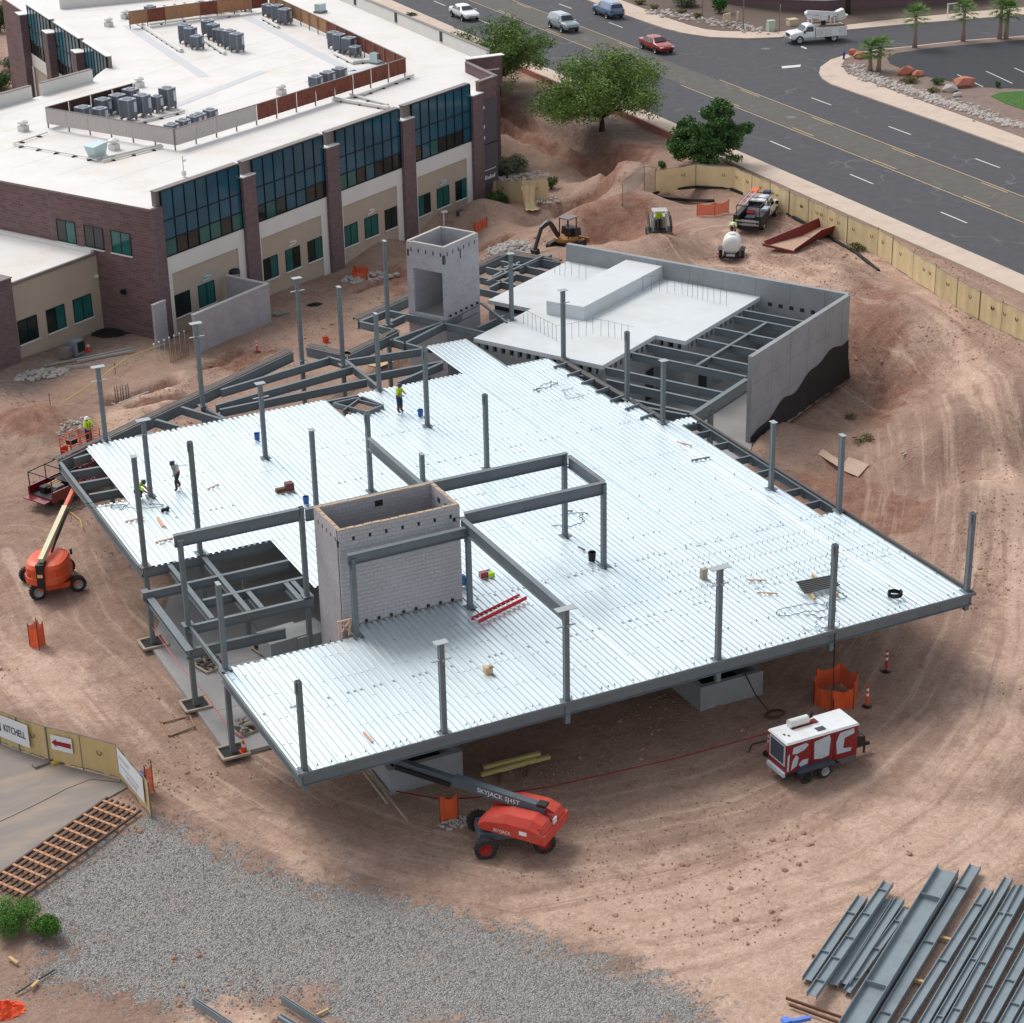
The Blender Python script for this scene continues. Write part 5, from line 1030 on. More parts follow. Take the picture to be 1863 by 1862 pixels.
for k in range(3): MB().box((-1.4, .1+k*.16, .98+.03*k), (1.6, .12, .05), rz=.05*k).obj('plank', pm('plank_wood', rgb(186, 158, 116), .8, var=.2, scale=6), o)
# --- white crew pickup with black service bed
zt_ = 3.82
o = thing('service_pickup', 'white pickup with black service bed and ladder by the tan fence', 'pickup truck', (80.5, 123.4, tz_(80.4, 123.5)+.02), R_(43))
xc = pickup_base(o, M_whitep, crew=True)
MB().bb((-3.0, -.7, .55), (-.42, .7, .75)).obj('bed_floor', M_blk, o)
for s in (-1, 1): MB().bb((-3.0, s*.85-.2, .55), (-.42, s*.85+.2, 1.35)).obj('service_box', M_blk, o)
MB().box((-.95, -.85, 1.42), (.9, .42, .14)).obj('box_lid', M_unitl, o); MB().box((-1.2, .2, .95), (.7, .5, .45)).obj('fuel_can', M_redc, o); MB().box((-1.9, 0, .9), (.9, .7, .3)).obj('compressor', M_unitd, o)
for k in range(2): MB().box((-3.06, 0, .72+k*.26), (.08, 1.8, .14)).obj('tailgate_bar', M_chrome, o)
MB().box((-3.05, 0, .45), (.16, 1.9, .14)).obj('bumper', M_blk, o)
q = MB()
for s in (-1, 1):
    q.bar((-2.9, s*.86, 2.02), (1.0, s*.86, 2.06), .05)
    for x in (-2.85, -.5): q.bar((x, s*.86, 1.35), (x, s*.86, 2.02), .05)
for x in (-2.85, -1.6, -.45, .9): q.bar((x, -.86, 2.04), (x, .86, 2.04), .05)
q.obj('ladder_rack', M_blk, o)
l_ = MB()
for s in (-1, 1): l_.bar((-2.9, .48+s*.2, 2.14), (1.2, .48+s*.2, 2.16), .05, .1)
for k in range(14): l_.bar((-2.8+k*.3, .28, 2.15), (-2.8+k*.3, .68, 2.15), .04)
l_.obj('ladder', pm('pink_white_ladder', rgb(214, 176, 176), .6, var=.1), o)
for s in (-1, 1): MB().box((.5, s*.6, 2.05), (1.1, .12, .05)).obj('roof_bar', M_lampw, o)
MB().box((.75, -.5, 2.16), (.5, .5, .2)).obj('blue_tarp_roll', pm('blue_tarp', rgb(44, 58, 96), .7, var=.3, scale=8), o); MB().box((1.0, .5, 2.14), (.9, .5, .16)).obj('orange_net_roll', pm('orange_net_bundle', rgb(224, 110, 62), .8, var=.2, scale=8), o)
MB().box((.35, -.97, .85), (.14, .012, .2)).obj('door_emblem', M_blk, o)
# --- white tank trailer
o = thing('tank_trailer', 'small trailer with white plastic water tank behind the service pickup', 'trailer', (75.5, 118.9, tz_(75.5, 118.9)), R_(54))
MB().lathe([(0, -.95), (.35, -.93), (.6, -.8), (.66, -.6), (.66, .6), (.6, .8), (.35, .93), (0, .95)], (0, 0, 1.1), n=18, axis='X').obj('tank', M_tank, o, smooth=True)
MB().lathe([(.22, 1.70), (.22, 1.82), (0, 1.84)], n=12).obj('lid', M_tank, o); MB().box((0, 0, .42), (2.2, 1.1, .12)).obj('chassis', M_blk, o)
for s in (-1, 1): wheel(o, (-.2, s*.78, .34), .34, .24); MB().box((-.2, s*.8, .74), (1.0, .34, .06)).obj('mudguard', M_unitd, o)
MB().box((-1.13, 0, .52), (.05, .6, .14)).obj('number_plate', M_unitl, o); MB().bar((1.0, 0, .45), (2.1, 0, .5), .1).obj('drawbar', M_blk, o); MB().box((-1.1, 0, .36), (.1, 1.3, .12)).obj('rear_beam', M_blk, o)
hz = tz_(73.8, 119.6)
q = MB(); pts = []
for k in range(60):
    t = k/59; a = t*10; r = 1.0+.15*math.sin(a*1.3); pts.append((73.9+r*math.cos(a)*1.0, 119.9+r*.6*math.sin(a), hz+.05+.02*math.sin(a*3)))
tag(q.tube(pts, .035, 5).obj('hose', pm('pink_hose', rgb(168, 122, 104), .7)), 'pale brown hose coiled on the dirt beside the tank trailer', 'hose')

# --- white bucket truck
o = thing('bucket_truck', 'white utility bucket truck with folded boom waiting at the side street', 'utility truck', (119.5, 173.7, 4.005), R_(168))
pickup_base(o, M_whitep, crew=False, wheelr=.44)
MB().bb((-3.1, -1.02, .62), (.25, 1.02, 1.55)).obj('utility_body', M_whitep, o); MB().bb((-2.9, -.6, 1.553), (.1, .6, 1.60)).obj('deck', M_coping, o)
for s in (-1, 1):
    for x in (-.2, -1.05, -2.6): MB().bb((x-.38, s*1.02-.012, .75), (x+.38, s*1.02+.012, 1.48)).obj('locker_door', M_tank, o)
    for x in (-.3, -2.3): MB().box((x, s*1.035, 1.1), (.06, .02, .12)).obj('latch', M_blk, o)
    MB().bar((-2.9, s*.8, 1.62), (-.1, s*.8, 1.68), .12, .16).obj('timber_rail', pm('rail_timber', rgb(120, 96, 80), .8), o)
MB().cyl((-.9, 0, 1.58), (-.9, 0, 2.3), .26, .22, 12).obj('pedestal', M_blk, o); MB().box((-.9, 0, 2.35), (.7, .55, .5)).obj('turret', M_whitep, o)
MB().bar((.95, 0, 2.98), (-2.3, 0, 2.62), .34, .38).obj('upper_boom', M_whitep, o); MB().bar((-.9, .0, 2.3), (.9, 0, 2.62), .28, .3).obj('lower_boom', M_whitep, o); MB().cyl((.9, -.25, 2.85), (.9, .25, 2.85), .22, n=12).obj('elbow', M_whitep, o)
MB().box((-2.75, 0, 2.55), (.75, .75, .95), ry=.35).obj('bucket', M_tank, o); MB().box((-2.95, 0, 2.35), (.9, .9, .1), ry=.35).obj('bucket_lip', M_tank, o)
for x in (-1.9, .55): q = MB(); q.bar((x, -.5, 1.6), (x, -.5, 2.35), .09); q.bar((x, .5, 1.6), (x, .5, 2.35), .09); q.bar((x, -.5, 2.36), (x, .5, 2.36), .09); q.obj('boom_rest', M_whitep, o)
MB().box((-3.2, .6, .95), (.16, .3, .3)).obj('taillight', M_lampr, o); MB().box((-3.2, -.6, .95), (.16, .3, .3)).obj('taillight', M_lampr, o)

# --- mini excavator
M_oran = pm('machine_orange', rgb(160, 112, 62), .55, var=.2, scale=3, dirt=rgb(120, 90, 70), dirt_amt=.5); M_mblk = pm('machine_black', rgb(40, 39, 40), .6, var=.15, scale=4, dirt=rgb(110, 88, 74), dirt_amt=.4, dirt_scale=2)
ez = tz_(67.7, 129.2)
o = thing('mini_excavator', 'small dark excavator with orange skirts digging behind the vault wall', 'excavator', (67.6, 129.2, ez), R_(27))
for s in (-1, 1):
    q = MB(); n_ = 20; pts = []
    for k in range(n_):
        a = 2*math.pi*k/n_; x = math.cos(a); z = math.sin(a); pts.append(((.95 if x > 0 else -.95)+.28*x, .30+.28*z))
    q.add([(x, s*.8-.2, z) for x, z in pts]+[(x, s*.8+.2, z) for x, z in pts], [(i, (i+1) % n_, n_+(i+1) % n_, n_+i) for i in range(n_)]+[tuple(range(n_-1, -1, -1)), tuple(range(n_, 2*n_))])
    tk = q.obj('track', M_mblk, o)
    for k in range(4): MB().lathe([(.13, -.21), (.13, .21)], (-.6+k*.4, s*.8, .22), n=10, axis='Y').obj('roller', M_coping, o)
MB().box((0, 0, .45), (1.0, 1.2, .3)).obj('undercarriage', M_mblk, o)
q = MB(); q.box((1.75, 0, .3), (.12, 1.7, .4)); q.box((1.35, .45, .35), (.8, .1, .12)); q.box((1.35, -.45, .35), (.8, .1, .12)); q.obj('blade', M_oran, o)
up = bpy.data.objects.new('house', None); col.objects.link(up); up.parent = o; up.rotation_euler = (0, 0, R_(174)); up.location = (0, 0, .62)
MB().lathe([(.85, 0), (.9, .12), (.9, .28), (.75, .34), (0, .34)], n=18).obj('deck', M_oran, up, recenter=False); MB().box((-.55, 0, .62), (.7, 1.4, .6), taper=.9).obj('engine_cover', M_mblk, up)
for x, y in ((-.45, .6), (-.45, -.25), (.45, .6), (.45, -.25)): MB().bar((x, y, .3), (x, y, 1.75), .06).obj('canopy_post', M_mblk, up)
MB().box((0, .18, 1.79), (1.15, 1.05, .08)).obj('canopy_roof', M_coping, up); MB().box((-.1, .2, .65), (.45, .5, .6)).obj('seat', M_mblk, up)
B0, B1, B2, B3 = (.75, -.1, .45), (1.7, -.1, 1.75), (2.6, -.1, 1.55), (3.35, -.1, .1)
MB().bar(B0, B1, .2, .3).obj('boom', M_mblk, up); MB().bar(B1, B2, .18, .26).obj('boom', M_mblk, up); MB().bar(B2, B3, .16, .24).obj('stick', M_mblk, up); MB().cyl((1.1, -.1, 1.2), (2.3, -.1, 1.9), .05, n=8).obj('cylinder', M_chrome, up); MB().cyl((2.0, -.1, 1.95), (2.75, -.1, 1.6), .05, n=8).obj('cylinder', M_chrome, up)
MB().add([(3.2, -.4, .15), (3.2, .2, .15), (3.55, .2, .05), (3.55, -.4, .05), (3.05, -.4, -.45), (3.05, .2, -.45), (3.35, .2, -.55), (3.35, -.4, -.55)], [(0, 1, 2, 3), (7, 6, 5, 4), (0, 4, 5, 1), (1, 5, 6, 2), (2, 6, 7, 3), (3, 7, 4, 0)]).obj('bucket', M_mblk, up)
# --- skid steer
M_skw = pm('machine_dusty_white', rgb(176, 172, 166), .6, var=.15, scale=4, dirt=rgb(130, 104, 88), dirt_amt=.6, dirt_scale=2)
sz = tz_(72.6, 124.2)
skid = o = thing('skid_steer', 'dusty white tracked skid steer loader facing the camera with lowered bucket', 'loader', (72.65, 124.3, sz), R_(-114))
for s in (-1, 1):
    q = MB(); prof_ = [(-1.05, .12), (-.85, 0), (.75, 0), (1.0, .16), (.95, .42), (-.5, .62), (-1.0, .45)]; q.add([(x, s*.72-.18, z) for x, z in prof_]+[(x, s*.72+.18, z) for x, z in prof_], [(i, (i+1) % 7, 7+(i+1) % 7, 7+i) for i in range(7)]+[tuple(range(6, -1, -1)), tuple(range(7, 14))]); q.obj('track', M_mblk, o)
MB().box((-.65, 0, .95), (.9, 1.1, .9), taper=.92).obj('engine_hood', M_skw, o); MB().box((-.1, 0, .42), (1.7, 1.0, .3)).obj('chassis', M_mblk, o)
q = MB()
for s in (-1, 1): q.bar((-.3, s*.5, .6), (-.3, s*.5, 1.95), .08); q.bar((.65, s*.5, .6), (.5, s*.5, 1.95), .08); q.bar((-.3, s*.5, 1.3), (.57, s*.5, 1.3), .06)
q.obj('cab_frame', M_skw, o); MB().box((.1, 0, 2.0), (.98, 1.1, .09)).obj('cab_roof', M_skw, o); MB().box((-.2, 0, .85), (.35, .5, .6)).obj('seat', M_mblk, o)
for s in (-1, 1):
    q = MB(); q.tube([(-1.0, s*.78, 1.5), (-.2, s*.80, 1.45), (.9, s*.80, .95), (1.25, s*.72, .4)], [.09, .1, .09, .08], 8); q.obj('lift_arm', M_mblk, o); MB().lathe([(0, 0), (.09, .01), (.09, .05), (0, .06)], (.6, s*.42, 1.92), n=10, axis='X').obj('work_light', M_lampw, o)
q = MB(); q.add([(1.3, -.9, .62), (1.3, .9, .62), (1.25, .9, .08), (1.25, -.9, .08), (1.95, .9, .02), (1.95, -.9, .02)], [(0, 3, 2, 1), (3, 5, 4, 2)]); q.add([(1.28, -.9, .62), (1.23, -.9, .06), (1.95, -.9, 0), (1.28, -.86, .62), (1.23, -.86, .06), (1.95, -.86, 0)], [(0, 1, 2), (5, 4, 3), (0, 2, 5, 3)]); q.add([(1.28, .86, .62), (1.23, .86, .06), (1.95, .86, 0), (1.28, .9, .62), (1.23, .9, .06), (1.95, .9, 0)], [(0, 1, 2), (5, 4, 3), (0, 2, 5, 3)]); q.box((1.26, 0, .34), (.05, 1.8, .58)); q.box((1.6, 0, .03), (.7, 1.8, .05)); q.obj('bucket', pm('worn_bucket', rgb(132, 108, 92), .7, var=.2, scale=4), o)

# --- red compressor trailer
M_cred = pm('faded_red_paint', rgb(128, 26, 30), .5, var=.15, scale=3, dirt=rgb(88, 28, 30), dirt_amt=.6, dirt_scale=1.5); M_over = pm('overpaint_grey', rgb(172, 184, 194), .6, var=.18, scale=4); M_ctop = pm('white_hood_paint', rgb(222, 226, 226), .45, var=.05, scale=1.5, dirt=rgb(190, 150, 120), dirt_amt=.35, dirt_scale=1.2)
o = thing('compressor_trailer', 'red twin-axle compressor trailer with white top and overpainted side letters', 'trailer', (45.07, 63.38, -.08), 0)
X_, Y_ = 1.83, .70
MB().bb((-X_, -Y_, .62), (X_, Y_, 2.08)).obj('cabinet', M_cred, o)
MB().add([(-X_-.05, -Y_-.06, 2.083), (X_+.05, -Y_-.06, 2.083), (X_+.05, Y_+.06, 2.083), (-X_-.05, Y_+.06, 2.083), (-X_, -Y_, 2.17), (X_, -Y_, 2.17), (X_, Y_, 2.17), (-X_, Y_, 2.17)], [(3, 2, 1, 0), (4, 5, 6, 7), (0, 1, 5, 4), (1, 2, 6, 5), (2, 3, 7, 6), (3, 0, 4, 7)]).obj('hood', M_ctop, o)
MB().cyl((-1.05, .38, 2.36), (-.1, .38, 2.36), .2, n=16).obj('muffler', M_tank, o); MB().bb((-1.0, .15, 2.173), (.35, .5, 2.20)).obj('muffler_tray', M_cred, o); MB().tube([(-.05, .38, 2.4), (.12, .38, 2.42), (.16, .38, 2.62)], .07, 8).obj('exhaust', M_blk, o); MB().box((.1, -.35, 2.185), (.42, .3, .02)).obj('hood_vent', M_unitd, o)
for x in (-1.55, -1.42): MB().box((x, -.1-(x+1.5)*1.2, 2.18), (.08, .12, .02)).obj('hood_port', M_blk, o)
for x in (-.55, .62): MB().bb((x-.012, -Y_-.012, .68), (x+.012, -Y_+.01, 2.05)).obj('door_gap', M_blk, o)
def patch(pts): 
    q = MB(); V = [(x, -Y_-.008, z) for x, z in pts]; W = [(x, -Y_-.002, z) for x, z in pts]; m_ = len(pts); q.add(V+W, [tuple(range(m_))]+[(i, m_+i, m_+(i+1) % m_, (i+1) % m_) for i in range(m_)]); q.obj('overpaint', M_over, o)
patch([(-1.55, 1.55), (-1.5, 1.85), (-.85, 1.93), (-.72, 1.8), (-.9, 1.62), (-1.3, 1.5)]); patch([(-1.6, .75), (-1.52, 1.2), (-1.35, 1.45), (-1.2, 1.3), (-1.3, .9)]); patch([(-1.2, .95), (-1.0, 1.12), (-.7, 1.1), (-.75, .85), (-1.1, .8)])
patch([(-.4, .98), (-.42, 1.85), (.35, 1.97), (.42, 1.75), (.36, .96), (0, .9)]); patch([(.78, .88), (.72, 1.5), (.9, 1.92), (1.62, 1.98), (1.66, 1.72), (1.15, 1.6), (1.1, 1.1), (1.55, 1.02), (1.5, .86)])
patch([(-1.8, .75), (-1.78, 1.5), (-1.68, 1.6), (-1.7, .72)])
MB().bb((-X_-.03, -.6, .95), (-X_-.002, .6, 2.0)).obj('grille_frame', M_over, o); MB().bb((-X_-.045, -.5, 1.05), (-X_-.031, .5, 1.92)).obj('radiator_grille', M_unitd, o)
MB().bb((-X_, -.66, .40), (X_, .66, .615)).obj('chassis', M_blk, o); MB().box((-X_-.06, 0, .55), (.12, 1.3, .2)).obj('rear_beam', M_over, o)
for s in (-1, 1):
    for x, rm in ((-.88, M_blk), (.08, M_rim)): wheel(o, (x, s*.82, .34), .34, .22, rm)
    MB().add([(-1.35, s*.70, .62), (-1.15, s*.70, .80), (.4, s*.70, .80), (.62, s*.70, .62), (-1.35, s*.97, .62), (-1.15, s*.97, .80), (.4, s*.97, .80), (.62, s*.97, .62)], [(0, 1, 5, 4), (1, 2, 6, 5), (2, 3, 7, 6), (4, 5, 6, 7), (3, 2, 1, 0)]).obj('mudguard', M_unitd, o)
    MB().add([(.75, s*.72, .62), (1.75, s*.72, .62), (1.75, s*.85, .40), (1.0, s*.85, .40)], [(0, 1, 2, 3), (3, 2, 1, 0)]).obj('side_skirt', M_coping, o)
MB().bar((1.8, 0, .5), (3.0, 0, .48), .14).obj('drawbar', M_blk, o); MB().box((2.15, -.1, 1.0), (.5, .8, .5)).obj('gas_bottle_rack', M_blk, o); MB().cyl((2.15, .2, .9), (2.15, .2, 1.65), .19, n=12).obj('barrel', pm('dirty_brass_barrel', rgb(110, 92, 60), .6, var=.2), o)
q = MB()
for k in range(5): q.tube([(2.2+.1*math.cos(a+k), -.35+.12*math.sin(a+k), 1.25-.05*k+.1*math.sin(a*2)) for a in np.linspace(0, 6, 14)], .025, 5)
q.obj('cable_bundle', M_coping, o); MB().cyl((2.75, 0, 0), (2.75, 0, .75), .05, n=8).obj('jack_stand', M_blk, o)

# --- red and grey boom lift in front
M_sred = pm('lift_red', rgb(196, 66, 52), .45, var=.1, scale=2.5, dirt=rgb(176, 112, 92), dirt_amt=.55, dirt_scale=1.6); M_sgrey = pm('lift_grey', rgb(82, 92, 100), .5, var=.08, scale=2); M_rimr = pm('red_rim', rgb(150, 36, 34), .5, var=.1)
o = thing('boom_lift', 'red and grey boom lift parked in front of the deck edge', 'boom lift', (30.95, 64.6, -.09), R_(-17))
MB().box((0, 0, .72), (2.9, 1.35, .36), taper=.94).obj('chassis', M_sgrey, o)
for x in (-1.22, 1.22):
    MB().bar((x, -1.0, .45), (x, 1.0, .45), .22).obj('axle', M_sgrey, o)
    for s in (-1, 1): wheel(o, (x, s*1.05, .45), .45, .34, M_rimr, tread=True)
up = bpy.data.objects.new('turntable', None); col.objects.link(up); up.parent = o; up.rotation_euler = (0, 0, R_(127+17)); up.location = (0, 0, .92)
MB().lathe([(.62, 0), (.62, .12), (0, .12)], n=20).obj('slew_ring', M_blk, up, recenter=False)
for s in (-1, 1):      # hood on each side of the boom
    a, b = s*.24, s*1.16; q = MB()
    prof_ = [(-2.0, .10), (-2.05, .55), (-1.9, .82), (-1.45, 1.0), (-.3, .98), (.65, .74), (.95, .44), (.95, .22), (.7, .12)]
    m_ = len(prof_); yy3 = [a, a+(b-a)*.72, b]; V = []
    for t_, yv in enumerate(yy3):
        for x, z in prof_: V.append((x if t_ < 2 else x*.97, yv, z if t_ < 2 else min(z, .16+(z-.16)*.62)))
    F = []
    for t_ in range(2):
        for i in range(m_): F.append((t_*m_+i, t_*m_+(i+1) % m_, (t_+1)*m_+(i+1) % m_, (t_+1)*m_+i))
    F += [tuple(range(m_-1, -1, -1)), tuple(range(2*m_, 3*m_))]; q.add(V, F); q.obj('hood', M_sred, up)
    for k in range(3): MB().box((-1.93+.06*k, s*.78, .50+.11*k), (.14, .55, .04)).obj('hood_rib', M_rimr, up)
    MB().box((-1.15, s*1.165, .42), (.34, .015, .18)).obj('decal', M_lampw, up)
MB().bb((-2.12, -1.12, .05), (-1.4, 1.12, .5)).obj('counterweight', M_sred, up); MB().bb((-2.0, -.235, .12), (-1.2, .235, .78)).obj('rear_cover', M_rimr, up); MB().box((-2.03, 0, .62), (.06, .3, .28)).obj('decal', M_lampw, up)
MB().bar((-1.55, 0, 1.02), (2.6, 0, 1.34), .34, .44).obj('boom', M_sgrey, up); MB().bar((2.6, 0, 1.32), (5.4, 0, 1.55), .26, .32).obj('boom_extension', M_sgrey, up); MB().bar((5.4, 0, 1.54), (7.3, 0, 1.70), .2, .24).obj('jib', M_sgrey, up); MB().box((-1.5, 0, 1.26), (.4, .4, .12)).obj('boom_pivot_cover', M_blk, up); MB().bar((2.7, -.2, 1.18), (5.3, -.2, 1.36), .08, .2).obj('cable_carrier', M_blk, up); MB().bar((2.7, .2, 1.18), (5.3, .2, 1.36), .08, .2).obj('cable_carrier', M_blk, up)
tl_ = math.atan2(.32, 4.15)
text_obj('SKYJACK SJ45T', .30, M_lampw, up, (.45, .178, 1.19), (math.pi/2, -math.pi*0+tl_*1, math.pi)); text_obj('SKYJACK SJ45T', .30, M_lampw, up, (.45, -.178, 1.19), (math.pi/2, -tl_, 0)); text_obj('SKYJACK', .2, M_lampw, up, (-.2, 1.175, .26), (math.pi/2, 0, math.pi))
q = MB(); q.bb((7.2, -.7, .85), (8.1, .7, .90))
for x in (7.2, 8.1):
    for y in (-.7, 0, .7): q.bar((x, y, .9), (x, y, 1.95), .04)
for z in (1.4, 1.95): q.bar((7.2, -.7, z), (8.1, -.7, z), .04); q.bar((7.2, .7, z), (8.1, .7, z), .04); q.bar((8.1, -.7, z), (8.1, .7, z), .04); q.bar((7.2, -.7, z), (7.2, .7, z), .04)
q.obj('platform', M_sgrey, up)

# --- orange boom lift on the left
M_jor = pm('lift_orange', rgb(214, 84, 46), .42, var=.1, scale=2.5, dirt=rgb(190, 122, 92), dirt_amt=.5, dirt_scale=1.6); M_jcr = pm('lift_cream', rgb(214, 204, 166), .5, var=.06)
o = thing('boom_lift', 'orange boom lift with long cream boom left of the steel frame', 'boom lift', (20.25, 97.15, -.06), R_(-1))
MB().box((0, 0, .55), (2.0, 1.5, .36)).obj('chassis', M_jor, o)
for s in (-1, 1): MB().bar((-1.0, s*1.12, .52), (1.0, s*1.12, .52), .26).obj('axle', M_jor, o)
for x in (-1.05, 1.05):
    for s in (-1, 1): wheel(o, (x, s*1.15, .42), .42, .32, M_rim, tread=True)
for x in (-1.05, 1.05): MB().bar((x, -1.1, .45), (x, 1.1, .45), .16).obj('axle_tube', M_blk, o)
up = bpy.data.objects.new('turntable', None); col.objects.link(up); up.parent = o; up.rotation_euler = (0, 0, R_(58.7)); up.location = (-.25, -.55, .8)
st_ = []
q = MB(); m_ = 20
def ring(k, z, rx, ry, cx): return [(cx+rx*(abs(math.cos(t))**.7)*(1 if math.cos(t) > 0 else -1), ry*(abs(math.sin(t))**.7)*(1 if math.sin(t) > 0 else -1), z) for t in [2*math.pi*i/m_ for i in range(m_)]]
V = []
for z, rx, ry, cx in ((0, 1.15, 1.0, .05), (.12, 1.28, 1.12, .05), (.45, 1.30, 1.14, .05), (.5, 1.24, 1.08, .05), (.95, 1.22, 1.06, .05), (1.12, 1.12, .98, .1), (1.2, .85, .75, .15)): V += ring(0, z, rx, ry, cx)
F = [(k*m_+i, k*m_+(i+1) % m_, (k+1)*m_+(i+1) % m_, (k+1)*m_+i) for k in range(6) for i in range(m_)]+[tuple(range(m_-1, -1, -1)), tuple(range(6*m_, 7*m_))]
q.add(V, F).obj('hood', M_jor, up, recenter=False)
MB().bb((-1.32, -.2, .12), (-.7, .2, 1.32)).obj('boom_mount', M_blk, up); MB().bb((-1.335, -.14, .62), (-1.322, .14, .80)).obj('warning_decal', pm('decal_yellow', rgb(220, 186, 110), .5), up)
ch = MB()
for k in range(12): ch.box((-1.22+.0*k, -.85+k*.155, .33), (.02, .09, .06))
BM0 = Vector((-.95, 0, 1.38)); BM1 = Vector((3.6, 0, 2.35)); BM2 = Vector((6.6, 0, 2.95))
MB().bar(BM0, BM1, .26, .34).obj('boom', M_jcr, up); MB().bar(BM1, BM2, .2, .26).obj('boom_extension', M_jor, up); MB().bar(BM2, (8.3, 0, 2.6), .14, .2).obj('jib', M_jor, up); MB().bar(BM0+Vector((1.2, -.19, -.02)), BM1+Vector((0, -.19, -.02)), .06, .16).obj('cable_carrier', M_blk, up)
text_obj('JLG', .26, M_blk, up, (-1.30, .68, .70), (math.pi/2, 0, -math.pi/2+.25)); MB().box((.9, -1.0, 1.1), (.1, .1, .3)).obj('beacon', M_blk, up)
# basket beyond the frame corner
bk_ = MB(); c0 = np.array([24.35, 106.1, 3.35])
o2 = thing('lift_platform', 'orange railed lift platform holding a worker beside the frame corner', 'lift platform', c0, R_(29))
MB().bb((-.75, -.45, 0), (1.45, .45, .06)).obj('floor', M_jor, o2)
q = MB()
for x in (-.75, 0, .7, 1.45):
    for s in (-.45, .45): q.bar((x, s, .06), (x, s, 1.1), .04)
for z in (.35, .72, 1.1):
    for s in (-.45, .45): q.bar((-.75, s, z), (1.45, s, z), .04)
    for x in (-.75, 1.45): q.bar((x, -.45, z), (x, .45, z), .04)
q.obj('guard_rail', M_jor, o2); MB().box((-.45, -.2, .95), (.5, .4, .3)).obj('control_box', M_blk, o2); MB().bb((-.74, .44, .06), (-.2, .455, .5)).obj('kick_panel', M_jor, o2)
# --- dark red steel trough
o = thing('steel_trough', 'rusty dark red steel trough lying in the dirt beside the fence', 'steel trough', (81.0, 117.3, 4.02), 0)
M_ox = pm('oxide_red_steel', rgb(118, 44, 40), .7, var=.2, scale=3, dirt=rgb(84, 34, 30), dirt_amt=.6, dirt_scale=1.5); M_sd = pm('sandy_fill', rgb(178, 148, 126), .95, var=.15, scale=4)
def tray(a, b, w0, w1, h0, h1):
    a = Vector(a); b = Vector(b); d = (b-a).normalized(); n_ = Vector((-d.y, d.x, 0)); q = MB()
    for s in (-1, 1):
        A0, A1 = a+n_*s*w0/2, b+n_*s*w1/2; O0, O1 = A0+n_*s*.25+Vector((0, 0, h0)), A1+n_*s*.25+Vector((0, 0, h1)); t_ = n_*s*.04
        q.add([A0, A1, O1, O0, A0-t_, A1-t_, O1-t_, O0-t_], [(0, 1, 2, 3), (7, 6, 5, 4), (3, 2, 6, 7), (0, 3, 7, 4), (1, 5, 6, 2), (0, 4, 5, 1)])
    q.obj('side_plate', M_ox, o); f = MB(); f.add([a+n_*w0/2, a-n_*w0/2, b-n_*w1/2, b+n_*w1/2, a+n_*w0/2+Vector((0, 0, .05)), a-n_*w0/2+Vector((0, 0, .05)), b-n_*w1/2+Vector((0, 0, .05)), b+n_*w1/2+Vector((0, 0, .05))], [(3, 2, 1, 0), (4, 5, 6, 7), (0, 1, 5, 4), (1, 2, 6, 5), (2, 3, 7, 6), (3, 0, 4, 7)]); f.obj('floor_plate', M_sd, o)
tray((-3.2, -1.0, .08), (.2, .2, .1), 2.3, 1.3, .35, .7); tray((.25, .25, .12), (3.4, 1.5, .15), 1.3, 1.7, .7, .6)
MB().box((-3.3, -1.05, .2), (.1, 2.8, .16), rz=R_(20)).obj('end_bar', M_ox, o)
# ================================================================ FENCES
M_fab = pm('tan_fence_fabric', rgb(214, 192, 148), .9, var=.08, scale=1.2, dirt=rgb(188, 164, 124), dirt_amt=.5, dirt_scale=.8); M_post = pm('fence_post', rgb(120, 116, 110), .6, metal=.3); M_slit = pm('fabric_slit', rgb(78, 62, 44), .95)
def fabric(o, a, b, z0, z1, h, nseg=10, sag=.05, mat=None, amp=.06, seed=0, slits=2, name='fabric_panel'):
    r = random.Random(seed); a = np.array(a, float); b = np.array(b, float); d = (b-a)/np.linalg.norm(b-a); n_ = np.array([-d[1], d[0]]); V = []; F = []; rows = 4; ph = r.random()*6
    for i in range(nseg+1):
        t = i/nseg; p = a+(b-a)*t; g = z0*(1-t)+z1*t
        for j in range(rows+1):
            s = j/rows; off = amp*math.sin(t*math.pi)*math.sin(ph+t*7+s*2)+.03*math.sin(ph*2+t*19); zt_ = g+.04+(h-sag*math.sin(t*math.pi))*s; V.append((p[0]+n_[0]*off, p[1]+n_[1]*off, zt_))
    for i in range(nseg):
        for j in range(rows): k = i*(rows+1)+j; F.append((k, k+rows+1, k+rows+2, k+1))
    q = WMB(); q.add(V, F); p_ = q.obj(name, mat or M_fab, o, smooth=True)
    for k in range(slits):
        t = r.uniform(.15, .85); p = a+(b-a)*t; g = z0*(1-t)+z1*t; z = g+h*.72; w = .13; q = WMB()
        q.tube([(p[0]+d[0]*w*math.cos(x)-n_[0]*.10*sg, p[1]+d[1]*w*math.cos(x)-n_[1]*.10*sg, z+.2*math.sin(x)) for x in np.linspace(math.pi, 2*math.pi, 8) for sg in ((1,) if True else ())], .022, 4); q.obj('wind_slit', M_slit, o)
    return p_
def post(o, p, z, h, r=.03, name='post'): q = WMB(); q.cyl((p[0], p[1], z-.2), (p[0], p[1], z+h), r, n=6); q.obj(name, M_post, o)
FP = [Pg(x, y)[:2] for x, y in ((1192,354),(1265,342),(1335,348),(1400,377),(1470,410),(1540,443),(1596,465),(1622,482),(1700,535),(1780,582),(1863,622),(1960,672))]
fen = thing('site_fence', 'long tan fabric fence curving along the road side of the site', 'fence', (FP[0][0], FP[0][1], 3.8)); sd_ = 0
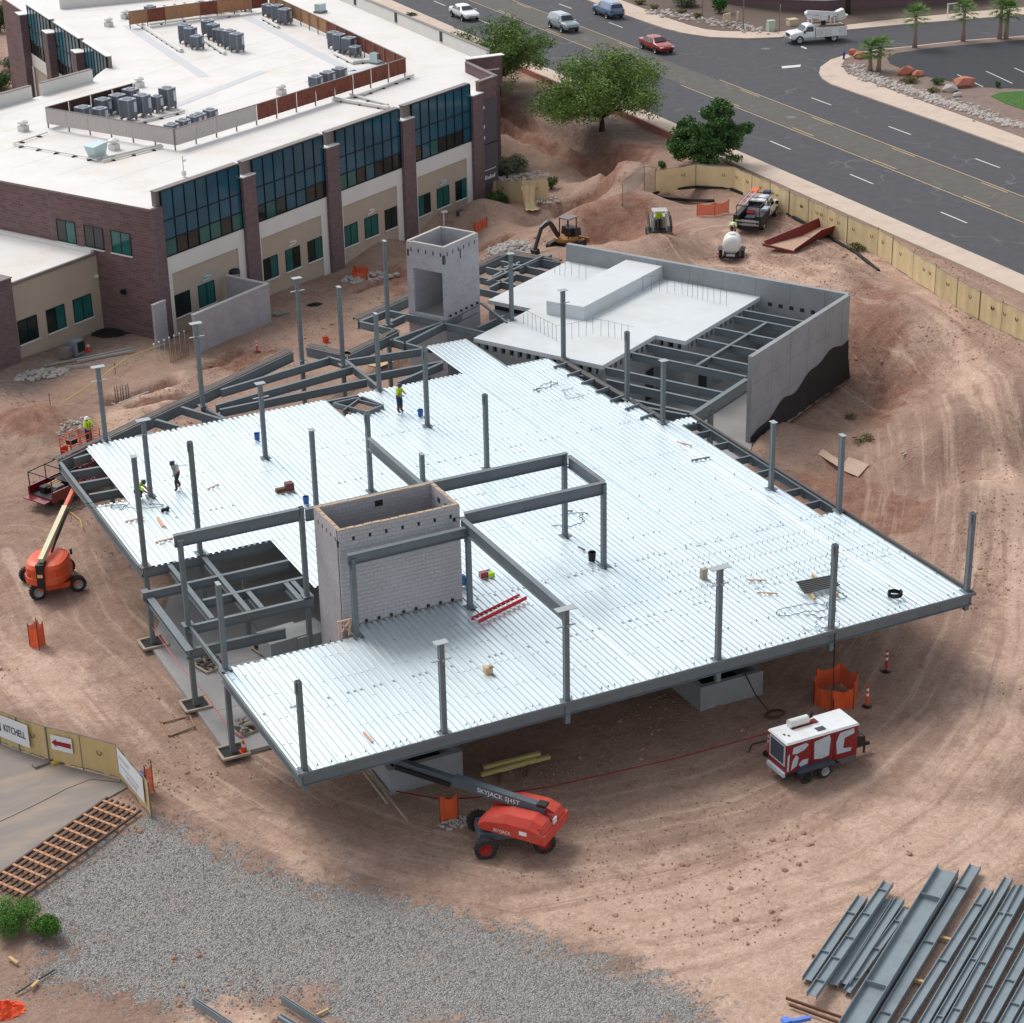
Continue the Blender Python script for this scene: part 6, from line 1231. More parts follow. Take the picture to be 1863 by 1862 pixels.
for a, b in zip(FP[:-1], FP[1:]):
    L = np.linalg.norm(b-a); n_ = max(1, round(L/3.0))
    for k in range(n_):
        p, q_ = a+(b-a)*k/n_, a+(b-a)*(k+1)/n_; z0, z1 = tz_(*p), tz_(*q_); fabric(fen, p, q_, z0, z1, 1.85, seed=sd_, slits=random.choice([1, 2, 2])); post(fen, p, z0, 2.05); sd_ += 1
        w = WMB(); w.cyl((p[0], p[1], z0+1.9), (q_[0], q_[1], z1+1.9), .02, n=5); w.obj('top_wire', M_post, fen)
M_sock = pm('black_sock', rgb(30, 29, 30), .85, var=.1)
pts = [Pg(x, y) for x, y in ((1300,365),(1250,364),(1205,360),(1192,352),(1215,345),(1270,340),(1330,343),(1400,368),(1480,414),(1560,460),(1600,492))]
q = MB(); q.tube([(p[0]-.25, p[1]-.25, tz_(p[0], p[1])+.08) for p in pts], .12, 8); tag(q.obj('silt_sock', M_sock), 'black silt sock looped along the foot of the tan fence', 'silt sock')
# chain-link panels
for k, (a, b, lab) in enumerate((((1132,375),(1172,345),'leaning bare chain-link panel left of the tan fence'), ((1172,345),(1194,347),'short bare chain-link panel joining the tan fence end'))):
    p, q_ = Pg(*a)[:2], Pg(*b)[:2]; z0, z1 = tz_(*p), tz_(*q_); o = thing('chain_link_panel', lab, 'fence', (p[0], p[1], z0), 0, 'bare chain-link panels'); f = WMB()
    for x, z in ((p, z0), (q_, z1)): f.cyl((x[0], x[1], z), (x[0], x[1], z+1.85), .025, n=6)
    for h in (.1, 1.85): f.cyl((p[0], p[1], z0+h), (q_[0], q_[1], z1+h), .022, n=6)
    f.obj('frame', M_post, o); L = np.linalg.norm(np.array(q_)-p); w = WMB(); n_ = int(L/.16)
    for i in range(-11, n_):
        for s in (0, 1):
            t0, t1 = i*.16, i*.16+1.75; h0, h1 = .1, 1.85
            if t0 < 0: h0 = .1-t0; t0 = 0
            if t1 > L: h1 = 1.85-(t1-L); t1 = L
            if h1 <= h0: continue
            e0, e1 = (h0, h1) if not s else (1.95-h0, 1.95-h1); d = (np.array(q_)-p)/L; A = np.array(p)+d*t0; B = np.array(p)+d*t1; w.cyl((A[0], A[1], z0+e0), (B[0], B[1], z0+e1), .006, n=3, cap=False)
    w.obj('wire_mesh', M_post, o, kind='stuff')
# fence by the office end
o = thing('fence_run', 'short tan fabric fence with a fallen fold beside the office shrubs', 'fence', Pg(868, 368)); pp = [(862,352),(905,353),(950,352),(998,356)]; pw = [Pg(x, 368)[:2] for x, y in pp]
for i, (a, b) in enumerate(zip(pw[:-1], pw[1:])): fabric(o, a, b, tz_(*a), tz_(*b), 1.8, seed=90+i, slits=1); post(o, a, tz_(*a), 1.9)
dr = MB(); a = Pg(962, 376); zz = a[2]; q = WMB(); V = []
for i in range(9):
    t = i/8
    for j, (u, h) in enumerate(((0, 1.75), (.12, 1.2), (.3, .5), (.7, .08), (1.3, .05))): V.append((a[0]-.7+1.2*t+.12*math.sin(t*14+j), a[1]-u*1.0-.12*math.sin(t*9+j), zz+h+.06*math.sin(t*16)*(j > 2)))
q.add(V, [(i*5+j, i*5+j+5, i*5+j+6, i*5+j+1) for i in range(8) for j in range(4)]); q.obj('fallen_fabric', M_fab, o, smooth=True)
# banner fence at the drive
zd = -.05
BP = [P(x, y, zd)[:2] for x, y in ((-60,1330),(0,1352),(37,1367),(90,1385),(152,1400),(219,1418),(276,1488))]
ban = thing('banner_fence', 'tan panelled fence with banners closing the asphalt drive', 'fence', (BP[0][0], BP[0][1], zd))
M_pan = pm('tan_fence_panel', rgb(200, 174, 124), .85, var=.06)
for i, (a, b) in enumerate(zip(BP[:-1], BP[1:])):
    fabric(ban, a, b, zd, zd, 1.72 if i < 5 else 1.75, seed=120+i, slits=1 if i in (2, 4) else 0, mat=M_pan, amp=.02, sag=.01); post(ban, a, zd, 1.8, .035)
    for hh in (1.78, .08): w = WMB(); w.cyl((a[0], a[1], zd+hh), (b[0], b[1], zd+hh), .025, n=6); w.obj('rail', M_post, ban)
post(ban, BP[-1], zd, 1.8, .035)
def sheet_on(o, a, b, t0, t1, h0, h1, mat, off, name):
    a = np.array(a); b = np.array(b); d = (b-a)/np.linalg.norm(b-a); n_ = np.array([d[1], -d[0]]); A = a+(b-a)*t0+n_*off; B = a+(b-a)*t1+n_*off; q = WMB(); q.add([(A[0], A[1], zd+h0), (B[0], B[1], zd+h0), (B[0], B[1], zd+h1), (A[0], A[1], zd+h1), (A[0]-n_[0]*.01, A[1]-n_[1]*.01, zd+h0), (B[0]-n_[0]*.01, B[1]-n_[1]*.01, zd+h0), (B[0]-n_[0]*.01, B[1]-n_[1]*.01, zd+h1), (A[0]-n_[0]*.01, A[1]-n_[1]*.01, zd+h1)], [(0, 1, 2, 3), (7, 6, 5, 4), (0, 4, 5, 1), (1, 5, 6, 2), (2, 6, 7, 3), (3, 7, 4, 0)]); return q.obj(name, mat, o), A, B, d
M_ban = pm('banner_white', rgb(222, 224, 226), .7, var=.05); M_ink = pm('banner_ink', rgb(52, 58, 64), .7); M_arrow = pm('arrow_red', rgb(150, 28, 44), .7); M_band2 = pm('banner_grey', rgb(186, 190, 196), .7, var=.12, scale=7)
a, b = BP[1], BP[3]
s_, A, B, d = sheet_on(ban, BP[1], BP[2], -.9, 1.6, .45, 1.62, M_ban, .09, 'banner'); ang = math.atan2(d[1], d[0])
def txt_on(t, size, pos, h, mat, off=.11, sx=1.0):
    n_ = np.array([d[1], -d[0]]); p = pos+n_*off-np.array(ban.location)[:2]; return text_obj(t, size, mat, ban, (p[0], p[1], h), (math.pi/2, 0, ang), sx=sx)
txt_on('KITCHELL', .52, np.array(BP[1])+(np.array(BP[2])-BP[1])*.92, 1.02, M_ink, sx=.62)
for t, w in ((.16, .20), (-.06, .14)): sheet_on(ban, BP[1], BP[2], t-.06, t+w*.4, .78, 1.25, M_ink, .105, 'banner_logo')
s_, A, B, d = sheet_on(ban, BP[3], BP[4], .16, .78, .75, 1.5, M_ban, .09, 'arrow_sign'); ang = math.atan2(d[1], d[0])
n_ = np.array([d[1], -d[0]]); c = np.array(BP[3])+(np.array(BP[4])-BP[3])*.47+n_*.115; q = WMB(); pr_ = [(-.52, 0), (-.28, .2), (-.28, .1), (.5, .12), (.5, -.12), (-.28, -.1), (-.28, -.2)]; V = [(c[0]+d[0]*x, c[1]+d[1]*x, zd+1.12+z) for x, z in pr_]; q.add(V+[(x-n_[0]*.008, y-n_[1]*.008, z) for x, y, z in V], [tuple(range(6, -1, -1)), tuple(range(7, 14))]+[(i, (i+1) % 7, 7+(i+1) % 7, 7+i) for i in range(7)]); q.obj('arrow', M_arrow, ban)
s_, A, B, d = sheet_on(ban, BP[5], BP[6], .04, .86, .45, 1.7, M_ban, .06, 'banner')
for k, (t0, t1, h0, h1) in enumerate(((.1, .4, 1.3, 1.5), (.12, .7, .95, 1.08), (.3, .62, .6, .85))): sheet_on(ban, BP[5], BP[6], t0, t1, h0, h1, M_band2, .075, 'banner_print')
for x, y in ((78, 1391), (110, 1385)): p = P(x, y, zd); q = WMB(); q.box((p[0], p[1], zd+.06), (.9, .35, .12), rz=.2); q.obj('ballast_block', M_coping if x < 100 else pm('ballast_yellow', rgb(190, 160, 70), .8), ban)

# ================================================================ VEGETATION
def leafmat(n, c, v=.45): 
    m = pm(n, c, .7, var=v, scale=1.3, spec=.25); return m
M_leafA = leafmat('feathery_leaf', (.165, .25, .045)); M_leafA2 = leafmat('feathery_leaf_dark', (.09, .155, .04)); M_leafB = leafmat('dense_leaf', (.055, .14, .035)); M_leafC = leafmat('shrub_leaf', (.07, .125, .035)); M_leafD = leafmat('grey_shrub_leaf', (.15, .18, .11)); M_leafE = leafmat('bright_bush_leaf', (.085, .21, .03)); M_palm = leafmat('palm_leaf', (.12, .21, .05)); M_dry = leafmat('dry_grass', (.17, .16, .06))
M_bark = pm('dark_bark', rgb(52, 42, 36), .95, var=.2, scale=5, bump=.5); M_ptrunk = pm('palm_trunk', rgb(150, 128, 112), .9, var=.2, scale=8, bump=.6, bscale=12)
def leaves(centers, n, size, aspect=.5, droop=.0, seed=1):
    """leaf triangles/quads scattered through ellipsoidal clumps; centers: (x, y, z, rx, ry, rz)"""
    g = np.random.default_rng(seed); C = np.array(centers); vol = C[:, 3]*C[:, 4]*C[:, 5]; k = g.choice(len(C), n, p=vol**.75/np.sum(vol**.75)); d = g.normal(size=(n, 3)); d /= np.linalg.norm(d, axis=1)[:, None]; r = g.random(n)**.45
    p = C[k, :3]+d*C[k, 3:]*r[:, None]; t = g.normal(size=(n, 3)); t[:, 2] = t[:, 2]*.6-droop; t /= np.linalg.norm(t, axis=1)[:, None]; nn = g.normal(size=(n, 3)); nn[:, 2] += .6; s = np.cross(t, nn); s /= np.linalg.norm(s, axis=1)[:, None]; sz = size*g.uniform(.6, 1.4, n)[:, None]
    V = np.stack([p-t*sz*.5, p+s*sz*aspect*.5, p+t*sz*.5, p-s*sz*aspect*.5], 1).reshape(-1, 3); return V
def leafobj(name, V, mat, parent):
    me_ = bpy.data.meshes.new(name); m = len(V)//4; me_.vertices.add(len(V)); me_.vertices.foreach_set('co', V.astype(np.float32).reshape(-1)); me_.loops.add(len(V)); me_.loops.foreach_set('vertex_index', np.arange(len(V), dtype=np.int32)); me_.polygons.add(m); me_.polygons.foreach_set('loop_start', (np.arange(m)*4).astype(np.int32)); me_.polygons.foreach_set('loop_total', np.full(m, 4, np.int32)); me_.update(); me_.materials.append(mat); o = bpy.data.objects.new(name, me_); col.objects.link(o); o.parent = parent; return o
def tree(label, base, H, R, trunkh, nl, size, mats, seed, dense=False, lean=(0, 0), name='tree', squash=1.0):
    g = random.Random(seed); o = thing(name, label, 'tree', base); b = MB(); cl = []
    top = Vector((lean[0]*.3, lean[1]*.3, trunkh)); b.tube([(0, 0, -.3), (.03, .02, trunkh*.5), top], [.30*H/8, .24*H/8, .20*H/8], 8)
    nb = 12 if not dense else 8
    for k in range(nb):
        a = 2*math.pi*k/nb+g.uniform(-.3, .3); el = g.uniform(.12, 1.0) if k < nb-2 else 1.3; L = R*g.uniform(.75, 1.0)/max(math.cos(el), .45) if el < 1.2 else (H-trunkh)*.85
        L = min(L, math.hypot(R, H-trunkh)*.95); d = Vector((math.cos(a)*math.cos(el), math.sin(a)*math.cos(el), math.sin(el)*squash)); e = top+d*L+Vector((lean[0], lean[1], 0))*.5; e.z = min(e.z, H*.80*(1-(.15 if dense else .35)*min(1, ((e.x*e.x+e.y*e.y)/(R*R))))); m1 = top+(e-top)*.4+Vector((g.uniform(-.3, .3), g.uniform(-.3, .3), g.uniform(.0, .4))); b.tube([top-Vector((0, 0, .15)), m1, e], [.13*H/8, .08*H/8, .03], 6)
        for t in (.45, .62, .78, .92, 1.0):
            c = top+(e-top)*t; w = R*.30*(1.15-.35*t)*g.uniform(.8, 1.25)
            cl.append((c.x+g.uniform(-.5, .5), c.y+g.uniform(-.5, .5), c.z+g.uniform(-.2, .5), w, w, w*.62))
            for _ in range(2):
                f = c+Vector((g.uniform(-1, 1), g.uniform(-1, 1), g.uniform(-.3, .6)))*R*.28; b.tube([c, f], [.035, .012], 4); cl.append((f.x, f.y, f.z, w*.62, w*.62, w*.42))
    b.obj('trunk', M_bark, o, smooth=True, recenter=False)
    for k in range(70 if not dense else 80):
        a = g.uniform(0, 6.28); rr = R*math.sqrt(g.random())*.95; zz = trunkh*.8+(H-trunkh)*g.uniform(.15, .95)*(1-.55*(rr/R)**2); w = R*.2*g.uniform(.7, 1.3); cl.append((rr*math.cos(a)+lean[0]*.5, rr*math.sin(a)+lean[1]*.5, zz, w, w, w*.6))
    cl = [(c[0], c[1], min(c[2], H*.93*(1-(.20 if dense else .42)*min(1, (math.hypot(c[0], c[1])/R)**2))), c[3], c[4], c[5]) for c in cl if c[2] > trunkh*.5]
    V = leaves(cl, nl, size, .42 if not dense else .6, .25 if not dense else .1, seed); h = len(V)//4; pick = np.random.default_rng(seed+1).random(h) < .6; Vq = V.reshape(-1, 4, 3)
    c = bpy.data.objects.new('crown', None); col.objects.link(c); c.parent = o
    leafobj('foliage', Vq[pick].reshape(-1, 3), mats[0], c); leafobj('foliage', Vq[~pick].reshape(-1, 3), mats[1], c)
    return o
p = Pg(906, 176); tree('large feathery dark green tree at the office end beside the road', p, 8.4, 4.9, 1.7, 34000, .22, [M_leafA2, M_leafA], 3, lean=(.4, .5))
p = Pg(1095, 238); tree('wide feathery light green tree on the bank by the road', p, 7.6, 5.7, 1.3, 40000, .22, [M_leafA, M_leafA2], 8)
p = Pg(1288, 305); tree('compact dense dark green tree behind the tan fence', p, 5.9, 2.9, .5, 30000, .22, [M_leafB, M_leafC], 21, dense=True)
def shrub(label, px, py, z, w, h, mat, n=2200, size=.16, seed=0, name='shrub', cat='shrub', group=None, d=None):
    p = Pg(px, py) if z < 4.1 else P(px, py, z); g = random.Random(seed); o = thing(name, label, cat, p, 0, group); b = MB(); cl = []
    for k in range(7):
        a = g.uniform(0, 6.28); r = w*.30*g.random()**.5; e = (r*math.cos(a)*1.3, r*math.sin(a)*(d or 1)*1.3, h*g.uniform(.4, .72)); b.tube([(0, 0, -.05), (e[0]*.5, e[1]*.5, e[2]*.6), e], [.04, .03, .012], 5); cl.append((e[0], e[1], e[2], w*.27, w*.27*(d or 1), h*.34))
    cl.append((0, 0, h*.4, w*.4, w*.4*(d or 1), h*.38)); b.obj('stem', M_bark, o, recenter=False); leafobj('foliage', leaves(cl, n, size, .6, .0, seed), mat, o); return o
shrub('dense dark green shrub at the foot of the office pier', 905, 383, .3, 2.9, 1.5, M_leafC, 4200, .16, 1); shrub('grey green shrub in front of the purple wall panel', 928, 318, .8, 2.6, 1.7, M_leafD, 3000, .17, 2); shrub('low dark shrub beside the purple wall panel', 905, 325, .8, 1.8, 1.0, M_leafC, 1500, .15, 3); shrub('small shrub at the end of the short tan fence', 1002, 345, 1.2, 1.1, 1.2, M_leafC, 1000, .14, 4)
shrub('bright green bush at the left edge beside the gravel', 28, 1690, -.12, 1.9, 1.15, M_leafE, 9000, .07, 5); shrub('smaller bright green bush right of the bush at the gravel edge', 88, 1700, -.12, 1.35, 1.0, M_leafE, 7000, .07, 6)
shrub('grey green shrub behind the far left office glass', 32, 128, .1, 3.2, 1.6, M_leafD, 2200, .2, 7); shrub('dark rounded shrub at the left picture edge behind the office', 2, 165, .1, 3.4, 2.2, M_leafC, 2600, .2, 8); shrub('dark tree crown at the top left corner', 2, 60, .3, 3.6, 4.0, M_leafC, 2600, .26, 9)
shrub('small weed bush in front of the tan fence end', 1205, 305, 3.5, .9, .5, M_leafC, 500, .12, 10); shrub('yellow green weeds below the fence by the red trough', 1572, 452, 3.85, 2.6, .45, M_dry, 900, .16, 11, d=.6); shrub('green weeds against the fence beyond the red trough', 1590, 445, 3.85, 1.8, .6, M_leafE, 600, .14, 12)
shrub('large hanging grassy shrub beyond the far sidewalk', 1245, 12, 4.15, 3.6, 1.8, M_leafD, 2600, .26, 13); shrub('conical dark green evergreen beyond the far sidewalk', 1308, 24, 4.15, 2.0, 2.1, M_leafB, 2200, .2, 14)
for k, (x, y) in enumerate(((1165, 8), (1190, 16), (1240, 25), (1270, 32))): shrub(f'low yellow green plant on the far verge, {ORD[k]} from the left', x, y, 4.15, 1.2, .5, M_dry, 500, .16, 30+k, group='low verge plants')
shrub('low grassy plant on the corner verge by the red boulders', 1660, 150, 4.17, 2.0, .5, M_dry, 700, .16, 40); shrub('dark low bush beside the big red boulder', 1705, 153, 4.17, 1.4, .6, M_leafC, 600, .14, 41); shrub('small dark bush at the lawn edge', 1815, 160, 4.17, .7, .6, M_leafC, 400, .12, 42); shrub('dry grass tuft near the big red boulder', 1700, 168, 4.17, 1.3, .35, M_dry, 400, .15, 43)
shrub('sparse weeds by the road behind the white parapet', 752, 32, 3.95, 1.6, .6, M_leafC, 500, .14, 44); shrub('low weeds on the slope right of the vault', 1548, 762, .1, 1.0, .25, M_dry, 250, .12, 45); shrub('weed patch near the plywood sheets', 1570, 800, .1, 1.6, .22, M_dry, 300, .12, 46)
def palm(label, px, py, h, r, seed):
    p = P(px, py, 4.15); o = thing('palm_tree', label, 'palm tree', p, 0, 'young palms on the corner verge'); g = random.Random(seed); ln = g.uniform(-.12, .12)
    MB().tube([(0, 0, -.1), (ln*.4, 0, h*.4), (ln, 0, h)], [.27, .20, .15], 9).obj('trunk', M_ptrunk, o, smooth=True, recenter=False); q = MB()
    for k in range(34):
        a = k*2.399; el = 1.25-k*.052; L = r*g.uniform(.55, .75); d = Vector((math.cos(a)*math.cos(el), math.sin(a)*math.cos(el), math.sin(el))); b0 = Vector((ln, 0, h)); hub = b0+d*L; q.tube([b0, b0+d*L*.5, hub], [.025, .018, .015], 3); sx = d.cross(Vector((0, 0, 1))).normalized(); up = sx.cross(d)
        for j in range(9):
            t = (j-4)/4*1.15; e = hub+(d*math.cos(t)+sx*math.sin(t))*r*.52*g.uniform(.85, 1.1)-Vector((0, 0, .10*r*g.random()+.05)); w = sx*math.cos(t)*.045-d*math.sin(t)*.045; q.add([hub-w*.3, hub+w*.3, hub+(e-hub)*.5+w, e, hub+(e-hub)*.5-w], [(0, 1, 2, 3, 4)])
    q.obj('frond', M_palm, o, kind=None, recenter=False); return o
for lab, x, y, h, r, s in (('short left palm of the leaning pair at the street corner', 1583, 129, 1.9, 1.25, 1), ('short right palm of the leaning pair at the street corner', 1598, 130, 2.1, 1.35, 2), ('tall single palm nearest the corner boulders on the verge', 1664, 87, 3.0, 1.5, 3), ('tall single palm in the middle of the verge row', 1752, 75, 2.9, 1.4, 4), ('left palm of the pair at the right end of the verge', 1818, 71, 3.0, 1.5, 5), ('right palm of the pair at the right end of the verge', 1830, 71, 2.6, 1.4, 6)): palm(lab, x, y, h, r, s)
# stones
M_stone = pm('pale_river_stone', rgb(176, 166, 158), .9, var=.2, scale=1.5); M_redrock = pm('red_boulder', rgb(176, 112, 92), .9, var=.2, scale=2, bump=.5, bscale=4); M_gs = pm('gravel_stone', rgb(150, 147, 144), .9, var=.3, scale=7); M_ds = pm('dirt_clod', rgb(158, 124, 106), .95, var=.25, scale=5); M_rub = pm('rubble_grey', rgb(168, 162, 156), .9, var=.2, scale=3)
def stuff(name, label, cat, mb, mat): o = mb.obj(name, mat, recenter=False); o['kind'] = 'stuff'; o['label'] = label; o['category'] = cat; return o
q = MB(); band = [P(1360+x/3.704, y/3.704, 4.15) for x, y in ((700, 440), (800, 520), (960, 570), (1150, 630), (1330, 690), (1480, 730), (1650, 800), (1863, 860))]
for k in range(900):
    t = random.random()*(len(band)-1); i = int(t); p = band[i]+(band[i+1]-band[i])*(t-i); w = random.gauss(0, .55); q.rock((p[0]+w, p[1]+random.gauss(0, .3), 4.18), random.uniform(.10, .26), (1, 1, .6))
stuff('river_stones', 'band of pale river stones between the sidewalk and the parking lot', 'stones', q, M_stone)
q = MB()
for k in range(260): t = random.random(); p = P(1190+t*200, 20+t*38, 4.15); q.rock((p[0]+random.gauss(0, .8), p[1]+random.gauss(0, .6), 4.18), random.uniform(.1, .3), (1, 1, .6))
stuff('verge_stones', 'scattered pale stones along the far sidewalk verge', 'stones', q, M_stone)
for lab, x, y, r in (('big rounded red boulder near the lawn', 1752, 158, .85), ('pale boulder left of the big red boulder', 1728, 166, .6), ('flat red boulder at the corner palms', 1565, 106, .6), ('small red boulder behind the hydrant', 1553, 99, .5), ('long red boulder beside the parking lot edge', 1650, 136, .7), ('low red boulder right of the parking edge boulder', 1668, 139, .5), ('small grey rock beneath the big red boulder', 1742, 176, .35)):
    p = P(x, y, 4.15); b = MB(); b.rock((p[0], p[1], 4.15+r*.35), r*1.25, (1.2, .9, .75)); tag(b.obj('boulder', M_redrock if 'red' in lab.split(' red')[0]+' red' and not lab.startswith(('pale', 'small grey')) else M_stone, smooth=False), lab, 'boulder', 'verge boulders')
q = MB()
GRp = np.array(GRAVEL)
gx_ = rng.uniform(GRp[:, 0].min(), GRp[:, 0].max(), 9000); gy_ = rng.uniform(np.maximum(45, GRp[:, 1].min()), GRp[:, 1].max(), 9000); gi_ = sdpoly(gx_, gy_, GRAVEL) < .5
for x, y in zip(gx_[gi_], gy_[gi_]):
    r = random.uniform(.03, .07); z = -.1; k0 = len(q.v); a = random.random()*6; x = float(x); y = float(y)
    q.v += [(x+r*math.cos(a), y+r*math.sin(a), z), (x+r*math.cos(a+2.1), y+r*math.sin(a+2.1), z), (x+r*math.cos(a+4.2), y+r*math.sin(a+4.2), z), (x, y, z+r*1.1)]; q.f += [(k0, k0+1, k0+3), (k0+1, k0+2, k0+3), (k0+2, k0, k0+3)]
gz = terrain(np.array([v[0] for v in q.v]), np.array([v[1] for v in q.v])); q.v = [(v[0], v[1], v[2]+.1+float(z)) for v, z in zip(q.v, gz)]
stuff('gravel_stones', 'grey crushed gravel spread across the foreground', 'gravel', q, M_gs)
q = MB(); N_ = 0
cand = np.stack([rng.uniform(0, 88, 60000), rng.uniform(48, 150, 60000)], 1); dens = fbm(cand[:, 0], cand[:, 1], .12, 3); ft = sdpoly(cand[:, 0], cand[:, 1], FOOT); dv = sdpoly(cand[:, 0], cand[:, 1], DRIVE); gg = w2g
keep = (ft > .6) & (dv > .4) & (dens > .50) & (rng.random(60000) < .5)
oo = (cand-O2[:2]); uu = oo@U2[:2]; vv_ = oo@V2[:2]; keep &= ~((uu > -13) & (uu < 45) & (vv_ > -.3)); keep &= ~((uu > 0) & (uu < 18) & (vv_ < -21) & (vv_ > -43.4))
cand = cand[keep][:9000]; cz = terrain(cand[:, 0], cand[:, 1])
for (x, y), z in zip(cand, cz): q.rock((x, y, z+.01), random.choice([.04, .05, .06, .08, .12])*1.3, (1, 1, .7)) if N_ % 7 == 0 else q.add([(x+.06*math.cos(t+N_), y+.06*math.sin(t+N_), z) for t in (0, 2.1, 4.2)]+[(x, y, z+.07)], [(0, 1, 3), (1, 2, 3), (2, 0, 3)]); N_ += 1
stuff('loose_stones', 'loose clods and stones scattered over the bare site soil', 'stones', q, M_ds)
def pile(label, px, py, z, rx, ry, h, n_, r0, r1, mat, name='rubble_pile', cat='rubble'):
    p = Pg(px, py); b = MB(); zz = p[2]
    for k in range(n_):
        a = random.random()*6.28; rr = random.random()**.6; x = p[0]+rx*rr*math.cos(a); y = p[1]+ry*rr*math.sin(a); b.rock((x, y, tz_(x, y) if False else zz+h*(1-rr)*random.random()), random.uniform(r0, r1), (1, 1, .7))
    return stuff(name, label, cat, b, mat)
pile('pile of pale broken concrete in front of the low wing', 75, 682, 0, 1.8, .9, .35, 170, .08, .26, M_rub); pile('heap of broken stone left of the small excavator', 945, 452, 1.9, 2.6, 1.8, .3, 380, .08, .25, M_rub); pile('scatter of broken concrete by the office with orange mesh', 672, 505, .1, 2.2, 1.0, .25, 150, .08, .28, M_rub); pile('white stones on the slope behind the office end', 960, 320, 1.2, 3.0, 1.2, .15, 260, .08, .22, M_stone); pile('pale stones at the end of the short tan fence', 1000, 360, 1.4, 2.4, 1.5, .1, 160, .07, .18, M_stone); pile('stones beside the dirt mound at the left', 118, 775, .1, 1.6, 1.4, .12, 110, .06, .16, M_rub)
pile('loose rocks under the red lift orange barrier', 828, 1500, -.1, .8, .5, .06, 60, .04, .12, M_rub)
# ================================================================ SITE OBJECTS
M_bsteel = pm('stacked_beam_steel', rgb(128, 140, 146), .5, var=.12, scale=1.5, dirt=rgb(104, 108, 110), dirt_amt=.5, dirt_scale=1.2); M_timber = pm('timber_block', rgb(196, 166, 116), .85, var=.15, scale=5); M_rusty = pm('rusty_bar', rgb(104, 72, 54), .8, var=.2, scale=4)
z9 = lambda x, y: (1420+x/2.467, 1560+y/2.467)
def laid(label, a, b, w, z=.18, fl=.22, ext=1.0, stiff=3, group='steel beams stacked in the foreground', mat=None, name='steel_beam'):
    p, r = P(*a, z), P(*b, z); r = p+(r-p)*ext; d = (r-p)/np.linalg.norm(r-p); s = np.array([-d[1], d[0], 0]); g = .0
    o = thing(name, label, 'steel beam', ((p+r)/2*[1, 1, 0]+[0, 0, z-fl/2]), 0, group)
    q = WMB(); q.ibeam(p+s*w/2, r+s*w/2, w, fl, .025, .02, up=tuple(s)); q.obj('section', mat or M_bsteel, o)
    for k in range(stiff):
        t = (k+.35+.3*random.random())/max(stiff, 1); c = p+(r-p)*t; q = WMB(); q.bar(c+s*(w/2-.03)+[0, 0, fl*.27], c-s*(w/2-.03)+[0, 0, fl*.27], .025, fl*.42); q.obj('stiffener', mat or M_bsteel, o)
    return o
LB = [('short beam at the far left of the small beam bundle', (370,180), (120,550), .40, .16, 1, 2), ('top beam lying across the small beam bundle', (485,115), (140,620), .40, .40, 1, 5), ('wide channel in the middle of the small beam bundle', (478,190), (235,570), .42, .16, 1, 0), ('right beam of the small beam bundle', (537,190), (290,570), .36, .16, 1, 0), ('lower beam beside the deep girder in the small bundle', (566,235), (300,605), .30, .12, 1, 3),
      ('second long beam right of the deep girder', (875,40), (450,745), .46, .2, 1.5, 4), ('first long beam of the right-hand stack', (936,145), (555,745), .38, .25, 1.5, 4), ('second long beam of the right-hand stack', (1025,95), (645,745), .34, .25, 1.5, 2), ('third long beam of the right-hand stack', (1064,130), (703,745), .28, .25, 1.5, 4), ('fourth long beam of the right-hand stack', (1100,130), (762,745), .34, .25, 1.5, 4), ('fifth long beam of the right-hand stack', (1180,130), (850,745), .36, .25, 1.5, 5), ('sixth long beam of the right-hand stack', (1270,130), (930,745), .40, .25, 1.5, 5), ('seventh long beam at the right edge of the stack', (1350,130), (1010,745), .40, .25, 1.5, 4), ('eighth long beam at the right edge of the stack', (1430,130), (1085,745), .40, .25, 1.5, 4)]
for lab, a, b, w, z, e, st in LB: laid(lab, z9(*a), z9(*b), w, z, .24, e, st)
laid('deep brown-edged plate girder between the two beam stacks', z9(752, 62), z9(335, 740), .86, .34, .5, 1.5, 3, mat=M_bsteel)
for k, (a, b) in enumerate(((( 312, 218), (380, 232)), ((142, 440), (210, 465)), ((520, 262), (580, 272)), ((360, 505), (410, 515)))):
    p, r = P(*z9(*a), .06), P(*z9(*b), .06); q = MB(); q.bar(p, r, .09, .09); tag(q.obj('dunnage_block', M_rusty), f'rusty dunnage bar under the small beam bundle, {ORD[k]} from the top left', 'timber block', 'dunnage under the beams')
for k, (a, b) in enumerate((((712, 358), (765, 372)), ((595, 550), (642, 562)))):
    p, r = P(*z9(*a), .06), P(*z9(*b), .06); q = MB(); q.bar(p, r, .13, .12); tag(q.obj('dunnage_block', M_timber), ('upper' if k == 0 else 'lower')+' pale timber block between the long beams', 'timber block', 'dunnage under the beams')
for k, (a, b) in enumerate((((25, 632), (285, 722)), ((40, 662), (270, 745)))):
    p, r = P(*z9(*a), .08), P(*z9(*b), .08); q = MB(); q.bar(p, r, .07, .1); tag(q.obj('steel_angle', M_rusty), ('upper' if k == 0 else 'lower')+' dark rusty angle bar below the small beam bundle', 'steel bar', 'angle bars')
p = P(*z9(70, 742), .05); o = thing('blue_tool', 'bright blue tool lying at the bottom edge beside the beams', 'tool', p); MB().box((0, 0, .08), (1.1, .14, .14), rz=-.2).obj('body', pm('bright_blue_plastic', rgb(84, 128, 214), .5), o); MB().box((-.35, .12, .14), (.3, .3, .1)).obj('handle', pm('bright_blue_plastic', rgb(84, 128, 214), .5), o)
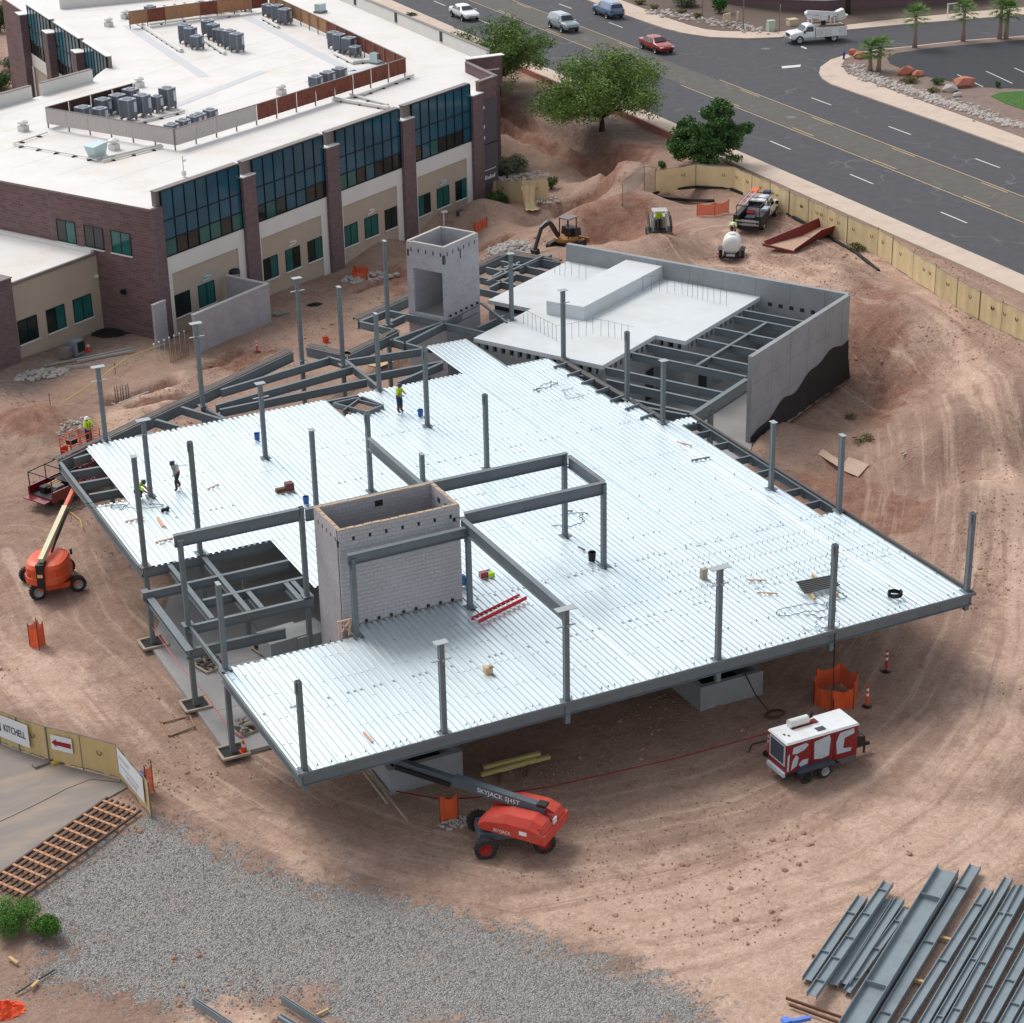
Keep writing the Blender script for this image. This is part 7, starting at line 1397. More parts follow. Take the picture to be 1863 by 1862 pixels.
laid('dark steel beam at the bottom edge left of centre', (352, 1822), (470, 1900), .10, .2, .36, 1.3, 0, 'foreground single beams'); laid('second dark steel beam at the bottom edge left of centre', (513, 1818), (640, 1900), .10, .2, .36, 1.3, 0, 'foreground single beams'); laid('third beam lying beside the second bottom-edge beam', (508, 1850), (600, 1905), .2, .12, .2, 1.3, 0, 'foreground single beams')
# timber rumble mat
o = thing('rumble_mat', 'rusty slatted rumble mat laid between the drive and the gravel', 'rumble mat', P(120, 1530, -.05)); A, B, C_ = P(0, 1592, .02), P(192, 1456, .02), P(62, 1618, .02); ax = (B-A); ax = ax*1.02; sd = (C_-A); M_rail = pm('mat_rail_rust', rgb(92, 70, 58), .8, var=.2, scale=4); M_blkw = pm('mat_block_tan', rgb(190, 140, 104), .85, var=.18, scale=6)
A = A-ax*.12; ax = ax*1.12
for k in range(7): q = WMB(); p = A+sd*(k/6); q.bar(p+[0, 0, .05], p+ax+[0, 0, .05], .09, .1); q.obj('rail', M_rail, o)
for j in range(12):
    for k in range(6): q = WMB(); c = A+ax*((j+.5)/12)+sd*((k+.5)/6); dd = sd/np.linalg.norm(sd); q.bar(c-dd*.14+[0, 0, .08], c+dd*.14+[0, 0, .08], .12, .05); q.obj('spacer', M_blkw, o)
# ---- orange mesh barriers, cones, delineators
def meshmat():
    m = pm('orange_mesh', rgb(232, 92, 40), .7, var=.12, scale=3); t = m.node_tree; b = [n for n in t.nodes if n.type == 'BSDF_PRINCIPLED'][0]; out = [n for n in t.nodes if n.type == 'OUTPUT_MATERIAL'][0]
    tr = nd(t, 'ShaderNodeBsdfTransparent'); mx = nd(t, 'ShaderNodeMixShader'); mx.inputs[0].default_value = .80; t.links.new(tr.outputs[0], mx.inputs[1]); t.links.new(b.outputs[0], mx.inputs[2]); t.links.new(mx.outputs[0], out.inputs[0]); return m
M_net = meshmat(); M_cone = pm('cone_orange', rgb(226, 72, 34), .5, var=.06); M_refl = pm('reflective_white', rgb(226, 224, 220), .5)
def barrier(label, pts, z, h, name='mesh_barrier', group='orange mesh barriers'):
    w = [Pg(x, y) for x, y in pts]; o = thing(name, label, 'mesh barrier', w[0], 0, group)
    for i, (a, b) in enumerate(zip(w[:-1], w[1:])):
        z0, z1 = (tz_(a[0], a[1]), tz_(b[0], b[1])) if z < 4.2 else (z, z); fabric(o, a[:2], b[:2], z0, z1, h, nseg=8, sag=.18*h, mat=M_net, amp=.06, seed=int(a[0]*7+i), slits=0, name='mesh_panel')
    for p in w: q = WMB(); g = tz_(p[0], p[1]) if z < 4.2 else z; q.cyl((p[0], p[1], g-.1), (p[0], p[1], g+h+.08), .025, n=6); q.obj('stake', M_rusty, o)
    return o
barrier('hexagonal orange mesh enclosure behind the compressor trailer', [(1480,1282),(1512,1295),(1552,1290),(1558,1262),(1528,1245),(1484,1256),(1480,1282)], -.1, 1.1); barrier('orange mesh panel between the red lift and the pier box', [(801,1496),(834,1490)], -.1, 1.25); barrier('small orange mesh box standing alone on the left dirt', [(55,1176),(72,1184),(82,1172),(70,1166),(55,1176)], -.1, 1.2); barrier('orange mesh panel left of the service pickup', [(1268,394),(1300,393),(1325,388)], 3.8, 1.0); barrier('small orange mesh by the office end pier', [(863,424),(886,413)], .4, .8); barrier('orange mesh square among broken concrete by the office', [(642,508),(668,510),(670,500),(645,498),(642,508)], .05, .6); barrier('orange mesh behind the end of the banner fence', [(268,1450),(280,1440)], -.1, 1.5); barrier('orange mesh bundle under the deck beside the stair', [(792,684),(812,686),(808,676)], 0.02, .6)
def heap(label, px, py, z, r, h, mat, name='mesh_heap', cat='mesh bundle', seed=0):
    p = Pg(px, py); g = random.Random(seed); n_ = 14; V = []; F = []
    for i in range(n_+1):
        for j in range(n_+1):
            x, y = (i/n_-.5)*2*r, (j/n_-.5)*2*r*.7; d = math.hypot(x/r, y/(r*.7)); V.append((p[0]+x+g.uniform(-.05, .05), p[1]+y+g.uniform(-.05, .05), p[2]+max(.02, h*(1-d)*(.5+g.random()))))
    F = [(i*(n_+1)+j, (i+1)*(n_+1)+j, (i+1)*(n_+1)+j+1, i*(n_+1)+j+1) for i in range(n_) for j in range(n_) if math.hypot((i/n_-.5)*2, (j/n_-.5)*2) < 1.02]; q = MB(); q.add(V, F); o = tag(q.obj(name, mat), label, cat); return o
M_netop = pm('orange_mesh_heap', rgb(228, 84, 44), .75, var=.2, scale=6)
heap('crumpled orange mesh lying near the steel framing by the rocks', 905, 457, 1.4, .9, .45, M_netop, seed=1); heap('crumpled orange mesh bundle at the bottom left corner', 8, 1842, -.12, .75, .5, M_netop, seed=2)
def cone(label, px, py, z, h=.7, group='traffic cones'):
    p = P(px, py, z); o = thing('traffic_cone', label, 'traffic cone', p, 0, group); MB().box((0, 0, .02), (.36, .36, .04)).obj('base', M_cone, o); MB().lathe([(.14, .04), (.10, h*.45)], n=12).obj('lower_body', M_cone, o); MB().lathe([(.10, h*.45), (.07, h*.7)], n=12).obj('reflective_band', M_refl, o); MB().lathe([(.07, h*.7), (.025, h), (0, h)], n=12).obj('tip', M_cone, o)
cone('orange cone with white band beside the low wing', 161, 639, 0); cone('small red cone on the slab corner by the frame', 444, 1368, 0.0, .62)
def delin(label, px, py, z, h=1.1, mat=None):
    p = P(px, py, z); o = thing('delineator_post', label, 'delineator', p, 0, 'delineator posts'); MB().lathe([(.26, 0), (.26, .06), (.08, .10), (0, .10)], n=8).obj('base', M_blk, o); m_ = mat or M_cone
    for k, (a, b) in enumerate(((.1, .55), (.55, .68), (.68, .8), (.8, .92), (.92, 1.0))): MB().lathe([(.065, a*h), (.06, b*h)], n=10).obj('tube' if k % 2 == 0 else 'reflective_band', m_ if k % 2 == 0 else M_refl, o)
delin('red and white delineator post right of the mesh enclosure', 1577, 1287, -.1); delin('red and white striped post on the dirt below the deck corner', 1612, 1222, -.05, 1.15, pm('delineator_red', rgb(196, 44, 48), .5)); delin('orange delineator post in front of the block screen wall', 468, 642, .1, .95); delin('orange delineator post at the rear of the compressor trailer', 1398, 1372, -.1, 1.1)
# ---- loose timber and boards on the ground
def plank(label, a, b, z, w, h, mat, name='timber_plank', cat='timber', group='loose timbers', dz=0.0):
    p, r = P(*a, z), P(*b, z+dz); q = MB(); q.bar(p, r, w, h); return tag(q.obj(name, mat), label, cat, group)
M_yl = pm('yellow_lumber', rgb(186, 170, 110), .8, var=.15, scale=4, stretch=(1, 4, 1)); M_gl = pm('grey_lumber', rgb(170, 156, 138), .85, var=.15, scale=4)
for lab, a, b, z in (('back yellow timber of the stack under the deck edge', (880,1397), (982,1371), .30), ('front yellow timber of the stack under the deck edge', (876,1410), (974,1382), .20), ('long thin timber behind the yellow stack', (905,1403), (1000,1377), .12)): plank(lab, a, b, z, .16, .16, M_yl)
for k, (a, b) in enumerate((((908, 1425), (912, 1400)), ((958, 1412), (962, 1390)))): plank(('left' if k == 0 else 'right')+' dark bearer under the yellow timber stack', a, b, .02, .1, .1, M_rusty)
for k, (a, b) in enumerate((((668,1402), (742,1494)), ((672,1398), (712,1458)), ((662,1406), (705,1462)))): plank(f'long pole leaning at the left pier box, {["rightmost and longest", "middle and short", "leftmost and short"][k]}', a, b, .12+.06*k, .07, .07, M_gl)
def board(label, pts, z, mat, t=.03, name='plywood_sheet', cat='plywood', group='plywood sheets'):
    w = [P(x, y, z) for x, y in pts]; c = sum(w)/len(w); g = tz_(c[0], c[1]) if z < 4 else z; q = MB(); q.prism([(p[0], p[1]) for p in w], g+.05, g+.05+t); return tag(q.obj(name, mat), label, cat, group)
M_ply = pm('weathered_plywood', rgb(186, 160, 142), .85, var=.1, scale=2); M_ply2 = pm('fresh_plywood', rgb(206, 172, 134), .85, var=.1, scale=2)
board('long plywood sheet left of the right-edge column on the dirt', [(1470,806),(1480,798),(1533,832),(1524,840)], .05, M_ply); board('square grey plywood sheet on the dirt near the vault', [(1528,838),(1545,816),(1582,830),(1562,852)], .05, M_ply)
for k, (a, b) in enumerate((((1640,824),(1664,814)), ((1642,828),(1668,817)))): plank(('upper' if k == 0 else 'lower')+' board of the pair lying right of the plywood', a, b, .1, .12, .05, M_gl)
board('pale plywood lying on the slab beyond the deck edge', [(668,674),(704,660),(716,668),(690,678)], .0, M_ply2)
M_mud = pm('muddy_board', rgb(150, 118, 98), .9, var=.15)
for k, (a, b) in enumerate((((292,1316),(346,1302)), ((306,1340),(353,1322)), ((290,1310),(308,1340)), ((344,1300),(354,1322)))): plank(f'muddy board of the frame lying left of the slab, {ORD[k]} piece', a, b, -.04, .08, .05, M_mud)
# column base forms
for k, (x, y, lab) in enumerate(((276, 1172, 'timber form box round the rear left column base'), (352, 1283, 'timber form box round the middle left column base'), (423, 1372, 'timber form box round the front left column base'))):
    cx, cy = [(22.95, 88.35), (22.87, 81.5), (23.0, 76.65)][k]; o = thing('form_box', lab, 'timber form', (cx, cy, 0), 0, 'timber column forms')
    for s in (-1, 1): MB().box((0, s*.55, .06), (1.3, .12, .10), rz=.03*s).obj('side_board', M_gl, o); MB().box((s*.6, 0, .05), (.12, .95, .10)).obj('side_board', M_gl, o)
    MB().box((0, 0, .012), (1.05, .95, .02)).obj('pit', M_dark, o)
# slab equipment
def crate(label, px, py, z, w, d, h, mat, rz=0.0, name='equipment_crate', cat='crate', lidm=None):
    p = P(px, py, h+.17)*np.array([1, 1, 0]); o = thing(name, label, cat, p, rz); MB().box((0, 0, h/2+.12), (w, d, h)).obj('box', mat, o); MB().box((0, 0, h+.145), (w*1.04, d*1.04, .05)).obj('lid', lidm or mat, o)
    for s in (-1, 1): MB().box((0, s*d*.35, .06), (w*.9, .12, .12)).obj('skid', M_blk, o)
    return o
M_crate = pm('grey_crate', rgb(150, 152, 152), .6, var=.08, scale=2)
crate('front grey equipment crate on the slab beside the block tower', 512, 1152, 0, 1.9, 1.5, 1.05, M_crate, .1); crate('rear grey equipment crate against the block tower', 557, 1143, 0, 1.6, 1.5, 1.0, M_crate, .1)
def pallet(label, px, py, z, mat, n_=24, rz=0.0, w=1.1, seed=0, sq=(1, 1, .6)):
    p = P(px, py, z); o = thing('loaded_pallet', label, 'pallet', p, rz, 'loaded pallets'); b = MB()
    for k in range(5): b.box((-.5*w+k*w/4, 0, .12), (.12, w, .03))
    for k in range(3): b.box((0, -.45*w+k*.45*w, .05), (w, .1, .1))
    b.obj('pallet', M_gl, o); q = MB(); random.seed(seed)
    for k in range(n_): q.rock((random.uniform(-.42, .42)*w, random.uniform(-.42, .42)*w, .2+.15*random.random()), random.uniform(.10, .18), sq)
    q.obj('load', mat, o, kind='stuff')
M_dkst = pm('dark_load', rgb(96, 88, 80), .9, var=.2, scale=5)
pallet('pallet of brown scraps on the slab behind the cut deck edge', 383, 1212, 0, M_dkst, 26, .3, 1.2, 1); pallet('pallet of pale stone pieces near the front left column', 447, 1326, 0, pm('pale_load', rgb(150, 142, 134), .9, var=.2, scale=5), 34, .2, 1.2, 2); pallet('dark pallet load beside the grey crates', 480, 1182, 0, pm('black_load', rgb(58, 55, 52), .9, var=.2), 26, .2, .9, 3)
# pipes / rubbish left of the office
M_alu = pm('aluminium_pipe', rgb(180, 182, 180), .4, metal=.5, var=.1)
for lab, a, b, w in (('long upper aluminium pipe on the dirt by the low wing', (80,666), (243,633), .1), ('long lower aluminium pipe on the dirt by the low wing', (140,658), (244,638), .12), ('short grey pipe below the long aluminium pipes', (119,668), (163,664), .09), ('thin pipe by the open trench left of the frame', (216,735), (270,714), .12), ('thin timber at the trench corner', (203,734), (230,744), .06)): plank(lab, a, b, .1, w, w, M_alu, 'loose_pipe', 'pipe', 'loose pipes')
p = P(140, 645, 0); o = thing('waste_bin', 'grey open bin lying beside the orange cone', 'bin', p, .5); MB().box((0, 0, .55), (.9, .8, 1.0), taper=.9).obj('bin', M_unit, o); MB().box((.1, -.42, .6), (.6, .04, .7)).obj('opening', M_blk, o); MB().box((-.9, .1, .4), (.7, .7, .7), rz=.3).obj('side_crate', M_coping, o)
heap('black tarp heap at the foot of the brick end wall', 207, 605, 0, 1.6, .22, M_sock, 'black_tarp', 'tarp', 5)
o = thing('rebar_mat', 'leaning rebar grid with white caps left of the block screen wall', 'rebar', P(325, 655, 0), A2); q = MB()
for k in range(9): q.bar((-.9, -.1+k*.0, .1+k*.14), (.9, -.1, .1+k*.14), .025)
for k in range(12): q.bar((-.9+k*.163, -.12, 0), (-.9+k*.163, -.12, 1.25), .025)
q.obj('grid', pm('rebar_rust', rgb(128, 96, 80), .8, var=.2), o); q = MB()
for k in range(7): q.cyl((-1.3+k*.5, .9, 1.3), (-1.3+k*.5, .9, 1.4), .06, n=8); q.cyl((-1.3+k*.5, .9, 0), (-1.3+k*.5, .9, 1.3), .012, n=4)
q.obj('capped_bar', M_refl, o, kind='stuff')
o = thing('rebar_cage', 'short cage of vertical rebar standing in the trench by the frame', 'rebar', P(222, 728, 0)); q = MB()
for k in range(6): q.cyl((-.4+k*.18, .1*(k % 2), -.2), (-.4+k*.18, .1*(k % 2), 1.0), .03, n=5)
for z in (.2, .7): q.bar((-.45, -.05, z), (.6, .12, z), .02)
q.obj('bars', M_rebar, o)
M_tape = pm('yellow_tape', rgb(206, 178, 90), .7)
def line(label, pts, z, r, mat, name='caution_tape', cat='tape', sag=0.0, zs=None):
    w = [P(x, y, (zs[i] if zs else z)) for i, (x, y) in enumerate(pts)]; q = MB(); full = []
    for a, b in zip(w[:-1], w[1:]):
        for k in range(8): t = k/8; p = a+(b-a)*t; full.append((p[0], p[1], p[2]-sag*math.sin(t*math.pi)))
    full.append(tuple(w[-1])); q.tube(full, r, 4); return tag(q.obj(name, mat), label, cat)
line('yellow caution tape strung from the dirt mound to the office', [(95,745),(180,690),(232,650),(300,625)], .6, .03, M_tape); line('yellow caution tape running from the mound to the steel frame', [(95,745),(160,762),(232,778)], .6, .03, M_tape); line('yellow tape loose on the dirt by the red pickup', [(120,926),(145,945),(150,960)], .1, .03, M_tape)
for k, (x, y) in enumerate(((95, 765), (210, 680))): p = P(x, y, 0); q = MB(); q.cyl((p[0], p[1], tz_(p[0], p[1])-.1), (p[0], p[1], tz_(p[0], p[1])+.8), .025, n=5); tag(q.obj('stake', M_rusty), ('rusty stake holding tape by the dirt mound', 'rusty stake holding tape below the aluminium pipes')[k], 'stake', 'tape stakes')
M_hose = pm('red_air_hose', rgb(128, 34, 38), .6); M_pink = pm('pink_string', rgb(226, 96, 104), .6)
line('red air hose stretched from the compressor to the pier box', [(1398,1334),(1230,1380),(1000,1432),(860,1452),(800,1454),(720,1440)], .05, .03, M_hose, 'air_hose', 'hose', zs=[1.2, .9, .6, .3, .15, .05]); line('pink string line along the left slab edge', [(272,1135),(330,1215),(372,1262),(415,1322),(446,1345)], .5, .018, M_pink, 'string_line', 'string', zs=[1.0, .9, .9, .8, .5])
line('dark cable dropping from the deck edge into the mesh enclosure', [(1519,1152),(1517,1215),(1516,1290)], 0, .025, M_blk, 'power_cable', 'cable', zs=[4.2, 2.0, .1]); line('black hose from the pier box to the ground coil', [(1355,1226),(1375,1265),(1402,1298)], 0, .03, M_blk, 'black_hose', 'hose', zs=[1.2, .6, 0]); line('bent dark hose behind the compressor trailer', [(1395,1348),(1368,1355),(1362,1370)], 0, .03, M_blk, 'black_hose', 'hose', zs=[.5, .2, 0])
p = P(1410, 1303, -.08); q = MB(); q.tube([(p[0]+.55*math.cos(a)*(1-.02*a), p[1]+.35*math.sin(a)*(1-.02*a), p[2]+.05+.01*a) for a in np.linspace(0, 16, 50)], .03, 5); tag(q.obj('hose_coil', pm('brown_hose', rgb(84, 50, 40), .7)), 'brown hose coil on the dirt left of the compressor', 'hose')
p = P(268, 1428, -.08); o = thing('barrel', 'blue barrel half hidden behind the banner fence end', 'barrel', P(256, 1440, -.08)); MB().lathe([(.29, 0), (.3, .3), (.28, .32), (.3, .6), (.29, .88), (0, .88)], n=16).obj('body', pm('blue_barrel', rgb(36, 56, 120), .5), o); MB().lathe([(.06, .88), (.06, .92), (0, .92)], n=8).obj('cap', M_refl, o)
for k, (x, y) in enumerate(((24, 1748), (62, 1793))): 
    a = [(17, 1742), (57, 1797)][k]; b = [(32, 1753), (70, 1785)][k]; plank(('cut timber block on the gravel below the bright bush', 'cut timber block beside the black pipe at bottom left')[k], a, b, -.02, .12, .1, M_timber)
plank('thin black pipe lying at the bottom left corner', (28, 1808), (100, 1764), -.04, .05, .05, M_blk, 'black_pipe', 'pipe', 'loose pipes'); plank('cut orange timber block near the bottom-edge beams', (576, 1847), (598, 1836), -.02, .09, .08, M_timber)
# utility cabinet by the office end
p = P(838, 412, .1); o = thing('utility_cabinet', 'small dark utility cabinet by the office end', 'utility cabinet', p, A2); MB().box((0, 0, .75), (.7, .3, 1.2)).obj('cabinet', M_unitd, o); MB().box((0, -.16, 1.0), (.5, .02, .5)).obj('door', M_unitl, o); MB().cyl((.5, 0, 0), (.5, 0, 1.2), .04, n=6).obj('conduit', M_unit, o)
p = P(808, 420, .2); o = thing('floodlight_post', 'short white-headed light post behind the lift shaft', 'light post', p); MB().cyl((0, 0, 0), (0, 0, 1.5), .06, n=8).obj('post', M_refl, o); MB().box((.05, 0, 1.55), (.5, .3, .12)).obj('lamp_head', M_refl, o)
for lab, x, y, rz_ in (('bundle of grey slats on the dirt right of the screen wall', 510, 572, .2),):
    p = P(x, y, .1); o = thing('slat_bundle', lab, 'timber', p, rz_)
    for k in range(6): MB().box((-.45+k*.18, 0, .08), (.09, .7, .1), rz=.25).obj('slat', M_alu, o)
heap('dark crumpled sheet on the dirt right of the screen wall', 572, 555, .1, .6, .15, M_sock, 'dark_sheet', 'sheet', 8)
p = P(592, 622, .1); o = thing('bucket', 'small red bucket on the dirt beyond the edge beam', 'bucket', P(593, 626, .1)); MB().lathe([(.18, 0), (.22, .45), (.20, .45), (.16, .04), (0, .04)], n=12).obj('pail', M_cone, o); MB().tube([(-.21, 0, .45), (0, .05, .6), (.21, 0, .45)], .012, 4).obj('handle', M_blk, o)

# ================================================================ THINGS ON THE DECK
zdk = DECK+.01
o = thing('extension_ladder', 'red extension ladder lying on the deck beside the block tower', 'ladder', P(908, 1108, zdk)); M_lad = pm('red_fibreglass', rgb(190, 34, 46), .45)
a, b, c = P(858, 1128, zdk+.12), P(945, 1085, zdk+.12), P(872, 1133, zdk+.12); sv = (c-a); sv = sv/np.linalg.norm(sv)*.42
for s in (0, 1):
    for z in (0, .09): q = WMB(); q.bar(a+sv*s+[0, 0, z], b+sv*s+[0, 0, z]+(b-a)*.02*z, .05, .085); q.obj('rail', M_lad, o)
for k in range(11): q = WMB(); p = a+(b-a)*((k+.5)/11)+[0, 0, .05]; q.cyl(p, p+sv, .02, n=6); q.obj('rung', M_refl, o)
o = thing('bar_bundle', 'bundle of grey steel bars on timber blocks near the deck front right', 'steel bars', P(1485, 1068, zdk))
for k in range(7): a, b = P(1449+k*2.4, 1060+k*3.2, zdk+.2), P(1512+k*2.6, 1048+k*2.6, zdk+.2); q = WMB(); q.bar(a, b, .07, .07); q.obj('bar', M_steel_d, o)
for a, b in (((1466,1070),(1482,1090)), ((1478,1046),(1490,1056)), ((1508,1066),(1524,1082))): q = WMB(); q.bar(P(*a, zdk+.08), P(*b, zdk+.08), .1, .12); q.obj('timber_block', M_timber, o)
p = P(1628, 1086, zdk); q = MB(); q.tube([(p[0]+.32*math.cos(a)*(1+.04*math.sin(a*7)), p[1]+.32*math.sin(a), p[2]+.05+.012*a) for a in np.linspace(0, 19, 70)], .035, 5); tag(q.obj('hose_coil', M_sock), 'black hose coil on the deck near the right corner', 'hose')
def squig(label, px, py, r, seed, mat=M_blk, n_=60, rad=.018):
    g = random.Random(seed); p = P(px, py, zdk+.02); pts = []; x = y = 0; a = 0
    for k in range(n_): a += g.uniform(-.9, .9); x += math.cos(a)*r*.12; y += math.sin(a)*r*.08; x *= .96; y *= .96; pts.append((p[0]+x, p[1]+y, p[2]+.01*g.random()))
    q = MB(); q.tube(pts, rad, 4); tag(q.obj('cable', mat), label, 'cable', 'cables lying on the deck')
squig('tangled dark cable on the deck left of the right-hand column', 1455, 1120, 2.2, 3); squig('pale cable tangle at the deck edge by the cable drop', 1485, 1150, 1.2, 5, M_alu); squig('loose cable on the deck left of the inner frame column', 1000, 960, 1.4, 6); squig('small loose cable near the far deck edge', 1003, 698, 1.0, 7); squig('cable scrap on the deck near the inner panels', 1042, 716, .9, 9, M_alu); squig('thin cable by the crouching worker', 210, 930, 1.6, 10)
def scrap(label, a, b, w, mat, h=.05, name='timber_offcut', cat='timber'): p, r = P(*a, zdk+.04), P(*b, zdk+.04); q = MB(); q.bar(p, r, w, h); tag(q.obj(name, mat), label, cat, 'offcuts on the deck')
M_off = pm('pink_timber', rgb(208, 164, 138), .8, var=.12, scale=5)
for lab, a, b, w in (('timber offcut beside the leftmost deck column', (228,949), (262,942), .12), ('timber offcut in front of the stair opening beam', (283,987), (317,978), .12), ('short pale board lying along the flutes by the crouching worker', (287,942), (297,958), .16), ('timber offcut right of the walking worker', (378,890), (398,881), .06), ('thin stick near the right deck edge by the column', (1231,804), (1259,811), .06), ('grey strip pair near the right deck edge', (1258,838), (1291,832), .10), ('thin timber strip near the front right columns, upper', (1358,1055), (1394,1056), .06), ('thin timber strip near the front right columns, lower', (1377,1078), (1415,1080), .06), ('orange-stained board near the front left column', (662,1332), (678,1350), .10), ('narrow dark strip near the inner frame column', (1052,995), (1064,1001), .07)): scrap(lab, a, b, w, M_off if 'dark' not in lab and 'grey' not in lab else M_steel_d)
def pail(label, px, py, mat, h=.38, r=.17, z=zdk, name='bucket', cat='bucket'):
    o = thing(name, label, cat, P(px, py, z), 0, 'buckets on the deck'); MB().lathe([(r*.85, 0), (r, h), (r*.92, h), (r*.8, .03), (0, .03)], n=12).obj('pail', mat, o); MB().tube([(-r, 0, h), (0, r*.3, h+.12), (r, 0, h)], .01, 4).obj('handle', M_blk, o)
M_bb = pm('blue_bucket', rgb(52, 106, 172), .5)
pail('blue bucket beside the far left deck column', 468, 800, M_bb); pail('blue bucket behind the block tower column', 557, 916, M_bb); pail('blue bucket right of the worker in the lime shirt', 765, 757, M_bb); pail('dark bin standing near the front inner frame column', 1077, 1020, M_blk, .45, .2)
def kit(label, px, py, parts, name='tool_kit', cat='tools', rz=0.0, z=zdk):
    o = thing(name, label, cat, P(px, py, z), rz)
    for nm, c, d, m in parts: MB().box(c, d, taper=.92).obj(nm, m, o)
M_lime = pm('lime_cloth', rgb(190, 226, 60), .8, var=.12, scale=6)
kit('red and lime bag with tools beside the block tower', 883, 1049, [('bag', (-.1, 0, .14), (.4, .28, .28), M_redc), ('cloth', (.25, -.05, .1), (.35, .28, .16), M_lime), ('strap', (.05, .1, .24), (.5, .06, .06), M_blk)]); kit('maroon cable reel lying left of the block tower', 520, 893, [('reel', (.2, 0, .22), (.45, .4, .42), pm('maroon_reel', rgb(110, 62, 58), .6)), ('tool', (-.3, 0, .1), (.5, .3, .2), M_rusty)], 'cable_reel', 'cable reel'); kit('grey box standing near the studs in the middle of the deck', 1280, 1052, [('box', (0, 0, .25), (.3, .25, .5), M_gl), ('flap', (.12, 0, .42), (.1, .24, .2), M_ply)], 'carton', 'box'); kit('tan carton on the deck left of the front column', 888, 1224, [('box', (0, 0, .15), (.35, .3, .3), M_ply2), ('flap', (.1, -.1, .3), (.2, .15, .05), M_coping)], 'carton', 'box'); kit('blue and black harness bag at the tower frame column', 841, 1066, [('bag', (0, 0, .3), (.3, .25, .5), M_bb), ('pouch', (.25, -.05, .2), (.25, .2, .35), M_blk)], 'harness_bag', 'bag'); kit('dark tool by the crouching worker', 300, 930, [('body', (0, 0, .08), (.4, .15, .16), M_blk), ('grip', (.2, .1, .1), (.12, .25, .1), M_blk)], 'power_tool', 'tool')
squig('scattered hand tools and leads beside the crouching worker', 265, 920, 1.6, 12)
# wooden guard at the tower foot
o = thing('guard_frame', 'small pink timber frame at the foot of the block tower', 'timber frame', P(628, 1158, DECK)); q = MB(); q.bar((-.3, 0, 0), (-.2, 0, .8), .07); q.bar((.2, 0, 0), (.3, 0, .8), .07); q.bar((-.3, 0, .1), (.3, 0, .75), .06); q.bar((-.25, 0, .75), (.3, 0, .1), .06); q.obj('brace', M_off, o); MB().box((0, 0, .8), (.7, .08, .06)).obj('top_bar', M_off, o)
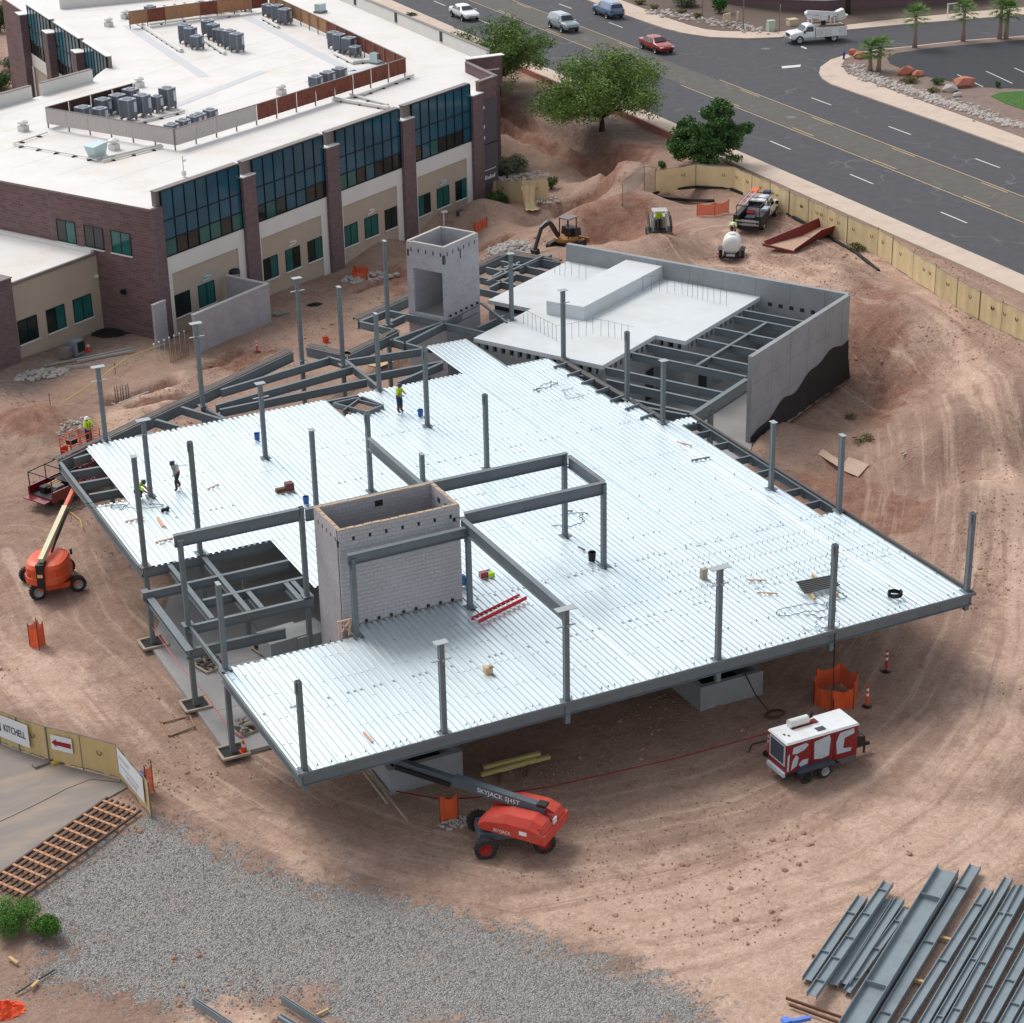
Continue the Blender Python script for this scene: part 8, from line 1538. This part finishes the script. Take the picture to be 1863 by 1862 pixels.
# ================================================================ PEOPLE
M_skin = pm('skin', rgb(170, 120, 96), .6); M_jean = pm('blue_jeans', rgb(40, 62, 92), .85, var=.15, scale=8); M_dpant = pm('dark_trousers', rgb(58, 56, 54), .85, var=.15, scale=8); M_boot = pm('boot', rgb(84, 62, 46), .8); M_shirt = pm('pale_shirt', rgb(186, 190, 180), .85, var=.12, scale=8); M_harn = pm('harness_black', rgb(36, 36, 38), .7)
M_hv = pm('hi_vis_lime', rgb(196, 240, 50), .7, var=.08, scale=8); M_hat = pm('hard_hat_white', rgb(236, 236, 232), .35); M_hatd = pm('hard_hat_dark', rgb(52, 58, 74), .35)
def person(label, loc, hd, joints, cols, hat, group='construction workers'):
    """one continuous figure grown from a skeleton with a Skin modifier; x forward, y left, z up from the feet"""
    J = dict(pel=(0, 0, .95), spi=(0, 0, 1.12), che=(0, 0, 1.36), nec=(.01, 0, 1.50), hea=(.02, 0, 1.60), top=(.02, 0, 1.70),
             hl=(0, .10, .92), kl=(.03, .11, .50), al=(0, .11, .09), tl=(.16, .12, .04), hr=(0, -.10, .92), kr=(.03, -.11, .50), ar=(0, -.11, .09), tr=(.16, -.12, .04),
             sl=(0, .19, 1.42), el=(-.02, .25, 1.15), wl=(.06, .26, .92), sr=(0, -.19, 1.42), er=(-.02, -.25, 1.15), wr=(.06, -.26, .92)); J.update(joints)
    rad = dict(pel=.175, spi=.165, che=.185, nec=.07, hea=.115, top=.085, hl=.13, kl=.095, al=.075, tl=.055, hr=.13, kr=.095, ar=.075, tr=.055, sl=.09, el=.07, wl=.045, sr=.09, er=.07, wr=.045)
    E = [('pel', 'spi'), ('spi', 'che'), ('che', 'nec'), ('nec', 'hea'), ('hea', 'top'), ('pel', 'hl'), ('hl', 'kl'), ('kl', 'al'), ('al', 'tl'), ('pel', 'hr'), ('hr', 'kr'), ('kr', 'ar'), ('ar', 'tr'), ('che', 'sl'), ('sl', 'el'), ('el', 'wl'), ('che', 'sr'), ('sr', 'er'), ('er', 'wr')]
    zone = dict(pel='p', spi='t', che='t', nec='s', hea='s', top='s', hl='p', kl='p', al='b', tl='b', hr='p', kr='p', ar='b', tr='b', sl='t', el='a', wl='s', sr='t', er='a', wr='s')
    for sd, w, e in (('l', 'wl', 'el'), ('r', 'wr', 'er')):
        W = Vector(J[w]); d = (W-Vector(J[e])).normalized(); s = d.cross(Vector((1, 0, .3))).normalized(); J['p'+sd] = tuple(W+d*.07); rad['p'+sd] = .036; zone['p'+sd] = 's'; E.append((w, 'p'+sd))
        for k in range(4): o_ = (k-1.5)*.02; n1, n2 = f'f{sd}{k}a', f'f{sd}{k}b'; J[n1] = tuple(W+d*.12+s*o_); J[n2] = tuple(W+d*(.165+(.012 if k in (1, 2) else 0))+s*o_+Vector((.02, 0, -.01))); rad[n1] = .010; rad[n2] = .008; zone[n1] = zone[n2] = 's'; E += [('p'+sd, n1), (n1, n2)]
        J['t'+sd+'a'] = tuple(W+d*.05+s*.045); J['t'+sd+'b'] = tuple(W+d*.09+s*.055+Vector((.015, 0, 0))); rad['t'+sd+'a'] = .012; rad['t'+sd+'b'] = .009; zone['t'+sd+'a'] = zone['t'+sd+'b'] = 's'; E += [(w, 't'+sd+'a'), ('t'+sd+'a', 't'+sd+'b')]
    keys = list(J); ix = {k: i for i, k in enumerate(keys)}; me_ = bpy.data.meshes.new('body'); me_.from_pydata([J[k] for k in keys], [(ix[a], ix[b]) for a, b in E], []); tmp = bpy.data.objects.new('tmp', me_); col.objects.link(tmp)
    tmp.modifiers.new('skin', 'SKIN'); sv_ = me_.skin_vertices[0].data
    for i, k in enumerate(keys): sv_[i].radius = (rad[k], rad[k]*(.72 if k in ('pel', 'spi', 'che') else 1)) if False else (rad[k], rad[k]); sv_[i].use_root = k == 'pel'
    sub = tmp.modifiers.new('sub', 'SUBSURF'); sub.levels = sub.render_levels = 2
    dg = bpy.context.evaluated_depsgraph_get(); nm = bpy.data.meshes.new_from_object(tmp.evaluated_get(dg)); bpy.data.objects.remove(tmp); nm.name = 'body'
    ms = {'p': cols[1], 't': cols[0], 'a': cols[2], 's': M_skin, 'b': M_boot}; order = list(ms); nm.materials.clear()
    for k in order: nm.materials.append(ms[k])
    pts = np.array([J[k] for k in keys]); seg = [(np.array(J[a]), np.array(J[b]), zone[b] if b not in ('nec',) else 't') for a, b in E]
    nf = len(nm.polygons); cc = np.zeros(nf*3, np.float32); nm.polygons.foreach_get('center', cc); cc = cc.reshape(-1, 3); bd_ = np.full(nf, 9.0); bz = np.zeros(nf, np.int32)
    for a, b, z in seg:
        ab = b-a; t = np.clip(((cc-a)@ab)/(ab@ab+1e-9), 0, 1); dd = np.linalg.norm(cc-a-ab*t[:, None], axis=1); w_ = dd < bd_; bd_[w_] = dd[w_]; bz[w_] = order.index(z)
    nm.polygons.foreach_set('material_index', bz); nm.polygons.foreach_set('use_smooth', np.ones(nf, bool))
    o = thing('person', label, 'person', loc, R_(hd), group); bo = bpy.data.objects.new('body', nm); col.objects.link(bo); bo.parent = o
    H = Vector(J['hea']); up = (Vector(J['top'])-H).normalized(); fw = Vector((1, 0, 0)); fw = (fw-up*fw.dot(up)).normalized(); sd = up.cross(fw)
    hb = MB(); hb.lathe([(.165, .0), (.16, .012), (.125, .02), (.122, .06), (.10, .11), (.055, .135), (0, .14)], n=16); ho = hb.obj('hard_hat', hat, o, smooth=True, recenter=False); ho.location = H+up*.045; ho.rotation_euler = Matrix((fw, sd, up)).transposed().to_euler()
    fc = MB(); c = H+fw*.09; fc.box(c+fw*.012-up*.005, (.03, .022, .035)); fo = fc.obj('nose', M_skin, o)
    fc = MB(); fc.box(c+sd*.032+up*.018, (.012, .022, .010)); fc.box(c-sd*.032+up*.018, (.012, .022, .010)); fc.obj('eyes', M_harn, o); fc = MB(); fc.box(c-up*.045, (.012, .045, .009)); fc.obj('mouth', pm('lip', rgb(130, 74, 64), .6), o)
    ha = MB(); C = Vector(J['che']); S_ = Vector(J['pel'])
    for s in (-1, 1): ha.tube([C+Vector((-.16, s*.09, .02)), C+Vector((-.03, s*.10, .155)), C+Vector((.155, s*.08, .0)), S_+Vector((.15, s*.06, .1))], .016, 5)
    ha.obj('harness', M_harn, o); return o
z = DECK+.005
person('worker in lime shirt and jeans standing on the deck by the far opening', P(727, 750, z), -60, dict(el=(.12, .28, 1.2), wl=(.30, .18, 1.15), er=(.10, -.28, 1.18), wr=(.28, -.15, 1.12), kl=(.06, .12, .5), al=(.02, .14, .09), tl=(.17, .16, .04), hea=(.06, 0, 1.60), top=(.09, 0, 1.69)), (M_hv, M_jean, M_hv), M_hatd)
person('worker in pale shirt and dark trousers walking with a rod', P(324, 890, z), -150, dict(spi=(.03, 0, 1.12), che=(.10, 0, 1.34), nec=(.17, 0, 1.47), hea=(.24, 0, 1.54), top=(.30, 0, 1.62), sl=(.10, .19, 1.40), sr=(.10, -.19, 1.40), kl=(.22, .1, .52), al=(.20, .1, .10), tl=(.36, .1, .05), kr=(-.05, -.1, .48), ar=(-.28, -.1, .12), tr=(-.14, -.11, .04), el=(.18, .27, 1.14), wl=(.36, .2, 1.02), er=(-.05, -.28, 1.16), wr=(-.12, -.30, .95)), (M_shirt, M_dpant, M_shirt), M_hatd)
p = P(318, 846, z+1.1); q = MB(); q.cyl(P(322, 848, z+1.05), P(343, 846, z+1.05), .015, n=5); tag(q.obj('rod', M_rebar), 'thin rod carried by the walking worker', 'rod')
cr = dict(pel=(-.12, 0, .42), spi=(-.06, 0, .58), che=(.10, 0, .78), nec=(.22, 0, .88), hea=(.31, 0, .94), top=(.39, 0, 1.0), hl=(-.10, .11, .40), kl=(.28, .18, .48), al=(.02, .18, .09), tl=(.18, .2, .04), hr=(-.10, -.11, .40), kr=(.28, -.18, .46), ar=(.02, -.18, .09), tr=(.18, -.2, .04), sl=(.12, .19, .82), sr=(.12, -.19, .82), el=(.34, .24, .60), wl=(.52, .12, .42), er=(.34, -.24, .60), wr=(.52, -.10, .40))
person('crouching worker in lime vest working on the deck at the left column', P(252, 908, z), -30, cr, (M_hv, M_dpant, M_hv), M_hatd)
person('worker in lime vest and white helmet standing in the lift platform', g2w(*w2g(np.array([25.25, 106.65, 0]))[:2], 3.42), -70, dict(el=(.14, .28, 1.2), wl=(.34, .2, 1.2), er=(.14, -.28, 1.2), wr=(.34, -.2, 1.2)), (M_hv, M_jean, M_hv), M_hat)
bd = dict(pel=(-.05, 0, .92), spi=(.08, 0, 1.02), che=(.30, 0, 1.12), nec=(.42, 0, 1.14), hea=(.51, 0, 1.12), top=(.60, 0, 1.12), sl=(.30, .19, 1.16), sr=(.30, -.19, 1.16), el=(.42, .24, .92), wl=(.55, .16, .74), er=(.42, -.24, .92), wr=(.55, -.14, .74))
p = Pg(1334, 432); person('worker in lime shirt bending over behind the service pickup', (p[0], p[1], tz_(p[0], p[1])), 230, bd, (pm('hi_vis_pale', rgb(208, 232, 150), .7), M_dpant, pm('hi_vis_pale', rgb(208, 232, 150), .7)), M_hat)
st = dict(pel=(-.12, 0, .30), spi=(-.14, 0, .48), che=(-.10, 0, .74), nec=(-.08, 0, .88), hea=(-.07, 0, .98), top=(-.07, 0, 1.08), hl=(-.10, .1, .28), kl=(.32, .12, .36), al=(.36, .12, -.05), tl=(.52, .12, -.09), hr=(-.10, -.1, .28), kr=(.32, -.12, .36), ar=(.36, -.12, -.05), tr=(.52, -.12, -.09), sl=(-.08, .19, .80), sr=(-.08, -.19, .80), el=(.02, .26, .56), wl=(.26, .2, .56), er=(.02, -.26, .56), wr=(.26, -.2, .56))
person('operator in lime vest sitting inside the skid steer cab', (72.65-.03, 124.3-.05, sz+.88), -114, st, (M_hv, M_jean, M_hv), M_hat)

# ================================================================ ACROSS THE ROAD
M_nbr = pm('neighbour_brick', rgb(110, 88, 90), .9, var=.1, scale=2)
nb_ = thing('neighbour_building', 'mauve brick building with pale band at the far side of the street', 'building', (130, 190, 4.1))
q = WMB(); q.prism([(122.0, 194.5), (124.9, 188.6), (128.8, 185.2), (148.0, 181.5), (152, 215), (122, 215)], 4.0, 5.3); q.obj('wall', M_nbr, nb_); q = WMB(); q.prism([(121.9, 194.4), (124.8, 188.5), (128.75, 185.1), (148.1, 181.4), (152, 215), (122, 215)], 5.303, 5.6); q.obj('pale_band', M_band, nb_); q = WMB(); q.prism([(122.1, 194.6), (125.0, 188.7), (128.9, 185.3), (147.9, 181.6), (152, 215), (122, 215)], 5.603, 8.6); q.obj('upper_wall', M_nbr, nb_); q = WMB(); q.prism([(121.6, 194.2), (124.6, 188.2), (128.6, 184.8), (148.4, 181.1), (152, 215), (121.6, 215)], 8.603, 8.9); q.obj('roof', M_roof, nb_)
for k in range(5): q = WMB(); a = np.array([131+k*3.3, 184.75-k*.635]); q.box((a[0], a[1], 6.9), (1.6, .06, 1.5), rz=-.19); q.obj('window', M_glassC, nb_)
def boxthing(name, label, cat, px, py, zz, d, mat, rz=0.0, top=None):
    o = thing(name, label, cat, P(px, py, zz), rz); MB().box((0, 0, d[2]/2), d).obj('cabinet', mat, o); MB().box((0, 0, d[2]+.03), (d[0]*1.06, d[1]*1.06, .06)).obj('top', top or mat, o); MB().box((0, -d[1]/2-.012, d[2]*.5), (d[0]*.8, .02, d[2]*.75)).obj('door', mat, o)
boxthing('utility_box', 'pale green utility box on the corner verge left of the bucket truck', 'utility box', 1402, 56, 4.15, (.75, .6, 1.0), pm('pale_green_box', rgb(176, 192, 172), .6), -.1); boxthing('utility_box', 'tan utility box behind the bucket truck hood', 'utility box', 1441, 46, 4.15, (1.0, .9, .6), pm('tan_box', rgb(200, 180, 152), .7), -.1)
o = thing('stop_sign', 'stop sign seen from behind at the street corner', 'road sign', P(1418, 55, 4.15), R_(60)); MB().cyl((0, 0, 0), (0, 0, 2.6), .035, n=6).obj('pole', M_post, o); MB().lathe([(0, -.012), (.38, -.01), (.38, .01), (0, .012)], (0, 0, 2.3), n=8, axis='Y').obj('plate', M_alu, o)
o = thing('sign_board', 'tan sign board on two legs beyond the far sidewalk', 'sign', P(1322, 44, 4.15), R_(20)); MB().box((0, 0, .75), (1.2, .15, .7)).obj('board', pm('tan_sign', rgb(206, 186, 156), .8), o)
for s in (-1, 1): MB().box((s*.5, 0, .2), (.14, .16, .5)).obj('leg', pm('tan_sign', rgb(206, 186, 156), .8), o)
o = thing('marker_post', 'short tan marker post right of the tan sign board', 'marker post', P(1342, 38, 4.15)); MB().box((0, 0, .45), (.18, .1, .9)).obj('post', pm('tan_sign', rgb(206, 186, 156), .8), o); MB().box((0, 0, .93), (.2, .12, .06)).obj('cap', M_refl, o)
for lab, x, y, h, r in (('tall grey pole at the far corner verge', 1352, 55, 5.5, .07), ('thin dark pole left of the tall grey pole', 1278, 30, 4.5, .05)): o = thing('street_pole', lab, 'pole', P(x, y, 4.15), 0, 'poles on the far verge'); MB().cyl((0, 0, 0), (0, 0, h), r, r*.8, 8).obj('shaft', M_post, o); MB().lathe([(r*2, 0), (r*2, .08), (0, .08)], n=8).obj('base', M_post, o)
o = thing('fire_hydrant', 'blue fire hydrant at the kerbed street corner', 'fire hydrant', P(1535, 108, 4.13)); M_hyd = pm('hydrant_blue', rgb(44, 62, 128), .5); MB().lathe([(.14, 0), (.14, .06), (.1, .08), (.1, .55), (.13, .57), (.12, .66), (.05, .75), (0, .76)], n=12).obj('barrel', M_hyd, o)
for s in (-1, 1): MB().cyl((0, s*.09, .45), (0, s*.2, .45), .05, n=8).obj('outlet', M_hyd, o)
o = thing('real_estate_sign', 'white framed sign board behind the palms at the top right', 'sign', P(1735, 32, 4.15), R_(-8))
for s in (-1, 1): MB().box((s*.75, 0, .75), (.12, .12, 1.5)).obj('post', M_refl, o)
MB().box((0, 0, 1.0), (1.4, .06, .8)).obj('board', M_coping, o); MB().box((0, 0, 1.46), (1.7, .1, .1)).obj('top_rail', M_refl, o)
o = thing('bare_trunk', 'thick dark tree trunk by the brick building behind the bucket truck', 'tree', P(1541, 26, 4.15)); MB().tube([(0, 0, -.1), (.05, 0, .8), (.0, 0, 2.2), (.1, .1, 5.0)], [.42, .30, .26, .2], 9).obj('trunk', M_bark, o, smooth=True)
cr_ = bpy.data.objects.new('crown', None); col.objects.link(cr_); cr_.parent = o; leafobj('foliage', leaves([(0, 0, 6.2, 2.2, 2.2, 1.4), (1, .5, 6.6, 1.6, 1.6, 1.2)], 1800, .28, .5, .1, 77), M_leafC, cr_)
# low red retaining wall by the sidewalk
rwall = thing('retaining_wall', 'low red block wall between the sidewalk and the trees', 'wall', (road_x(87.5, 150), 146, 3.6)); M_redw = brickmat('red_block', rgb(176, 116, 104), rgb(160, 100, 90), rgb(190, 150, 138), .4, .2, wall='g1', ang=math.pi/2)
for y0 in np.arange(145.5, 178, 2.0): q = WMB(); q.bar((road_x(87.4, y0), y0, 3.85), (road_x(87.4, y0+1.97), y0+1.97, 3.85), .22, 1.15); q.obj('wall_section', M_redw, rwall)
